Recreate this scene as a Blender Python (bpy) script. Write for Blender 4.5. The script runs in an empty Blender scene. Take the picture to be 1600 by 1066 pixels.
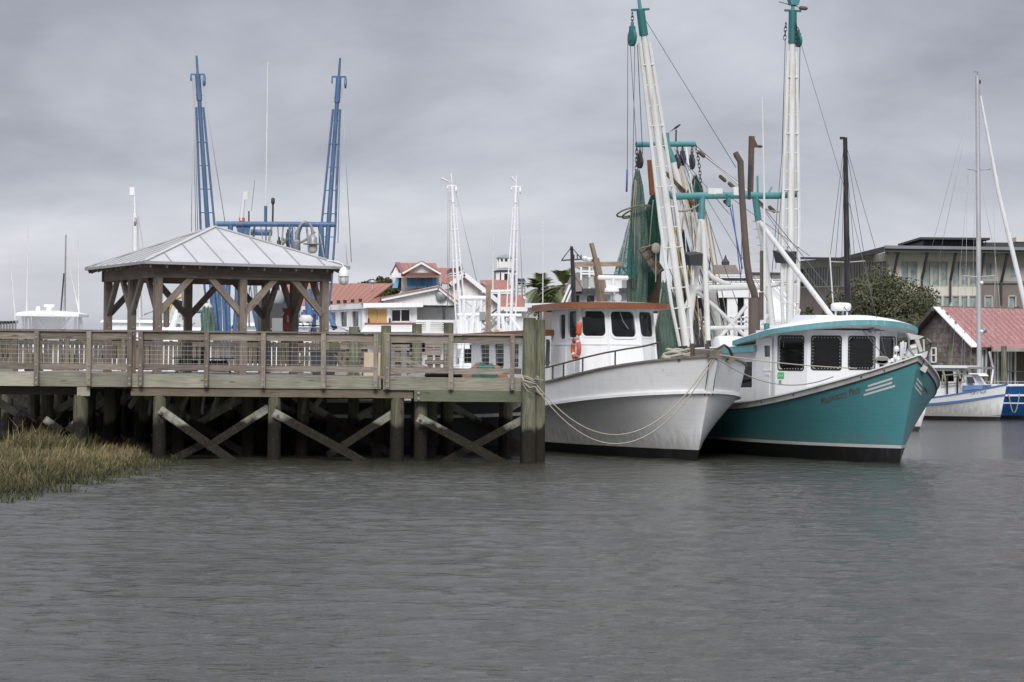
import bpy, math, random
from mathutils import Vector, Matrix
from mathutils.bvhtree import BVHTree
import numpy as np
rnd = random.Random(7)
SC = bpy.context.scene
COL = SC.collection
R = math.radians
V = Vector

# ------------------------------------------------------------------ camera, sky, sun, exposure
F = 80 / 36 * 1600
CAM = V((0, 0, 2.56))
ROT = (Matrix.Rotation(math.pi / 2 + math.atan(29 / F), 3, 'X') @ Matrix.Rotation(R(0.55), 3, 'Z'))
cam = bpy.data.cameras.new('camera'); cam.lens = 80; cam.sensor_width = 36
cam.clip_start = 0.5; cam.clip_end = 9000
camo = bpy.data.objects.new('camera', cam); COL.objects.link(camo)
camo.matrix_world = Matrix.Translation(CAM) @ ROT.to_4x4()
SC.camera = camo

W = bpy.data.worlds.new('World'); SC.world = W; W.use_nodes = True
SUN_EL, SUN_AZ = R(38), R(180)          # azimuth clockwise from +Y: behind the camera, to the right
def build_world():
    nt = W.node_tree; N = nt.nodes; L = nt.links; N.clear()
    out = N.new('ShaderNodeOutputWorld')
    sky = N.new('ShaderNodeTexSky'); sky.sky_type = 'NISHITA'; sky.sun_disc = False
    sky.sun_elevation = SUN_EL; sky.sun_rotation = SUN_AZ
    b1 = N.new('ShaderNodeBackground'); b1.inputs[1].default_value = 0.08
    L.new(sky.outputs[0], b1.inputs[0])
    tc = N.new('ShaderNodeTexCoord'); sep = N.new('ShaderNodeSeparateXYZ')
    L.new(tc.outputs['Generated'], sep.inputs[0])
    def m(op, a, b=None, c=None):
        n = N.new('ShaderNodeMath'); n.operation = op
        for i, x in enumerate((a, b, c)):
            if x is None: continue
            if isinstance(x, (int, float)): n.inputs[i].default_value = x
            else: L.new(x, n.inputs[i])
        return n.outputs[0]
    z = m('MAXIMUM', sep.outputs[2], 0.0)
    den = m('ADD', z, 0.33)
    cx = m('DIVIDE', sep.outputs[0], den); cy = m('DIVIDE', sep.outputs[1], den)
    cmb = N.new('ShaderNodeCombineXYZ'); L.new(cx, cmb.inputs[0]); L.new(cy, cmb.inputs[1])
    def noise(scale, det, rough, dist, off):
        mp = N.new('ShaderNodeMapping'); mp.inputs['Location'].default_value = off
        mp.inputs['Scale'].default_value = (0.72, 0.85, 1)
        mp.inputs['Rotation'].default_value = (0, 0, R(18))
        L.new(cmb.outputs[0], mp.inputs[0])
        n = N.new('ShaderNodeTexNoise'); n.inputs['Scale'].default_value = scale
        n.inputs['Detail'].default_value = det; n.inputs['Roughness'].default_value = rough
        n.inputs['Distortion'].default_value = dist
        L.new(mp.outputs[0], n.inputs['Vector']); return n.outputs[0]
    n1 = noise(2.1, 5, 0.52, 0.3, (3.1, 1.7, 0)); n2 = noise(6.0, 6, 0.6, 0.5, (8.4, 2.2, 0))
    mixn = m('ADD', m('MULTIPLY', n1, 0.82), m('MULTIPLY', n2, 0.18))
    # density falls towards the horizon, where the far deck of cloud brightens
    t = m('ADD', m('MULTIPLY', mixn, 3.0), -1.07)
    el = N.new('ShaderNodeMapRange'); el.interpolation_type = 'SMOOTHSTEP'
    el.inputs[1].default_value = -0.01; el.inputs[2].default_value = 0.19
    el.inputs[3].default_value = 0.46; el.inputs[4].default_value = -0.20
    L.new(sep.outputs[2], el.inputs[0])
    t = m('ADD', t, el.outputs[0])
    ramp = N.new('ShaderNodeValToRGB'); L.new(t, ramp.inputs[0])
    e = ramp.color_ramp.elements
    e[0].position = 0.08; e[0].color = (0.205, 0.212, 0.250, 1)
    e[1].position = 1.0; e[1].color = (0.47, 0.48, 0.515, 1)
    k = e.new(0.5); k.color = (0.328, 0.338, 0.382, 1)
    hi = N.new('ShaderNodeMapRange'); hi.interpolation_type = 'SMOOTHSTEP'
    hi.inputs[1].default_value = 0.20; hi.inputs[2].default_value = 0.85
    hi.inputs[3].default_value = 1.0; hi.inputs[4].default_value = 3.3
    L.new(sep.outputs[2], hi.inputs[0])
    b2 = N.new('ShaderNodeBackground'); L.new(ramp.outputs[0], b2.inputs[0]); L.new(hi.outputs[0], b2.inputs[1])
    mx = N.new('ShaderNodeMixShader'); mx.inputs[0].default_value = 0.94
    L.new(b1.outputs[0], mx.inputs[1]); L.new(b2.outputs[0], mx.inputs[2]); L.new(mx.outputs[0], out.inputs[0])
build_world()
sun = bpy.data.lights.new('sun', 'SUN'); sun.energy = 1.5; sun.angle = R(24); sun.color = (1.0, 0.97, 0.93)
suno = bpy.data.objects.new('sun', sun); COL.objects.link(suno)
sd = V((math.sin(SUN_AZ) * math.cos(SUN_EL), math.cos(SUN_AZ) * math.cos(SUN_EL), math.sin(SUN_EL)))
suno.rotation_euler = sd.to_track_quat('Z', 'Y').to_euler(); suno.location = sd * 80
vs = SC.view_settings; vs.view_transform = 'Standard'; vs.look = 'None'; vs.exposure = 0.6; vs.gamma = 1
vs.use_curve_mapping = False
SC.render.engine = 'CYCLES'
SC.cycles.max_bounces = 6; SC.cycles.transparent_max_bounces = 12

# ------------------------------------------------------------------ measuring from the photograph (1600 px wide)
def ray(px, py):
    d = ROT @ V(((px - 800) / F, (533 - py) / F, -1.0)); return d / d.y
def at(px, py, Y): return CAM + ray(px, py) * Y
def X_(px, Y, py=562): return at(px, py, Y).x
def Z_(px, py, Y): return at(px, py, Y).z
def rootmat(root): return Matrix.Translation(root.location) @ Matrix.Rotation(root.rotation_euler.z, 4, 'Z')
def onx(root, px, py, x):                 # where a sight line meets the boat's transverse plane
    Mi = rootmat(root).inverted(); o = Mi @ CAM; d = Mi.to_3x3() @ ray(px, py)
    return o + d * ((x - o.x) / d.x)
def ony(root, px, py, y):
    Mi = rootmat(root).inverted(); o = Mi @ CAM; d = Mi.to_3x3() @ ray(px, py)
    return o + d * ((y - o.y) / d.y)
def loc(root, p): return rootmat(root).inverted() @ V(p)
def proj(p):
    q = ROT.transposed() @ (V(p) - CAM); return 800 + q.x / -q.z * F, 533 - q.y / -q.z * F

# ------------------------------------------------------------------ objects
def link(o, parent=None):
    COL.objects.link(o)
    if parent is not None: o.parent = parent
    return o
def tag(o, label=None, cat=None, group=None, kind=None):
    if label: o['label'] = label
    if cat: o['category'] = cat
    if group: o['group'] = group
    if kind: o['kind'] = kind
    return o
def thing(name, label, cat, loc=(0, 0, 0), rz=0.0, group=None):
    o = bpy.data.objects.new(name, None); o.empty_display_size = 0.3
    COL.objects.link(o); o.location = loc; o.rotation_euler = (0, 0, rz)
    return tag(o, label, cat, group)

class MB:
    def __init__(s, inv=None): s.v = []; s.f = []; s.inv = inv
    def add(s, vs, fs):
        b = len(s.v)
        s.v += [tuple(s.inv @ V(p)) if s.inv else tuple(p) for p in vs]
        s.f += [tuple(i + b for i in f) for f in fs]
    def hexa(s, p):     # 4 bottom + 4 top corners
        s.add(p, [(3, 2, 1, 0), (4, 5, 6, 7), (0, 1, 5, 4), (1, 2, 6, 5), (2, 3, 7, 6), (3, 0, 4, 7)]); return s
    def box(s, c, sz, rz=0):
        hx, hy, hz = sz[0] / 2, sz[1] / 2, sz[2] / 2; ca, sa = math.cos(rz), math.sin(rz)
        P = []
        for z in (-hz, hz):
            for x, y in ((-hx, -hy), (hx, -hy), (hx, hy), (-hx, hy)):
                P.append((c[0] + x * ca - y * sa, c[1] + x * sa + y * ca, c[2] + z))
        return s.hexa(P)
    def bx(s, x0, x1, y0, y1, z0, z1): return s.box(((x0 + x1) / 2, (y0 + y1) / 2, (z0 + z1) / 2), (abs(x1 - x0), abs(y1 - y0), abs(z1 - z0)))
    def bar(s, p0, p1, w, h, up=(0, 0, 1)):
        p0 = V(p0); p1 = V(p1); d = (p1 - p0).normalized(); up = V(up)
        if abs(d.dot(up)) > 0.98: up = V((0, 1, 0)) if abs(d.y) < 0.9 else V((1, 0, 0))
        a = d.cross(up).normalized() * (w / 2); b = a.cross(d).normalized() * (h / 2)
        s.hexa([p0 - a - b, p0 + a - b, p1 + a - b, p1 - a - b, p0 - a + b, p0 + a + b, p1 + a + b, p1 - a + b]); return s
    def tube(s, pts, r, n=8, cap=True):
        pts = [V(p) for p in pts]; k = len(pts)
        rs = list(r) if isinstance(r, (list, tuple)) else [r] * k
        d0 = (pts[1] - pts[0]).normalized(); up = V((0, 0, 1)) if abs(d0.z) < 0.9 else V((1, 0, 0))
        vs, fs = [], []
        for i in range(k):
            d = (pts[min(i + 1, k - 1)] - pts[max(i - 1, 0)]).normalized()
            a = d.cross(up)
            if a.length < 1e-4: a = d.cross(V((0.3, 1, 0.1)))
            a.normalize(); b = a.cross(d).normalized(); up = -b if False else up
            for j in range(n):
                t = 2 * math.pi * j / n
                vs.append(pts[i] + (a * math.cos(t) + b * math.sin(t)) * rs[i])
        for i in range(k - 1):
            for j in range(n):
                j2 = (j + 1) % n
                fs.append((i * n + j, i * n + j2, (i + 1) * n + j2, (i + 1) * n + j))
        if cap: fs += [tuple(range(n))[::-1], tuple((k - 1) * n + j for j in range(n))]
        s.add(vs, fs); return s
    def lathe(s, prof, c=(0, 0, 0), n=16, axis='Z'):
        vs, fs = [], []; k = len(prof)
        for r, z in prof:
            for j in range(n):
                t = 2 * math.pi * j / n
                x, y = r * math.cos(t), r * math.sin(t)
                p = (x, y, z) if axis == 'Z' else ((z, x, y) if axis == 'X' else (x, z, y))
                vs.append((c[0] + p[0], c[1] + p[1], c[2] + p[2]))
        for i in range(k - 1):
            for j in range(n):
                j2 = (j + 1) % n; fs.append((i * n + j, i * n + j2, (i + 1) * n + j2, (i + 1) * n + j))
        fs += [tuple(range(n))[::-1], tuple((k - 1) * n + j for j in range(n))]
        s.add(vs, fs); return s
    def poly(s, pts): s.add(pts, [tuple(range(len(pts)))]); return s
    def prism(s, pts, ext):
        n = len(pts); e = V(ext); P = [V(p) for p in pts]
        s.add(P + [p + e for p in P], [tuple(range(n))[::-1], tuple(range(n, 2 * n))] + [(i, (i + 1) % n, n + (i + 1) % n, n + i) for i in range(n)]); return s
    def grid(s, rows):      # rows of equal-length point lists
        n = len(rows[0]); vs = [p for r in rows for p in r]
        s.add(vs, [(i * n + j, i * n + j + 1, (i + 1) * n + j + 1, (i + 1) * n + j) for i in range(len(rows) - 1) for j in range(n - 1)]); return s
    def sweep(s, pts, w, h, up=(0, 0, 1)):   # rectangular section along a path
        pts = [V(p) for p in pts]; k = len(pts); vs, fs = [], []
        for i in range(k):
            d = (pts[min(i + 1, k - 1)] - pts[max(i - 1, 0)]).normalized()
            a = d.cross(V(up)).normalized() * (w / 2); b = a.cross(d).normalized() * (h / 2)
            vs += [pts[i] - a - b, pts[i] + a - b, pts[i] + a + b, pts[i] - a + b]
        for i in range(k - 1):
            for j in range(4):
                j2 = (j + 1) % 4; fs.append((i * 4 + j, i * 4 + j2, i * 4 + 4 + j2, i * 4 + 4 + j))
        fs += [(3, 2, 1, 0), tuple(4 * (k - 1) + j for j in range(4))]
        s.add(vs, fs); return s
    def mesh(s, name, mat, smooth=False, angle=None):
        me = bpy.data.meshes.new(name); me.from_pydata(s.v, [], s.f); me.update()
        if mat: me.materials.append(mat)
        if smooth:
            me.polygons.foreach_set('use_smooth', [True] * len(me.polygons))
            if angle: me.set_sharp_from_angle(angle=R(angle))
        return me
    def build(s, name, mat, parent=None, smooth=False, angle=None):
        return link(bpy.data.objects.new(name, s.mesh(name, mat, smooth, angle)), parent)

def inst(me, name, parent, loc=(0, 0, 0), rot=(0, 0, 0), scale=None, M=None):
    o = bpy.data.objects.new(name, me); link(o, parent)
    if M is not None: o.matrix_local = M
    else:
        o.location = loc; o.rotation_euler = rot
        if scale: o.scale = scale
    return o
_beams = {}
def beam_mesh(L, w, h, mat):
    k = (round(L, 3), round(w, 3), round(h, 3), mat.name)
    if k not in _beams:
        b = MB(); b.box((0, 0, 0), (L, w, h)); _beams[k] = b.mesh('beam', mat)
    return _beams[k]
def beam(name, p0, p1, w, h, mat, parent, up=(0, 0, 1)):     # grain runs along the beam's own X
    p0 = V(p0); p1 = V(p1); d = p1 - p0; L = d.length; x = d / L; up = V(up)
    if abs(x.dot(up)) > 0.98: up = V((0, 1, 0))
    y = up.cross(x).normalized(); z = x.cross(y)
    M = Matrix((x, y, z)).transposed().to_4x4(); M.translation = (p0 + p1) / 2
    return inst(beam_mesh(L, w, h, mat), name, parent, M=M)
def cable(parent, a, b, r=0.009, sag=0.0, mat=None, name='cable', n=5):
    a = V(a); b = V(b); k = 2 if sag == 0 else 14
    pts = []
    for i in range(k):
        t = i / (k - 1); p = a.lerp(b, t); p.z -= sag * 4 * t * (1 - t); pts.append(p)
    return MB().tube(pts, r, n).build(name, mat or M_['wire'], parent, smooth=True)
def pipe(name, pts, r, mat, parent, n=10): return MB().tube(pts, r, n).build(name, mat, parent, smooth=True, angle=50)

# ------------------------------------------------------------------ materials
M_ = {}
class NT:
    def __init__(s, name):
        s.m = bpy.data.materials.new(name); s.m.use_nodes = True; s.t = s.m.node_tree; s.N = s.t.nodes
        s.b = s.N['Principled BSDF']; M_[name] = s.m
    def new(s, t): return s.N.new(t)
    def ln(s, a, b): s.t.links.new(a, b)
    def coords(s, scale=(1, 1, 1), world=False, rand=True):
        mp = s.new('ShaderNodeMapping'); mp.inputs['Scale'].default_value = scale
        if world:
            g = s.new('ShaderNodeNewGeometry'); s.ln(g.outputs['Position'], mp.inputs[0]); return mp.outputs[0]
        tc = s.new('ShaderNodeTexCoord')
        if rand:
            oi = s.new('ShaderNodeObjectInfo'); mu = s.new('ShaderNodeVectorMath'); mu.operation = 'MULTIPLY_ADD'
            cb = s.new('ShaderNodeCombineXYZ')
            for i in range(3): s.ln(oi.outputs['Random'], cb.inputs[i])
            s.ln(cb.outputs[0], mu.inputs[0]); mu.inputs[1].default_value = (37, 53, 71); s.ln(tc.outputs['Object'], mu.inputs[2])
            s.ln(mu.outputs[0], mp.inputs[0])
        else: s.ln(tc.outputs['Object'], mp.inputs[0])
        return mp.outputs[0]
    def noise(s, vec, scale, det=4, rough=0.55, dist=0):
        n = s.new('ShaderNodeTexNoise'); s.ln(vec, n.inputs['Vector']); n.inputs['Scale'].default_value = scale
        n.inputs['Detail'].default_value = det; n.inputs['Roughness'].default_value = rough; n.inputs['Distortion'].default_value = dist
        return n.outputs[0]
    def range(s, x, a, b, c=0.0, d=1.0):
        r = s.new('ShaderNodeMapRange'); s.ln(x, r.inputs[0])
        for i, v in enumerate((a, b, c, d)): r.inputs[i + 1].default_value = v
        return r.outputs[0]
    def mix(s, f, a, b, blend='MIX'):
        n = s.new('ShaderNodeMix'); n.data_type = 'RGBA'; n.blend_type = blend
        if isinstance(f, (int, float)): n.inputs[0].default_value = f
        else: s.ln(f, n.inputs[0])
        for i, x in ((6, a), (7, b)):
            if isinstance(x, tuple): n.inputs[i].default_value = (*x[:3], 1)
            else: s.ln(x, n.inputs[i])
        return n.outputs[2]
    def math(s, op, a, b=0.0):
        n = s.new('ShaderNodeMath'); n.operation = op
        for i, x in enumerate((a, b)):
            if isinstance(x, (int, float)): n.inputs[i].default_value = x
            else: s.ln(x, n.inputs[i])
        return n.outputs[0]
    def bump(s, h, strength=0.3, dist=0.01):
        b = s.new('ShaderNodeBump'); b.inputs['Strength'].default_value = strength; b.inputs['Distance'].default_value = dist
        s.ln(h, b.inputs['Height']); s.ln(b.outputs[0], s.b.inputs['Normal'])
    def rand(s): return s.new('ShaderNodeObjectInfo').outputs['Random']
    def fin(s, col, rough=0.6, metal=0.0, spec=None):
        if isinstance(col, tuple): s.b.inputs['Base Color'].default_value = (*col[:3], 1)
        else: s.ln(col, s.b.inputs['Base Color'])
        if isinstance(rough, (int, float)): s.b.inputs['Roughness'].default_value = rough
        else: s.ln(rough, s.b.inputs['Roughness'])
        s.b.inputs['Metallic'].default_value = metal
        if spec is not None: s.b.inputs['Specular IOR Level'].default_value = spec
        return s.m
def dk(c, k): return tuple(x * k for x in c[:3])

def wood(name, c1, c2, green=None, gamt=0.5, rough=0.85, knots=True):
    t = NT(name); v = t.coords((0.5, 9, 9)); g = t.noise(v, 4.0, 6, 0.65, 0.4)
    col = t.mix(t.range(g, 0.3, 0.72), c1, c2)
    v2 = t.coords((0.9, 2, 2)); big = t.noise(v2, 1.4, 3)
    col = t.mix(t.range(big, 0.45, 0.75, 0, 0.55), col, dk(c1, 0.55))
    if green: col = t.mix(t.math('MULTIPLY', t.range(t.noise(t.coords((0.8, 1.6, 1.6)), 0.9, 4), 0.35, 0.7), gamt), col, green)
    rr = t.range(t.rand(), 0, 1, 0.68, 1.28)
    hs = t.new('ShaderNodeHueSaturation'); t.ln(col, hs.inputs['Color']); t.ln(rr, hs.inputs['Value']); col = hs.outputs[0]
    v3 = t.coords((0.35, 22, 22)); ck = t.noise(v3, 5, 3, 0.5)
    col = t.mix(t.range(ck, 0.60, 0.69, 0, 0.8), col, dk(c1, 0.25))
    kn = t.new('ShaderNodeTexVoronoi'); kn.inputs['Scale'].default_value = 1.0; t.ln(t.coords((1.6, 7, 7)), kn.inputs['Vector']); col = t.mix(t.range(kn.outputs['Distance'], 0.07, 0.2, 0.75, 0), col, dk(c1, 0.35))
    t.bump(t.math('ADD', g, t.math('MULTIPLY', ck, -0.6)), 0.6, 0.012)
    return t.fin(col, rough, spec=0.25)
wood('rail_wood', (0.165, 0.136, 0.109), (0.36, 0.318, 0.27), (0.19, 0.185, 0.13), 0.3)
wood('rim_wood', (0.24, 0.222, 0.175), (0.46, 0.44, 0.355), (0.28, 0.285, 0.205), 0.6)
wood('cap_green', (0.15, 0.165, 0.115), (0.24, 0.26, 0.19), (0.14, 0.17, 0.10), 0.6)
wood('cap_brown', (0.14, 0.11, 0.08), (0.24, 0.20, 0.15), (0.2, 0.19, 0.13), 0.5)
wood('gazebo_wood', (0.155, 0.125, 0.102), (0.32, 0.272, 0.23))
wood('deck_wood', (0.2, 0.185, 0.16), (0.34, 0.32, 0.28))
wood('picket_wood', (0.12, 0.095, 0.07), (0.26, 0.215, 0.165), (0.2, 0.2, 0.13), 0.4)
wood('brace_wood', (0.22, 0.21, 0.165), (0.42, 0.42, 0.35), (0.2, 0.22, 0.14), 0.4)
wood('drift_wood', (0.2, 0.14, 0.1), (0.36, 0.28, 0.22))
wood('bow_wood', (0.12, 0.1, 0.08), (0.3, 0.27, 0.23))
wood('shingle', (0.155, 0.13, 0.115), (0.34, 0.30, 0.265), None, rough=0.9)
wood('shed_wood', (0.1, 0.085, 0.07), (0.2, 0.175, 0.15))

def tidal(name, c1, c2, wet, zw=0.95, stretch=(7, 7, 0.5)):
    t = NT(name); g = t.noise(t.coords(stretch), 3, 6, 0.65, 0.3)
    col = t.mix(t.range(g, 0.3, 0.7), c1, c2)
    bl = t.noise(t.coords((1, 1, 0.5), world=True), 2.2, 4)
    col = t.mix(t.range(bl, 0.5, 0.72, 0, 0.6), col, dk(c1, 0.5))
    geo = t.new('ShaderNodeNewGeometry'); sp = t.new('ShaderNodeSeparateXYZ'); t.ln(geo.outputs['Position'], sp.inputs[0])
    zz = t.math('ADD', sp.outputs[2], t.math('MULTIPLY', t.noise(t.coords((1.2, 1.2, 0.8), world=True), 1.6, 5), -0.9))
    wetf = t.range(zz, zw - 0.56, zw - 0.40, 1, 0)
    barn = t.noise(t.coords((1, 1, 1), world=True), 26, 2)
    wc = t.mix(t.range(barn, 0.64, 0.72, 0, 0.35), wet, (0.22, 0.21, 0.17))
    col = t.mix(wetf, col, wc)
    ck = t.noise(t.coords((16, 16, 0.3)), 4, 3); col = t.mix(t.range(ck, 0.58, 0.66, 0, 0.8), col, dk(c1, 0.25))
    if name == 'piling_green':
        tp = t.math('ADD', sp.outputs[2], t.math('MULTIPLY', bl, 1.3)); col = t.mix(t.range(tp, 3.75, 4.1, 0, 0.6), col, (0.055, 0.062, 0.04))
    t.bump(t.math('ADD', g, ck), 0.9, 0.03)
    return t.fin(col, t.range(wetf, 0, 1, 0.9, 0.75), spec=0.22)
tidal('piling', (0.10, 0.095, 0.062), (0.195, 0.185, 0.13), (0.017, 0.014, 0.010))
tidal('piling_green', (0.13, 0.135, 0.085), (0.29, 0.285, 0.20), (0.024, 0.020, 0.014))
tidal('shade_dark_wood', (0.03, 0.027, 0.022), (0.06, 0.055, 0.045), (0.012, 0.010, 0.008))  # timber coloured near-black to paint in the shade under the pier
tidal('brace_tidal', (0.24, 0.235, 0.185), (0.46, 0.45, 0.38), (0.024, 0.020, 0.014), zw=1.0, stretch=(0.6, 9, 9))

def paint(name, c, rough=0.45, dirt=(0.25, 0.2, 0.14), amt=0.25, var=0.12, streak=(3, 3, 0.35), metal=0.0, chips=None, spec=None, bump=0.0):
    t = NT(name); v = t.coords(streak)
    n = t.noise(v, 2.2, 5, 0.6); n2 = t.noise(t.coords(), 0.8, 3)
    col = t.mix(t.range(n2, 0.3, 0.7, 0, 1), dk(c, 1 - var), dk(c, 1 + var * 0.6))
    col = t.mix(t.range(n, 0.52, 0.8, 0, amt), col, dirt)
    if chips:
        cn = t.noise(t.coords((2, 2, 1)), 7, 6, 0.7); col = t.mix(t.range(cn, chips[1], chips[1] + 0.06, 0, 0.9), col, chips[0])
    if bump: t.bump(t.noise(t.coords(), 2.0, 3), bump, 0.05)
    return t.fin(col, t.range(n, 0.3, 0.8, rough * 0.85, min(1, rough * 1.3)), metal, spec)
def hullpaint(name, c, dirt, amt, rough):
    t = NT(name); n2 = t.noise(t.coords(), 0.8, 3); col = t.mix(t.range(n2, 0.3, 0.7), dk(c, 0.95), dk(c, 1.03))
    st = t.noise(t.coords((2.2, 2.2, 0.22)), 3.2, 6, 0.62); col = t.mix(t.range(st, 0.5, 0.78, 0, amt), col, dirt)
    rs = t.noise(t.coords((5, 5, 0.4)), 2.4, 5, 0.6); col = t.mix(t.range(rs, 0.67, 0.78, 0, 0.55), col, (0.22, 0.125, 0.07))
    sc = t.noise(t.coords((1, 1, 2.2)), 1.7, 7, 0.72); col = t.mix(t.range(sc, 0.61, 0.69, 0, 0.22), col, dk(dirt, 0.85))
    geo = t.new('ShaderNodeNewGeometry'); sp = t.new('ShaderNodeSeparateXYZ'); t.ln(geo.outputs['Position'], sp.inputs[0])
    zz = t.math('ADD', sp.outputs[2], t.math('MULTIPLY', st, -0.9)); col = t.mix(t.range(zz, -0.15, 0.28, 0.5, 0), col, (0.20, 0.19, 0.14))
    pl = t.new('ShaderNodeTexWave'); pl.bands_direction = 'Z'; pl.inputs['Scale'].default_value = 1.55; pl.inputs['Distortion'].default_value = 0.6; pl.inputs['Detail'].default_value = 2
    t.ln(t.coords(rand=False), pl.inputs['Vector']); seam = t.range(pl.outputs['Fac'], 0.0, 0.06, 0, 1)
    t.bump(t.math('ADD', t.math('MULTIPLY', seam, 0.09), t.noise(t.coords(), 1.6, 4)), 0.3, 0.035)
    return t.fin(col, t.range(st, 0.3, 0.8, rough * 0.85, rough * 1.5))
hullpaint('hull_white', (0.82, 0.825, 0.825), (0.52, 0.50, 0.44), 0.25, 0.4)
paint('white', (0.74, 0.745, 0.74), 0.4, (0.45, 0.40, 0.32), 0.3, 0.06)
paint('white_cabin', (0.78, 0.785, 0.78), 0.4, (0.5, 0.47, 0.4), 0.18, 0.04)
paint('white_rig', (0.70, 0.70, 0.67), 0.5, (0.4, 0.27, 0.15), 0.6, 0.1, chips=((0.25, 0.13, 0.07), 0.655))
paint('white_far', (0.82, 0.825, 0.825), 0.6, (0.5, 0.48, 0.44), 0.3, 0.08)
paint('antenna_white', (0.7, 0.7, 0.68), 0.5, amt=0.1)
hullpaint('hull_teal', (0.085, 0.29, 0.315), (0.11, 0.25, 0.255), 0.25, 0.33)
paint('teal', (0.075, 0.26, 0.26), 0.45, (0.25, 0.33, 0.32), 0.45, 0.15, chips=((0.3, 0.38, 0.37), 0.66))
paint('teal_trim', (0.13, 0.36, 0.38), 0.5, (0.5, 0.6, 0.6), 0.6, 0.15, streak=(8, 8, 0.6))
paint('teal_dark', (0.02, 0.15, 0.15), 0.5, (0.15, 0.12, 0.08), 0.3)
paint('band_grey', (0.56, 0.56, 0.54), 0.5, (0.3, 0.26, 0.2), 0.5, 0.1)
paint('bottom_black', (0.014, 0.014, 0.016), 0.5, (0.08, 0.075, 0.06), 0.4)
paint('blue_rig', (0.075, 0.145, 0.27), 0.5, (0.25, 0.3, 0.38), 0.5, 0.2, chips=((0.42, 0.46, 0.5), 0.62))
paint('blue_dark', (0.03, 0.09, 0.25), 0.5)
paint('blue_hull', (0.012, 0.085, 0.27), 0.25, (0.05, 0.12, 0.25), 0.2)
paint('blue_stripe', (0.07, 0.16, 0.38), 0.4)
paint('blue_shutter', (0.13, 0.36, 0.58), 0.6, (0.15, 0.35, 0.5), 0.4, 0.1)
paint('blue_tarp', (0.06, 0.13, 0.28), 0.6)
paint('visor_brown', (0.24, 0.085, 0.032), 0.35, (0.12, 0.045, 0.02), 0.6, 0.25, streak=(0.6, 0.6, 6))
paint('rust', (0.10, 0.066, 0.047), 0.8, (0.2, 0.15, 0.11), 0.6, 0.25)
paint('pipe_brown', (0.115, 0.09, 0.075), 0.75, (0.055, 0.035, 0.025), 0.8, 0.3, chips=((0.19, 0.13, 0.09), 0.62))
paint('dark_metal', (0.04, 0.042, 0.045), 0.55, (0.1, 0.09, 0.08), 0.4)
paint('black', (0.012, 0.012, 0.013), 0.5)
paint('mast_black', (0.018, 0.018, 0.022), 0.3)
paint('grey_metal', (0.30, 0.31, 0.31), 0.45, (0.2, 0.18, 0.15), 0.4, metal=0.3)
paint('alu', (0.55, 0.56, 0.57), 0.4, (0.4, 0.4, 0.4), 0.3, metal=0.5)
paint('wire', (0.10, 0.10, 0.10), 0.5, metal=0.3)
paint('wire_light', (0.42, 0.42, 0.42), 0.5, metal=0.3)
paint('bolt', (0.28, 0.27, 0.25), 0.6, (0.2, 0.15, 0.1), 0.5)
paint('rope', (0.40, 0.37, 0.30), 0.9, (0.2, 0.18, 0.14), 0.5, streak=(20, 20, 20))
paint('rope_grey', (0.30, 0.29, 0.25), 0.9, (0.12, 0.11, 0.09), 0.5, streak=(20, 20, 20))
paint('rope_blue', (0.08, 0.12, 0.3), 0.9)
paint('rope_yellow', (0.5, 0.33, 0.08), 0.9)
paint('orange', (0.55, 0.10, 0.045), 0.6, (0.3, 0.06, 0.03), 0.4)
paint('pale_ply', (0.50, 0.40, 0.27), 0.8, (0.4, 0.3, 0.2), 0.4)
paint('orange_net', (0.24, 0.095, 0.06), 0.9, (0.2, 0.07, 0.04), 0.6, streak=(12, 12, 12))
paint('green_net', (0.025, 0.12, 0.09), 0.9, (0.01, 0.07, 0.05), 0.6, streak=(12, 12, 12))
paint('red_box', (0.19, 0.018, 0.022), 0.45, (0.1, 0.01, 0.01), 0.5, 0.2)
paint('green_sign', (0.06, 0.42, 0.10), 0.5)
paint('lettering', (0.20, 0.032, 0.03), 0.5)
paint('lettering_grey', (0.12, 0.12, 0.13), 0.5)
paint('gazebo_roof', (0.50, 0.50, 0.49), 0.5, (0.40, 0.40, 0.385), 0.5, 0.08, metal=0.1)
paint('gazebo_seam', (0.38, 0.39, 0.39), 0.5, metal=0.3)
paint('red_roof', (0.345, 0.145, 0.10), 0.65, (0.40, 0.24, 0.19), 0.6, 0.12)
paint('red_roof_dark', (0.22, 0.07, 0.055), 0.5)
paint('shed_roof', (0.32, 0.14, 0.125), 0.55, (0.58, 0.44, 0.41), 0.9, 0.12, streak=(1, 5, 5))
paint('roof_brown', (0.17, 0.135, 0.11), 0.8, (0.1, 0.08, 0.07), 0.4)
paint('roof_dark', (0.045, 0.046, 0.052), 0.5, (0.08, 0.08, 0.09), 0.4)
paint('roof_edge', (0.2, 0.21, 0.22), 0.5)
paint('cream', (0.62, 0.60, 0.52), 0.8, (0.45, 0.42, 0.34), 0.3, 0.06)
paint('tan_stucco', (0.42, 0.405, 0.365), 0.8, (0.33, 0.3, 0.26), 0.4, 0.06)
paint('brick_brown', (0.20, 0.168, 0.152), 0.85, (0.14, 0.10, 0.09), 0.5, 0.12, streak=(4, 4, 4))
paint('plywood', (0.52, 0.32, 0.12), 0.8, (0.4, 0.22, 0.07), 0.4, 0.1)
paint('door_brown', (0.19, 0.10, 0.06), 0.6)
paint('lamp_glass', (0.62, 0.62, 0.58), 0.2)
paint('skin', (0.45, 0.27, 0.19), 0.6, amt=0.0)
paint('mud', (0.075, 0.062, 0.045), 0.75, (0.04, 0.033, 0.024), 0.6, 0.2, streak=(1, 1, 1))
paint('land', (0.13, 0.125, 0.09), 0.95, (0.08, 0.09, 0.05), 0.7, 0.2, streak=(.05, .05, .05))
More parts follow.
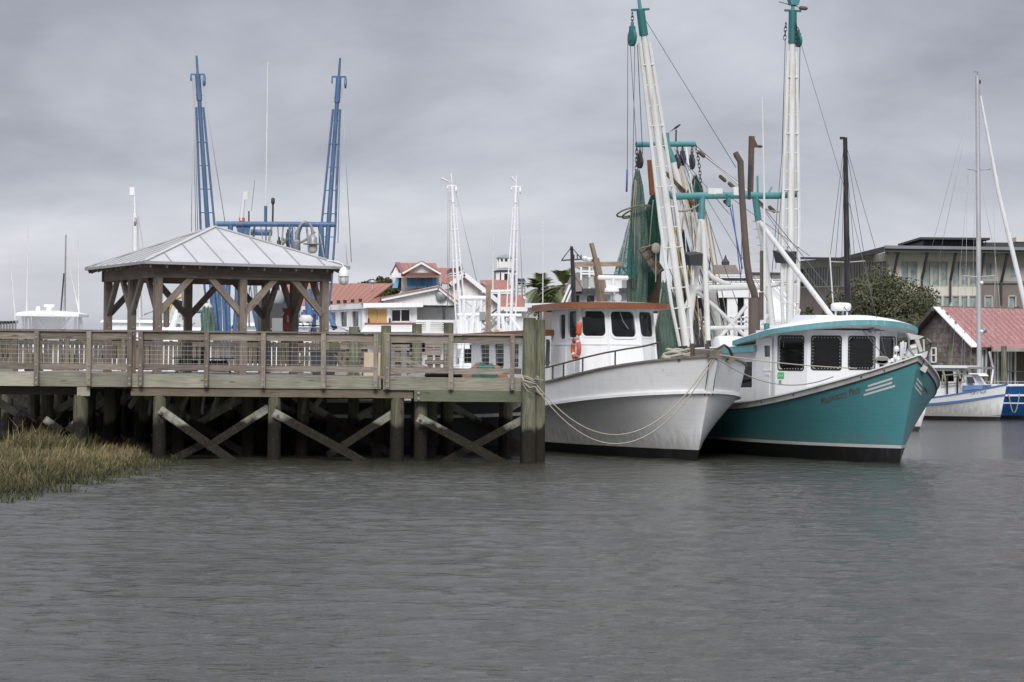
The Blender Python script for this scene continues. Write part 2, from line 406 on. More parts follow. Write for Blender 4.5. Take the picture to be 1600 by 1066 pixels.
paint('concrete', (0.30, 0.29, 0.26), 0.9, (0.15, 0.14, 0.12), 0.6)
paint('bark', (0.10, 0.085, 0.065), 0.95, (0.05, 0.04, 0.03), 0.6, 0.2)
paint('palm_bark', (0.16, 0.13, 0.10), 0.95, (0.08, 0.065, 0.05), 0.6, 0.2, streak=(1, 1, 6))
paint('curtain', (0.40, 0.47, 0.45), 0.8)

def glass(name, c, rough=0.06):
    t = NT(name); n = t.noise(t.coords((1, 1, 1)), 1.5, 2)
    return t.fin(t.mix(t.range(n, 0.3, 0.7), dk(c, 0.6), dk(c, 1.4)), rough, spec=0.6)
glass('glass_dark', (0.006, 0.0065, 0.007))
def cabin_glass():
    t = NT('glass_cabin'); t.b.inputs['Alpha'].default_value = 0.62
    return t.fin((0.004, 0.0045, 0.005), 0.04, spec=0.5)
cabin_glass(); glass('glass_far', (0.06, 0.075, 0.08), 0.12); glass('glass_green', (0.24, 0.31, 0.30), 0.15)
glass('glass_grey', (0.05, 0.053, 0.055), 0.1)

def leaf(name, c1, c2, scale=0.5):
    t = NT(name); n = t.noise(t.coords(world=True), scale, 5, 0.6); n2 = t.noise(t.coords(world=True), 6, 2)
    col = t.mix(t.range(n, 0.35, 0.68), c1, c2); col = t.mix(t.range(n2, 0.55, 0.8, 0, 0.5), col, dk(c2, 1.5))
    t.b.inputs['Subsurface Weight'].default_value = 0.0
    return t.fin(col, 0.75, spec=0.25)
leaf('oak_leaf', (0.052, 0.060, 0.032), (0.118, 0.12, 0.064)); leaf('palm_leaf', (0.075, 0.10, 0.045), (0.19, 0.21, 0.09), 1.2)
leaf('bush_leaf', (0.038, 0.055, 0.022), (0.085, 0.10, 0.042))

def net_mat(name, c1, c2, alpha):
    t = NT(name); n = t.noise(t.coords((5, 5, 0.5)), 3.0, 5, 0.6)
    col = t.mix(t.range(n, 0.3, 0.7), c1, c2)
    w = t.new('ShaderNodeTexVoronoi'); w.feature = 'DISTANCE_TO_EDGE'; w.inputs['Scale'].default_value = 34
    t.ln(t.coords((1, 1, 0.6)), w.inputs['Vector'])
    hole = t.range(w.outputs[0], 0.06, 0.12, 0, 1)
    cov = t.math('SUBTRACT', 1.0, t.math('MULTIPLY', hole, alpha))
    t.ln(cov, t.b.inputs['Alpha']); t.bump(n, 0.8, 0.05)
    return t.fin(col, 0.9, spec=0.1)
net_mat('net_green', (0.05, 0.105, 0.08), (0.17, 0.24, 0.195), 0.33)
net_mat('net_deep', (0.008, 0.05, 0.034), (0.028, 0.10, 0.072), 0.2)
net_mat('net_veil', (0.03, 0.13, 0.12), (0.07, 0.2, 0.18), 0.92)

def water():
    t = NT('water_surface')
    v = t.coords((0.62, 1.0, 1), world=True, rand=False)
    a = t.noise(v, 0.45, 3, 0.5, 0.3); b = t.noise(v, 1.9, 4, 0.6, 0.5); c = t.noise(t.coords((0.6, 1, 1), world=True), 6.5, 4, 0.62, 0.3)
    h = t.math('ADD', t.math('MULTIPLY', a, 0.03), t.math('ADD', t.math('MULTIPLY', b, 0.06), t.math('MULTIPLY', c, 0.055)))
    bm = t.new('ShaderNodeBump'); bm.inputs['Strength'].default_value = 1.0; bm.inputs['Distance'].default_value = 1.0
    t.ln(h, bm.inputs['Height']); t.ln(bm.outputs[0], t.b.inputs['Normal'])
    big = t.noise(t.coords((0.05, 0.12, 1), world=True), 1.0, 3)
    t.b.inputs['IOR'].default_value = 1.33
    return t.fin(t.mix(big, (0.034, 0.034, 0.024), (0.045, 0.044, 0.033)), t.range(big, 0.3, 0.7, 0.07, 0.12))
water()
# ------------------------------------------------------------------ setting: water, land, marsh
def sheet(name, x0, x1, y0, y1, z, mat):
    b = MB(); b.poly([(x0, y0, z), (x1, y0, z), (x1, y1, z), (x0, y1, z)])
    return tag(b.build(name, mat), kind='structure')
def make_water():
    rs = np.random.RandomState(12)
    x0, x1, y0, y1, st = -15.5, 15.5, 15.0, 62.0, .07
    xs = np.arange(x0, x1 + st / 2, st); ys = np.arange(y0, y1 + st / 2, st); X, Y = np.meshgrid(xs, ys); Z = np.zeros_like(X)
    for k in range(110):
        lam = .27 * (6.5 ** rs.rand() ** 1.25); th = R(82) + rs.normal() * .5; kk = 2 * math.pi / lam
        amp = WAVE * lam / (2 * math.pi) * (1.0 if lam < 1.2 else (1.2 / lam) ** .8)
        px, py = rs.rand() * 6.283, rs.rand() * 6.283
        # every train swells and fades in patches, so that crests stay short
        env = .5 + .5 * np.sin((X * math.cos(th + 1.4) + Y * math.sin(th + 1.4)) * kk * .16 + py)
        Z += amp * env * np.sin((X * math.cos(th) + Y * math.sin(th)) * kk + px)
    Z *= 1 + .35 * np.sin(X * .33 + Y * .21) * np.sin(Y * .27 - X * .11)
    edge_ = np.minimum(np.minimum(X - x0, x1 - X), np.minimum(Y - y0, y1 - Y)); Z *= np.clip(edge_ / 2.0, 0, 1)
    ny, nx = X.shape; co = np.stack([X, Y, Z], -1).reshape(-1, 3)
    i = np.arange(ny - 1)[:, None] * nx + np.arange(nx - 1)[None, :]
    q = np.stack([i, i + 1, i + nx + 1, i + nx], -1).reshape(-1, 4)
    b = len(co); x0, x1, y0, y1 = xs[0], xs[-1], ys[0], ys[-1]
    out = np.array([(-1500, -300, 0), (1500, -300, 0), (1500, 1600, 0), (-1500, 1600, 0), (x0, y0, 0), (x1, y0, 0), (x1, y1, 0), (x0, y1, 0)])
    oq = np.array([(0, 1, 5, 4), (1, 2, 6, 5), (2, 3, 7, 6), (3, 0, 4, 7)]) + b
    co = np.concatenate([co, out]); q = np.concatenate([q, oq])
    me = bpy.data.meshes.new('water'); me.vertices.add(len(co)); me.vertices.foreach_set('co', co.ravel())
    me.loops.add(q.size); me.loops.foreach_set('vertex_index', q.ravel().astype(np.int32)); me.polygons.add(len(q)); me.polygons.foreach_set('loop_start', (np.arange(len(q)) * 4).astype(np.int32))
    me.update(calc_edges=True); me.polygons.foreach_set('use_smooth', [True] * len(q)); me.materials.append(M_['water_surface']); me.validate()
    tag(link(bpy.data.objects.new('water', me)), kind='structure')
WAVE = .0175
make_water()
lb = MB(); lb.bx(-900, 19, 136, 3500, -2, 1.3); lb.bx(19, 900, 127, 3500, -2, 1.3)
tag(lb.build('land', M_['land']), kind='structure')
tl = MB()
for i in range(900):
    x = rnd.uniform(-900, 900); y = rnd.uniform(700, 1000); r = rnd.uniform(5, 11)
    tl.lathe([(0.1, 0), (r, 2), (r * .8, r * .6), (0.2, r * rnd.uniform(.7, 1))], (x, y, 1.2), 6)
tag(tl.build('far_woods', M_['oak_leaf']), 'low band of far woods on the horizon behind the harbour', kind='stuff')

# marsh bank: a low mud mound under the pier's left end, carrying grass
edge = [(250, 722), (238, 733), (212, 742), (180, 750), (132, 757), (80, 769), (30, 779), (0, 783), (-60, 790)]
def onwater(px, py): r = ray(px, py); return CAM + r * (CAM.z / -r.z)
EDGE = [onwater(*e) for e in edge]
EDGE = [V((-9.2, 64, 0)), V((-8.9, 59.5, 0))] + EDGE[0:] + [V((-13, 37.5, 0)), V((-20, 36, 0))]
def edge_x(y):       # right-hand limit of the marsh at depth y
    pts = sorted([(p.y, p.x) for p in EDGE])
    if y <= pts[0][0]: return pts[0][1]
    for (a, xa), (b, xb) in zip(pts, pts[1:]):
        if a <= y <= b: return xa + (xb - xa) * (y - a) / max(1e-6, b - a)
    return pts[-1][1]
def mud_z(x, y):
    d = edge_x(y) - x; d = min(d, (y - 36.0) * 0.9)
    return -0.12 + 0.30 * (1 - math.exp(-max(0, d + 0.25) / 1.6))  + 0.03 * math.sin(3.1 * x + 1.7 * y) * math.sin(2.3 * y - x)
rows = []
for j in range(80):
    y = 34 + 38 * j / 79
    rows.append([(x, y, mud_z(x, y)) for x in [-24 + 18.5 * i / 70 for i in range(71)]])
tag(MB().grid(rows).build('mud_bank', M_['mud'], smooth=True), kind='structure')

def grass():
    rs = np.random.RandomState(3)
    P = []
    for k in range(170000):
        y = 36.5 + 27 * rs.rand() ** 1.0; x = -15.2 + 8.4 * rs.rand()
        if x < (-800 - 60) / F * y: continue
        d = edge_x(y) - x
        jag = 0.35 * math.sin(y * 2.1) + 0.25 * math.sin(y * 5.3 + 1) + .2 * math.sin(y * 11 + x)
        if d + jag < 0: continue
        if d + jag < 0.7 and rs.rand() > 0.4: continue
        if y > 57.5 and rs.rand() > 0.35: continue
        tuft = math.sin(5.1 * x + 2.3 * y) * math.sin(3.7 * y - 4.4 * x) + .6 * math.sin(9 * x - 7 * y)
        if rs.rand() > .55 + .35 * tuft: continue
        P.append((x, y, d, tuft))
    n = len(P); vs = np.zeros((n, 5, 3)); tone = np.zeros(n)
    for k, (x, y, d, tuft) in enumerate(P):
        patch = 0.5 + 0.5 * math.sin(0.9 * x + 0.55 * y) * math.cos(0.7 * y - 1.3 * x)
        h = (0.18 + 0.30 * rs.rand() ** 1.4) * (.62 if y > 50 else .62 + .38 * (50 - y) / 13) * (0.8 + 0.35 * patch + .12 * tuft) * (0.62 + 0.38 * min(1, max(0, d) / 0.8))
        q = rs.rand()
        if q < 0.03: h *= 1.7
        if 55 < y < 58.6 and -12.3 < x < -10.6: h *= 2.3
        a = rs.rand() * 6.283; lean = h * (0.10 + 0.6 * rs.rand() ** 1.5); w = 0.006 + 0.007 * rs.rand()
        if d < 0.7: h *= 0.8; lean *= 1.4
        dx, dy = math.cos(a) * lean + 0.10 * h, math.sin(a) * lean
        b = rs.rand() * 6.283; wx, wy = math.cos(b) * w, math.sin(b) * w
        z = max(-0.02, mud_z(x, y))
        vs[k] = [(x - wx, y - wy, z), (x + wx, y + wy, z), (x + dx * .35 + wx * .8, y + dy * .35 + wy * .8, z + h * .6), (x + dx * .35 - wx * .8, y + dy * .35 - wy * .8, z + h * .6), (x + dx, y + dy, z + h * (0.97 - 0.1 * rs.rand()))]
        tone[k] = (1 if d > .6 else .55) * min(1, max(0, 0.40 * patch + 0.75 * rs.rand() ** 1.3 + (0.12 if y > 50 else -0.05)))
    me = bpy.data.meshes.new('grass')
    idx = np.arange(n)[:, None] * 5
    faces = [tuple(f) for f in (idx + np.array([0, 1, 2, 3])).tolist()] + [tuple(f) for f in (idx + np.array([3, 2, 4])).tolist()]
    me.from_pydata(vs.reshape(-1, 3).tolist(), [], faces)
    at_ = me.attributes.new('tone', 'FLOAT', 'POINT'); at_.data.foreach_set('value', np.repeat(tone, 5))
    t = NT('marsh_grass')
    a = t.new('ShaderNodeAttribute'); a.attribute_name = 'tone'
    rp = t.new('ShaderNodeValToRGB'); t.ln(a.outputs['Fac'], rp.inputs[0]); e = rp.color_ramp.elements
    e[0].position = 0.0; e[0].color = (0.022, 0.026, 0.012, 1); e[1].position = 1.0; e[1].color = (0.29, 0.23, 0.12, 1)
    for p, c in ((.3, (0.07, 0.075, 0.034, 1)), (.6, (0.155, 0.135, 0.068, 1))): k = e.new(p); k.color = c
    me.materials.append(t.fin(rp.outputs[0], 0.8, spec=0.2))
    tag(link(bpy.data.objects.new('marsh_grass', me)), 'yellowing marsh grass along the muddy bank under the left end of the pier', kind='stuff')
grass()

# ------------------------------------------------------------------ the pier
YF = 56.8
ZD = 2.09
def XF(px, Y=YF): return X_(px, Y)
pier = thing('wooden_pier', 'weathered timber pier on pilings with crossed braces, carrying the gazebo', 'pier', (XF(400), 62, 0))
pin = rootmat(pier).inverted()
def PB(name, p0, p1, w, h, mat, up=(0, 0, 1)): return beam(name, pin @ V(p0), pin @ V(p1), w, h, M_[mat], pier, up)
def piling_mesh(r, z0, z1, mat, n=14, seed=0):
    rr = random.Random(seed); b = MB()
    hs = [z0 + (z1 - z0) * i / 7 for i in range(8)]; ph = rr.random() * 6
    vs, fs = [], []
    for i, z in enumerate(hs):
        for j in range(n):
            t = 2 * math.pi * j / n
            q = r * (1 + 0.035 * math.sin(3 * t + ph + z) + 0.02 * math.sin(7 * t + 2 * ph)) * (1.04 - 0.02 * (z - z0))
            if i == 7: q *= 0.97
            vs.append((q * math.cos(t), q * math.sin(t), z))
    for i in range(7):
        for j in range(n):
            j2 = (j + 1) % n; fs.append((i * n + j, i * n + j2, (i + 1) * n + j2, (i + 1) * n + j))
    vs.append((0, 0, z1 + 0.01)); fs += [(7 * n + j, 7 * n + (j + 1) % n, len(vs) - 1) for j in range(n)]
    b.add(vs, fs); return b.mesh('piling', M_[mat], True, 40)
# rim boards (two levels of the front face), end to end
for a, b, y, pz0, pz1 in ((-70, 59.5, 0, 1.785, 2.125), (60.5, 139.5, 0, 1.785, 2.125), (140.5, 203, 0, 1.785, 2.125),
                          (206, 323.5, -.03, 1.785, 2.11), (324.5, 505.5, -.03, 1.785, 2.11), (506.5, 596, -.03, 1.79, 2.11),
                          (599, 704.5, -.06, 1.775, 2.10), (705.5, 815, -.06, 1.775, 2.10)):
    PB('rim_board', (XF(a), YF + y, (pz0 + pz1) / 2), (XF(b), YF + y, (pz0 + pz1) / 2), 0.05, pz1 - pz0, 'rim_wood')
# pile caps
PB('pile_cap', (XF(-70), YF + .75, 1.67), (XF(127), YF + .75, 1.67), 0.2, 0.22, 'cap_brown')
PB('pile_cap', (XF(121), YF + .02, 1.665), (XF(141), YF + .02, 1.665), 0.05, 0.23, 'rim_wood')
PB('pile_cap', (XF(205), YF + .08, 1.675), (XF(646), YF + .08, 1.675), 0.18, 0.21, 'cap_brown')
PB('pile_cap', (XF(648), YF - .03, 1.635), (XF(831), YF - .03, 1.635), 0.12, 0.27, 'cap_green')
for px in (655, 824):
    for dz in (-.07, .07): MBb = MB().lathe([(0.0, -.02), (.035, -.015), (.035, 0.0)], tuple(pin @ V((XF(px), YF - .11, 1.635 + dz))), 8, 'Y').build('bolt', M_['bolt'], pier)
# front pilings
fm = [piling_mesh(0.165, -1.2, 1.57, 'piling', seed=i) for i in range(4)]
for i, (px, y, s) in enumerate(((-25, .2, 1.05), (125, .05, 1.12), (249, .0, 1), (429, .0, 1), (621, .02, 1.05), (658, .16, 1.0), (824, .04, .98))):
    inst(fm[i % 4], 'piling', pier, pin @ V((XF(px), YF + .12 + y, 0)), (0, 0, i), (s, s, 1))
# inner rows, in the dark
rm = [piling_mesh(0.16, -1.2, 1.95, 'piling', 10, seed=20 + i) for i in range(4)]
for r_, (y, step, off) in enumerate(((59.2, 1.7, .4), (61.4, 1.6, 1.1), (64.0, 1.5, .2), (66.5, 1.4, .5), (68.8, 1.2, .8), (70.8, 1.0, .3))):
    x = XF(-90) + off; k = 0
    while x < XF(828, y) - .4:
        inst(rm[k % 4], 'piling', pier, pin @ V((x + rnd.uniform(-.25, .25), y + rnd.uniform(-.2, .2), 0)), (rnd.uniform(-.03, .03), rnd.uniform(-.03, .03), k))
        x += step; k += 1
# front cross braces measured on the photograph
for p0, p1, y, mt, w in (((250, 640), (372, 727), -.1, 'brace_tidal', .21), ((322, 700), (420, 637), .36, 'brace_tidal', .2),
                         ((428, 645), (578, 727), -.1, 'brace_tidal', .21), ((512, 712), (614, 646), .36, 'brace_tidal', .19),
                         ((653, 652), (792, 727), -.1, 'brace_tidal', .21), ((690, 724), (818, 655), .36, 'brace_tidal', .19),
                         ((-60, 640), (60, 715), .4, 'brace_tidal', .2), ((262, 722), (325, 690), .4, 'brace_tidal', .19),
                         ((88, 690), (130, 650), .5, 'brace_tidal', .18), ((70, 655), (128, 695), .5, 'brace_tidal', .18)):
    a = at(*p0, YF + y); b = at(*p1, YF + y)
    PB('cross_brace', a, b, 0.07, w, mt)
for px, py in ((253, 646), (432, 633), (434, 650), (657, 657), (628, 637), (827, 650)):
    p = at(px, py, YF - .15); MB().lathe([(0.0, -.03), (.04, -.02), (.04, 0.05)], tuple(pin @ p), 8, 'Y').build('bolt', M_['rust'], pier)
# deeper braces: pale short knee braces and long dark ones
for i, px in enumerate((215, 241, 268, 296, 322, 345, 372, 480, 505)):
    a = at(px + rnd.uniform(-3, 3), 612, 58.2); b = at(px - rnd.uniform(6, 14), 612 + rnd.uniform(24, 38), 57.9)
    PB('knee_brace', a, b, .06, .12, 'brace_wood')
for y in (59.4, 62.2, 65.0, 68.0):
    x = XF(-60)
    while x < XF(800, y) - 2:
        PB('cross_brace', (x, y - .2, 1.55), (x + 2.6, y - .2, .05), .07, .19, 'brace_tidal')
        PB('cross_brace', (x + 2.5, y + .22, 1.5), (x + .1, y + .22, .1), .07, .19, 'brace_tidal')
        x += rnd.uniform(3.2, 4.4)
    PB('joist', (XF(-80), y, 1.83), (XF(820, y), y, 1.83), .16, .26, 'cap_brown')
# deck planks
x = XF(-80); i = 0
xr = XF(812)
while x < xr:
    y1 = 71.5 if x < XF(575) else 61.8
    PB('plank', (x + .07, YF + .03, ZD - .02 + rnd.uniform(-.004, .004)), (x + .07, y1 + rnd.uniform(-.03, .03), ZD - .02), .14, .04, 'deck_wood')
    x += .148

# ------------------------------------------------------------------ front railings: posts, rails, cap, wire
def railing(label, p_posts, pa, pb, yo, dz=0.0, vert=False):
    t = thing('pier_railing', label, 'railing', (XF((pa + pb) / 2), YF + yo, ZD), 0, 'railing sections along the front of the pier')
    iv = rootmat(t).inverted()
    def B(name, p0, p1, w, h, m='rail_wood', up=(0, 0, 1)): return beam(name, iv @ V(p0), iv @ V(p1), w, h, M_[m], t, up)
    y = YF + yo
    B('cap_rail', (XF(pa), y + .0, 3.185 + dz), (XF(pb), y + .0, 3.185 + dz), .17, .04)
    xs = [XF(p) for p in p_posts]
    ends = [XF(pa) + .02] + xs + [XF(pb) - .02]
    for x in xs:
        l = rnd.uniform(-.008, .008)
        po = B('post', (x + l, y - .1, 1.80), (x, y - .1, 3.160 + dz), .115, .135, 'rail_wood', (0, 1, 0))
        bm = MB(iv)
        for z in (1.86, 1.99, 2.32, 3.0): bm.lathe([(0.0, -.018), (.028, -.012), (.028, 0)], (x + rnd.uniform(-.01, .01), y - .167, z), 7, 'Y')
        q = bm.build('bolt', M_['bolt'], None); q.parent = po; q.matrix_parent_inverse = po.matrix_basis.inverted()
    for a, b in zip(ends, ends[1:]):
        if b - a < .2: continue
        B('top_rail', (a, y + .005, 3.062 + dz + rnd.uniform(-.006, .006)), (b, y + .005, 3.062 + dz), .045, .195)
        B('bottom_rail', (a, y + .005, 2.275 + dz + rnd.uniform(-.012, .012)), (b, y + .005, 2.275 + dz + rnd.uniform(-.012, .012)), .045, .145)
        w = MB(iv)
        for k in range(6):
            z = 2.38 + .108 * k
            w.bar((a, y + .05, z), (b, y + .05, z + rnd.uniform(-.008, .008)), .008, .008)
        xx = a + .1
        while xx < b:
            w.bar((xx, y + .056, 2.30), (xx, y + .056, 3.0), .0035, .0035); xx += .15
        w.build('wire_mesh', M_['wire_light'], t)
    return t
railing('wood and wire railing section over the marsh grass, left of the doubled posts', (-35, 59, 140, 204), -70, 212, .0)
railing('long wood and wire railing section in front of the gazebo', (221, 324, 412.5, 506, 588), 213, 598, -.03)
railing('wood and wire railing section ending at the tall mooring piling', (606, 705, 800.5), 599, 816, -.06, -.01)

# back railing of upright pickets
def picket_rail(label, pts, step=.145):
    t = thing('picket_railing', label, 'railing', (pts[0][0], pts[0][1], ZD)); iv = rootmat(t).inverted()
    pk = MB(); pk.box((0, 0, 0), (.92, .118, .03)); pm = pk.mesh('picket', M_['picket_wood'])
    for (xa, ya), (xb, yb) in zip(pts, pts[1:]):
        L = math.hypot(xb - xa, yb - ya); n = int(L / step)
        a = V((xa, ya, 0)); b = V((xb, yb, 0)); ang = math.atan2(yb - ya, xb - xa)
        beam('cap_rail', iv @ V((xa, ya, 3.12)), iv @ V((xb, yb, 3.12)), .15, .04, M_['picket_wood'], t)
        for z in (2.95, 2.24): beam('rail', iv @ V((xa, ya, z)), iv @ V((xb, yb, z)), .04, .12, M_['picket_wood'], t)
        for i in range(n + 1):
            p = a.lerp(b, i / n)
            if i % 12 == 0: beam('post', iv @ V((p.x, p.y, 1.9)), iv @ V((p.x, p.y, 3.1)), .13, .13, M_['picket_wood'], t)
            elif rnd.random() > .04:
                M = Matrix.Translation(iv @ V((p.x, p.y + .045, 2.58 + rnd.uniform(-.02, .02)))) @ Matrix.Rotation(ang, 4, 'Z') @ Matrix.Rotation(R(90) + rnd.uniform(-.02, .02), 4, 'Y') @ Matrix.Rotation(R(90), 4, 'X')
                inst(pm, 'picket', t, M=M)
    return t
picket_rail('brown picket railing along the back of the pier, behind the gazebo', [(XF(105, 71.2), 71.2), (XF(560, 71.2), 71.2)])
picket_rail('short brown picket railing at the back of the pier, behind the metal gate', [(XF(-70, 71.2), 71.2), (XF(102, 71.2), 71.2)], .15)
for k in range(118):  # backing boards added to close off daylight and darken the space under the deck
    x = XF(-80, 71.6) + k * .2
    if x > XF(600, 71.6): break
    beam('added_shade_board', pin @ V((x, 71.7 + rnd.uniform(-.03, .03), -.8)), pin @ V((x + rnd.uniform(-.006, .006), 71.7, 1.98 + rnd.uniform(-.08, .05))), .06, .19 if rnd.random() < .03 else .206, M_['shade_dark_wood'], pier, (1, 0, 0))

# ------------------------------------------------------------------ gazebo
def gazebo():
    rz = R(26); t = thing('gazebo', 'open square timber gazebo with a pale metal pyramid roof on the pier', 'gazebo', (-8.27, 63.14, ZD), rz)
    H = 2.35; zt = 2.94
    W_ = M_['gazebo_wood']
    pts = []
    for i in (-1, 0, 1):
        for j in (-1, 0, 1):
            if i or j: pts.append((i * H, j * H))
    for x, y in pts:
        beam('post', (x, y, 0), (x, y, 2.6), .2, .2, W_, t)
        b = MB()
        for s in (-1, 1): b.lathe([(0, -.02), (.03, -.012), (.03, 0)], (x + .02, y - .103, 1.15 + .1 * s), 6, 'Y')
        b.build('bolt', M_['bolt'], t)
    for s in (-1, 1):
        beam('header_beam', (-H - .16, s * (H + .075), 2.72), (H + .16, s * (H + .075), 2.72), .07, .34, W_, t)
        beam('header_beam', (s * (H + .075), -H - .035, 2.72), (s * (H + .075), H + .035, 2.72), .07, .34, W_, t)
        beam('header_beam', (-H + .1, s * (H - .12), 2.70), (H - .1, s * (H - .12), 2.70), .07, .3, W_, t)
        beam('header_beam', (s * (H - .12), -H + .2, 2.70), (s * (H - .12), H - .2, 2.70), .07, .3, W_, t)
    br = 0.85
    for s in (-1, 1):
        for c in (-1, 0, 1):
            for d in (-1, 1):
                if c == d: continue
                beam('knee_brace', (c * H + d * .06, s * (H), 2.56 - br - .06), (c * H + d * (br + .1), s * (H), 2.62), .12, .16, W_, t)
                beam('knee_brace', (s * H, c * H + d * .06, 2.56 - br - .06), (s * H, c * H + d * (br + .1), 2.62), .12, .16, W_, t)
    E = 2.87; ze = 2.95; zp = 4.08
    sl = (zp - ze) / E
    for s in (-1, 1):
        for k in range(-6, 7):
            q = k * .45; L = max(.3, E - abs(q)) 
            z0 = ze - .10; 
            beam('rafter', (q, s * (E - .04), z0), (q, s * (E - min(L, E) + .05), z0 + sl * (min(L, E) - .09)), .05, .13, W_, t)
            beam('rafter', (s * (E - .04), q, z0), (s * (E - min(L, E) + .05), q, z0 + sl * (min(L, E) - .09)), .05, .13, W_, t)
    # roof: standing-seam panels, each its own piece
    def P(face, u, d):      # u along eave, d inwards from eave
        z = ze + sl * d + .0
        x, y = u, -(E - d)
        for _ in range(face): x, y = -y, x
        return V((x, y, z))
    n = 8; w = 2 * E / n
    for f in range(4):
        for k in range(n):
            a, b = -E + k * w + .006, -E + (k + 1) * w - .006
            def lim(u): return E - abs(u)
            q = [P(f, a, 0), P(f, b, 0), P(f, b, lim(b) - .0)]
            if a < 0 < b: q.append(P(f, 0, E))
            q.append(P(f, a, lim(a)))
            m = MB(); dn = V((0, 0, -.03)); m.prism([p + dn for p in q], (0, 0, .03)); pan = m.build('roof_panel', M_['gazebo_roof'], t)
        for k in range(1, n):
            u = -E + k * w
            beam('roof_seam', P(f, u, .0) + V((0, 0, .012)), P(f, u, E - abs(u)) + V((0, 0, .012)), .018, .035, M_['gazebo_seam'], t)
        beam('drip_edge', P(f, -E, -.012) + V((0, 0, -.03)), P(f, E, -.012) + V((0, 0, -.03)), .02, .075, M_['gazebo_seam'], t)
        c = P(f, -E, 0); beam('hip_cap', c + V((0, 0, .015)), V((0, 0, zp + .015)), .12, .03, M_['gazebo_roof'], t)
    return t
GZ = gazebo()

# lamps
def jar_lamp():
    p = at(537, 432, 61.4)
    t = thing('hanging_lamp', 'white jar lamp on a bracket under the right eave corner of the gazebo', 'lamp', p)
    MB().lathe([(.02, .26), (.05, .25), (.12, .16), (.145, .05), (.15, 0.0), (.12, -.01)], n=16).build('lamp_shade', M_['white'], t, True, 40)
    MB().lathe([(.11, -.012), (.125, -.1), (.10, -.19), (.04, -.235), (.01, -.24)], n=14).build('lamp_glass', M_['lamp_glass'], t, True, 40)
    b = MB()
    for k in range(6):
        a = k * math.pi / 3; b.tube([(.13 * math.cos(a), .13 * math.sin(a), .0), (.138 * math.cos(a), .138 * math.sin(a), -.1), (.1 * math.cos(a), .1 * math.sin(a), -.21)], .006, 5)
    b.build('lamp_cage', M_['grey_metal'], t)
    pipe('bracket', [(0, 0, .26), (-.05, 0, .34), (-.22, 0, .40), (-.45, .05, .42)], .02, M_['white'], t)
jar_lamp()
def gooseneck():
    base = at(463, 395, 69.5); t = thing('gooseneck_lamp', 'grey gooseneck post lamp rising behind the gazebo roof', 'lamp', (base.x, 69.5, ZD))
    iv = rootmat(t).inverted()
    def q(px, py): return iv @ at(px, py, 69.5)
    pipe('post', [(0, 0, 0), q(463, 392)], .055, M_['grey_metal'], t)
    pipe('gooseneck', [q(463, 393), q(463, 372), q(466, 358), q(471, 350), q(477, 347), q(483, 349), q(487, 355), q(489, 368)], .045, M_['grey_metal'], t)
    c = q(489, 372)
    MB().lathe([(.05, .1), (.09, .06), (.13, .0), (.13, -.12), (.14, -.16), (.3, -.17), (.3, -.2), (.12, -.22)], tuple(c), 16).build('lamp_head', M_['grey_metal'], t, True, 40)
    MB().lathe([(.12, -.22), (.15, -.3), (.12, -.42), (.05, -.47)], tuple(c), 14).build('lamp_glass', M_['lamp_glass'], t, True)
    c = q(449 + 14, 380); MB().lathe([(.07, .1), (.12, .05), (.12, -.25), (.09, -.3)], tuple(c), 12).build('ballast', M_['grey_metal'], t, True, 40)
gooseneck()

# ------------------------------------------------------------------ mooring pilings and things on the pier
def mooring(label, px, y, ptop, r, mat='piling_green', seed=0, grp=None):
    z1 = at(px, ptop, y).z
    o = link(bpy.data.objects.new('mooring_piling', piling_mesh(r, -1.5, z1, mat, 16, seed)))
    o.location = (X_(px, y), y, 0); tag(o, label, 'piling', grp); return o
PA = mooring('tall green-stained mooring piling with the dark wet top at the right end of the pier', 827, 56.45, 497, .175, seed=50)
PC = mooring('slimmer tall mooring piling standing close behind the dark-topped one beside the white boat', 843, 56.95, 500, .15, seed=51)
G4 = 'piling heads behind the front railing'
mooring('squat green piling head just right of the gazebo post', 553, 60.6, 511, .15, seed=52, grp=G4)
mooring('dark capped piling head in front of the white awning', 602.5, 60.0, 509, .145, seed=53, grp=G4)
mooring('olive piling head in front of the restaurant porch railing', 651, 60.4, 507, .14, seed=54, grp=G4)
mooring('bright green piling head nearest the white trawler rigging', 700.5, 60.2, 505, .14, seed=55, grp=G4)
mooring('dim round piling between gazebo posts behind the red box', 413, 69.5, 470, .2, mat='piling', seed=56)
def redbox():
    p = at(448, 500, 63.6); t = thing('red_cabinet', 'narrow dark red cabinet with worn white lettering on a gazebo post', 'cabinet', p, R(8))
    MB().box((0, 0, 0), (.22, .16, .58)).build('body', M_['red_box'], t)
    m = MB(); m.prism([(-.12, -.085, .29), (.12, -.085, .26), (.12, .085, .29), (-.12, .085, .32)], (0, 0, .02)); m.build('lid', M_['red_box'], t)
    # upright strokes of the worn lettering, reading down the door
    b = MB()
    y = -.083
    for z, w in ((.10, .5), (.06, .9), (.02, 1), (-.02, .8), (-.06, .9)):
        b.bx(.005, .012, y - .002, y, z, z + .032); b.bx(.045, .052, y - .002, y, z, z + .03 * w); b.bx(.012, .045, y - .002, y, z, z + .008); b.bx(.012, .012 + .033 * w, y - .002, y, z + .022, z + .03)
    b.build('lettering', M_['white'], t)
    b = MB(); b.add([(-.112, -.084, .12), (-.07, -.084, .2), (-.095, -.09, .22), (-.15, -.09, .15)], [(0, 1, 2, 3)]); b.build('paper_tag', M_['lamp_glass'], t)
redbox()
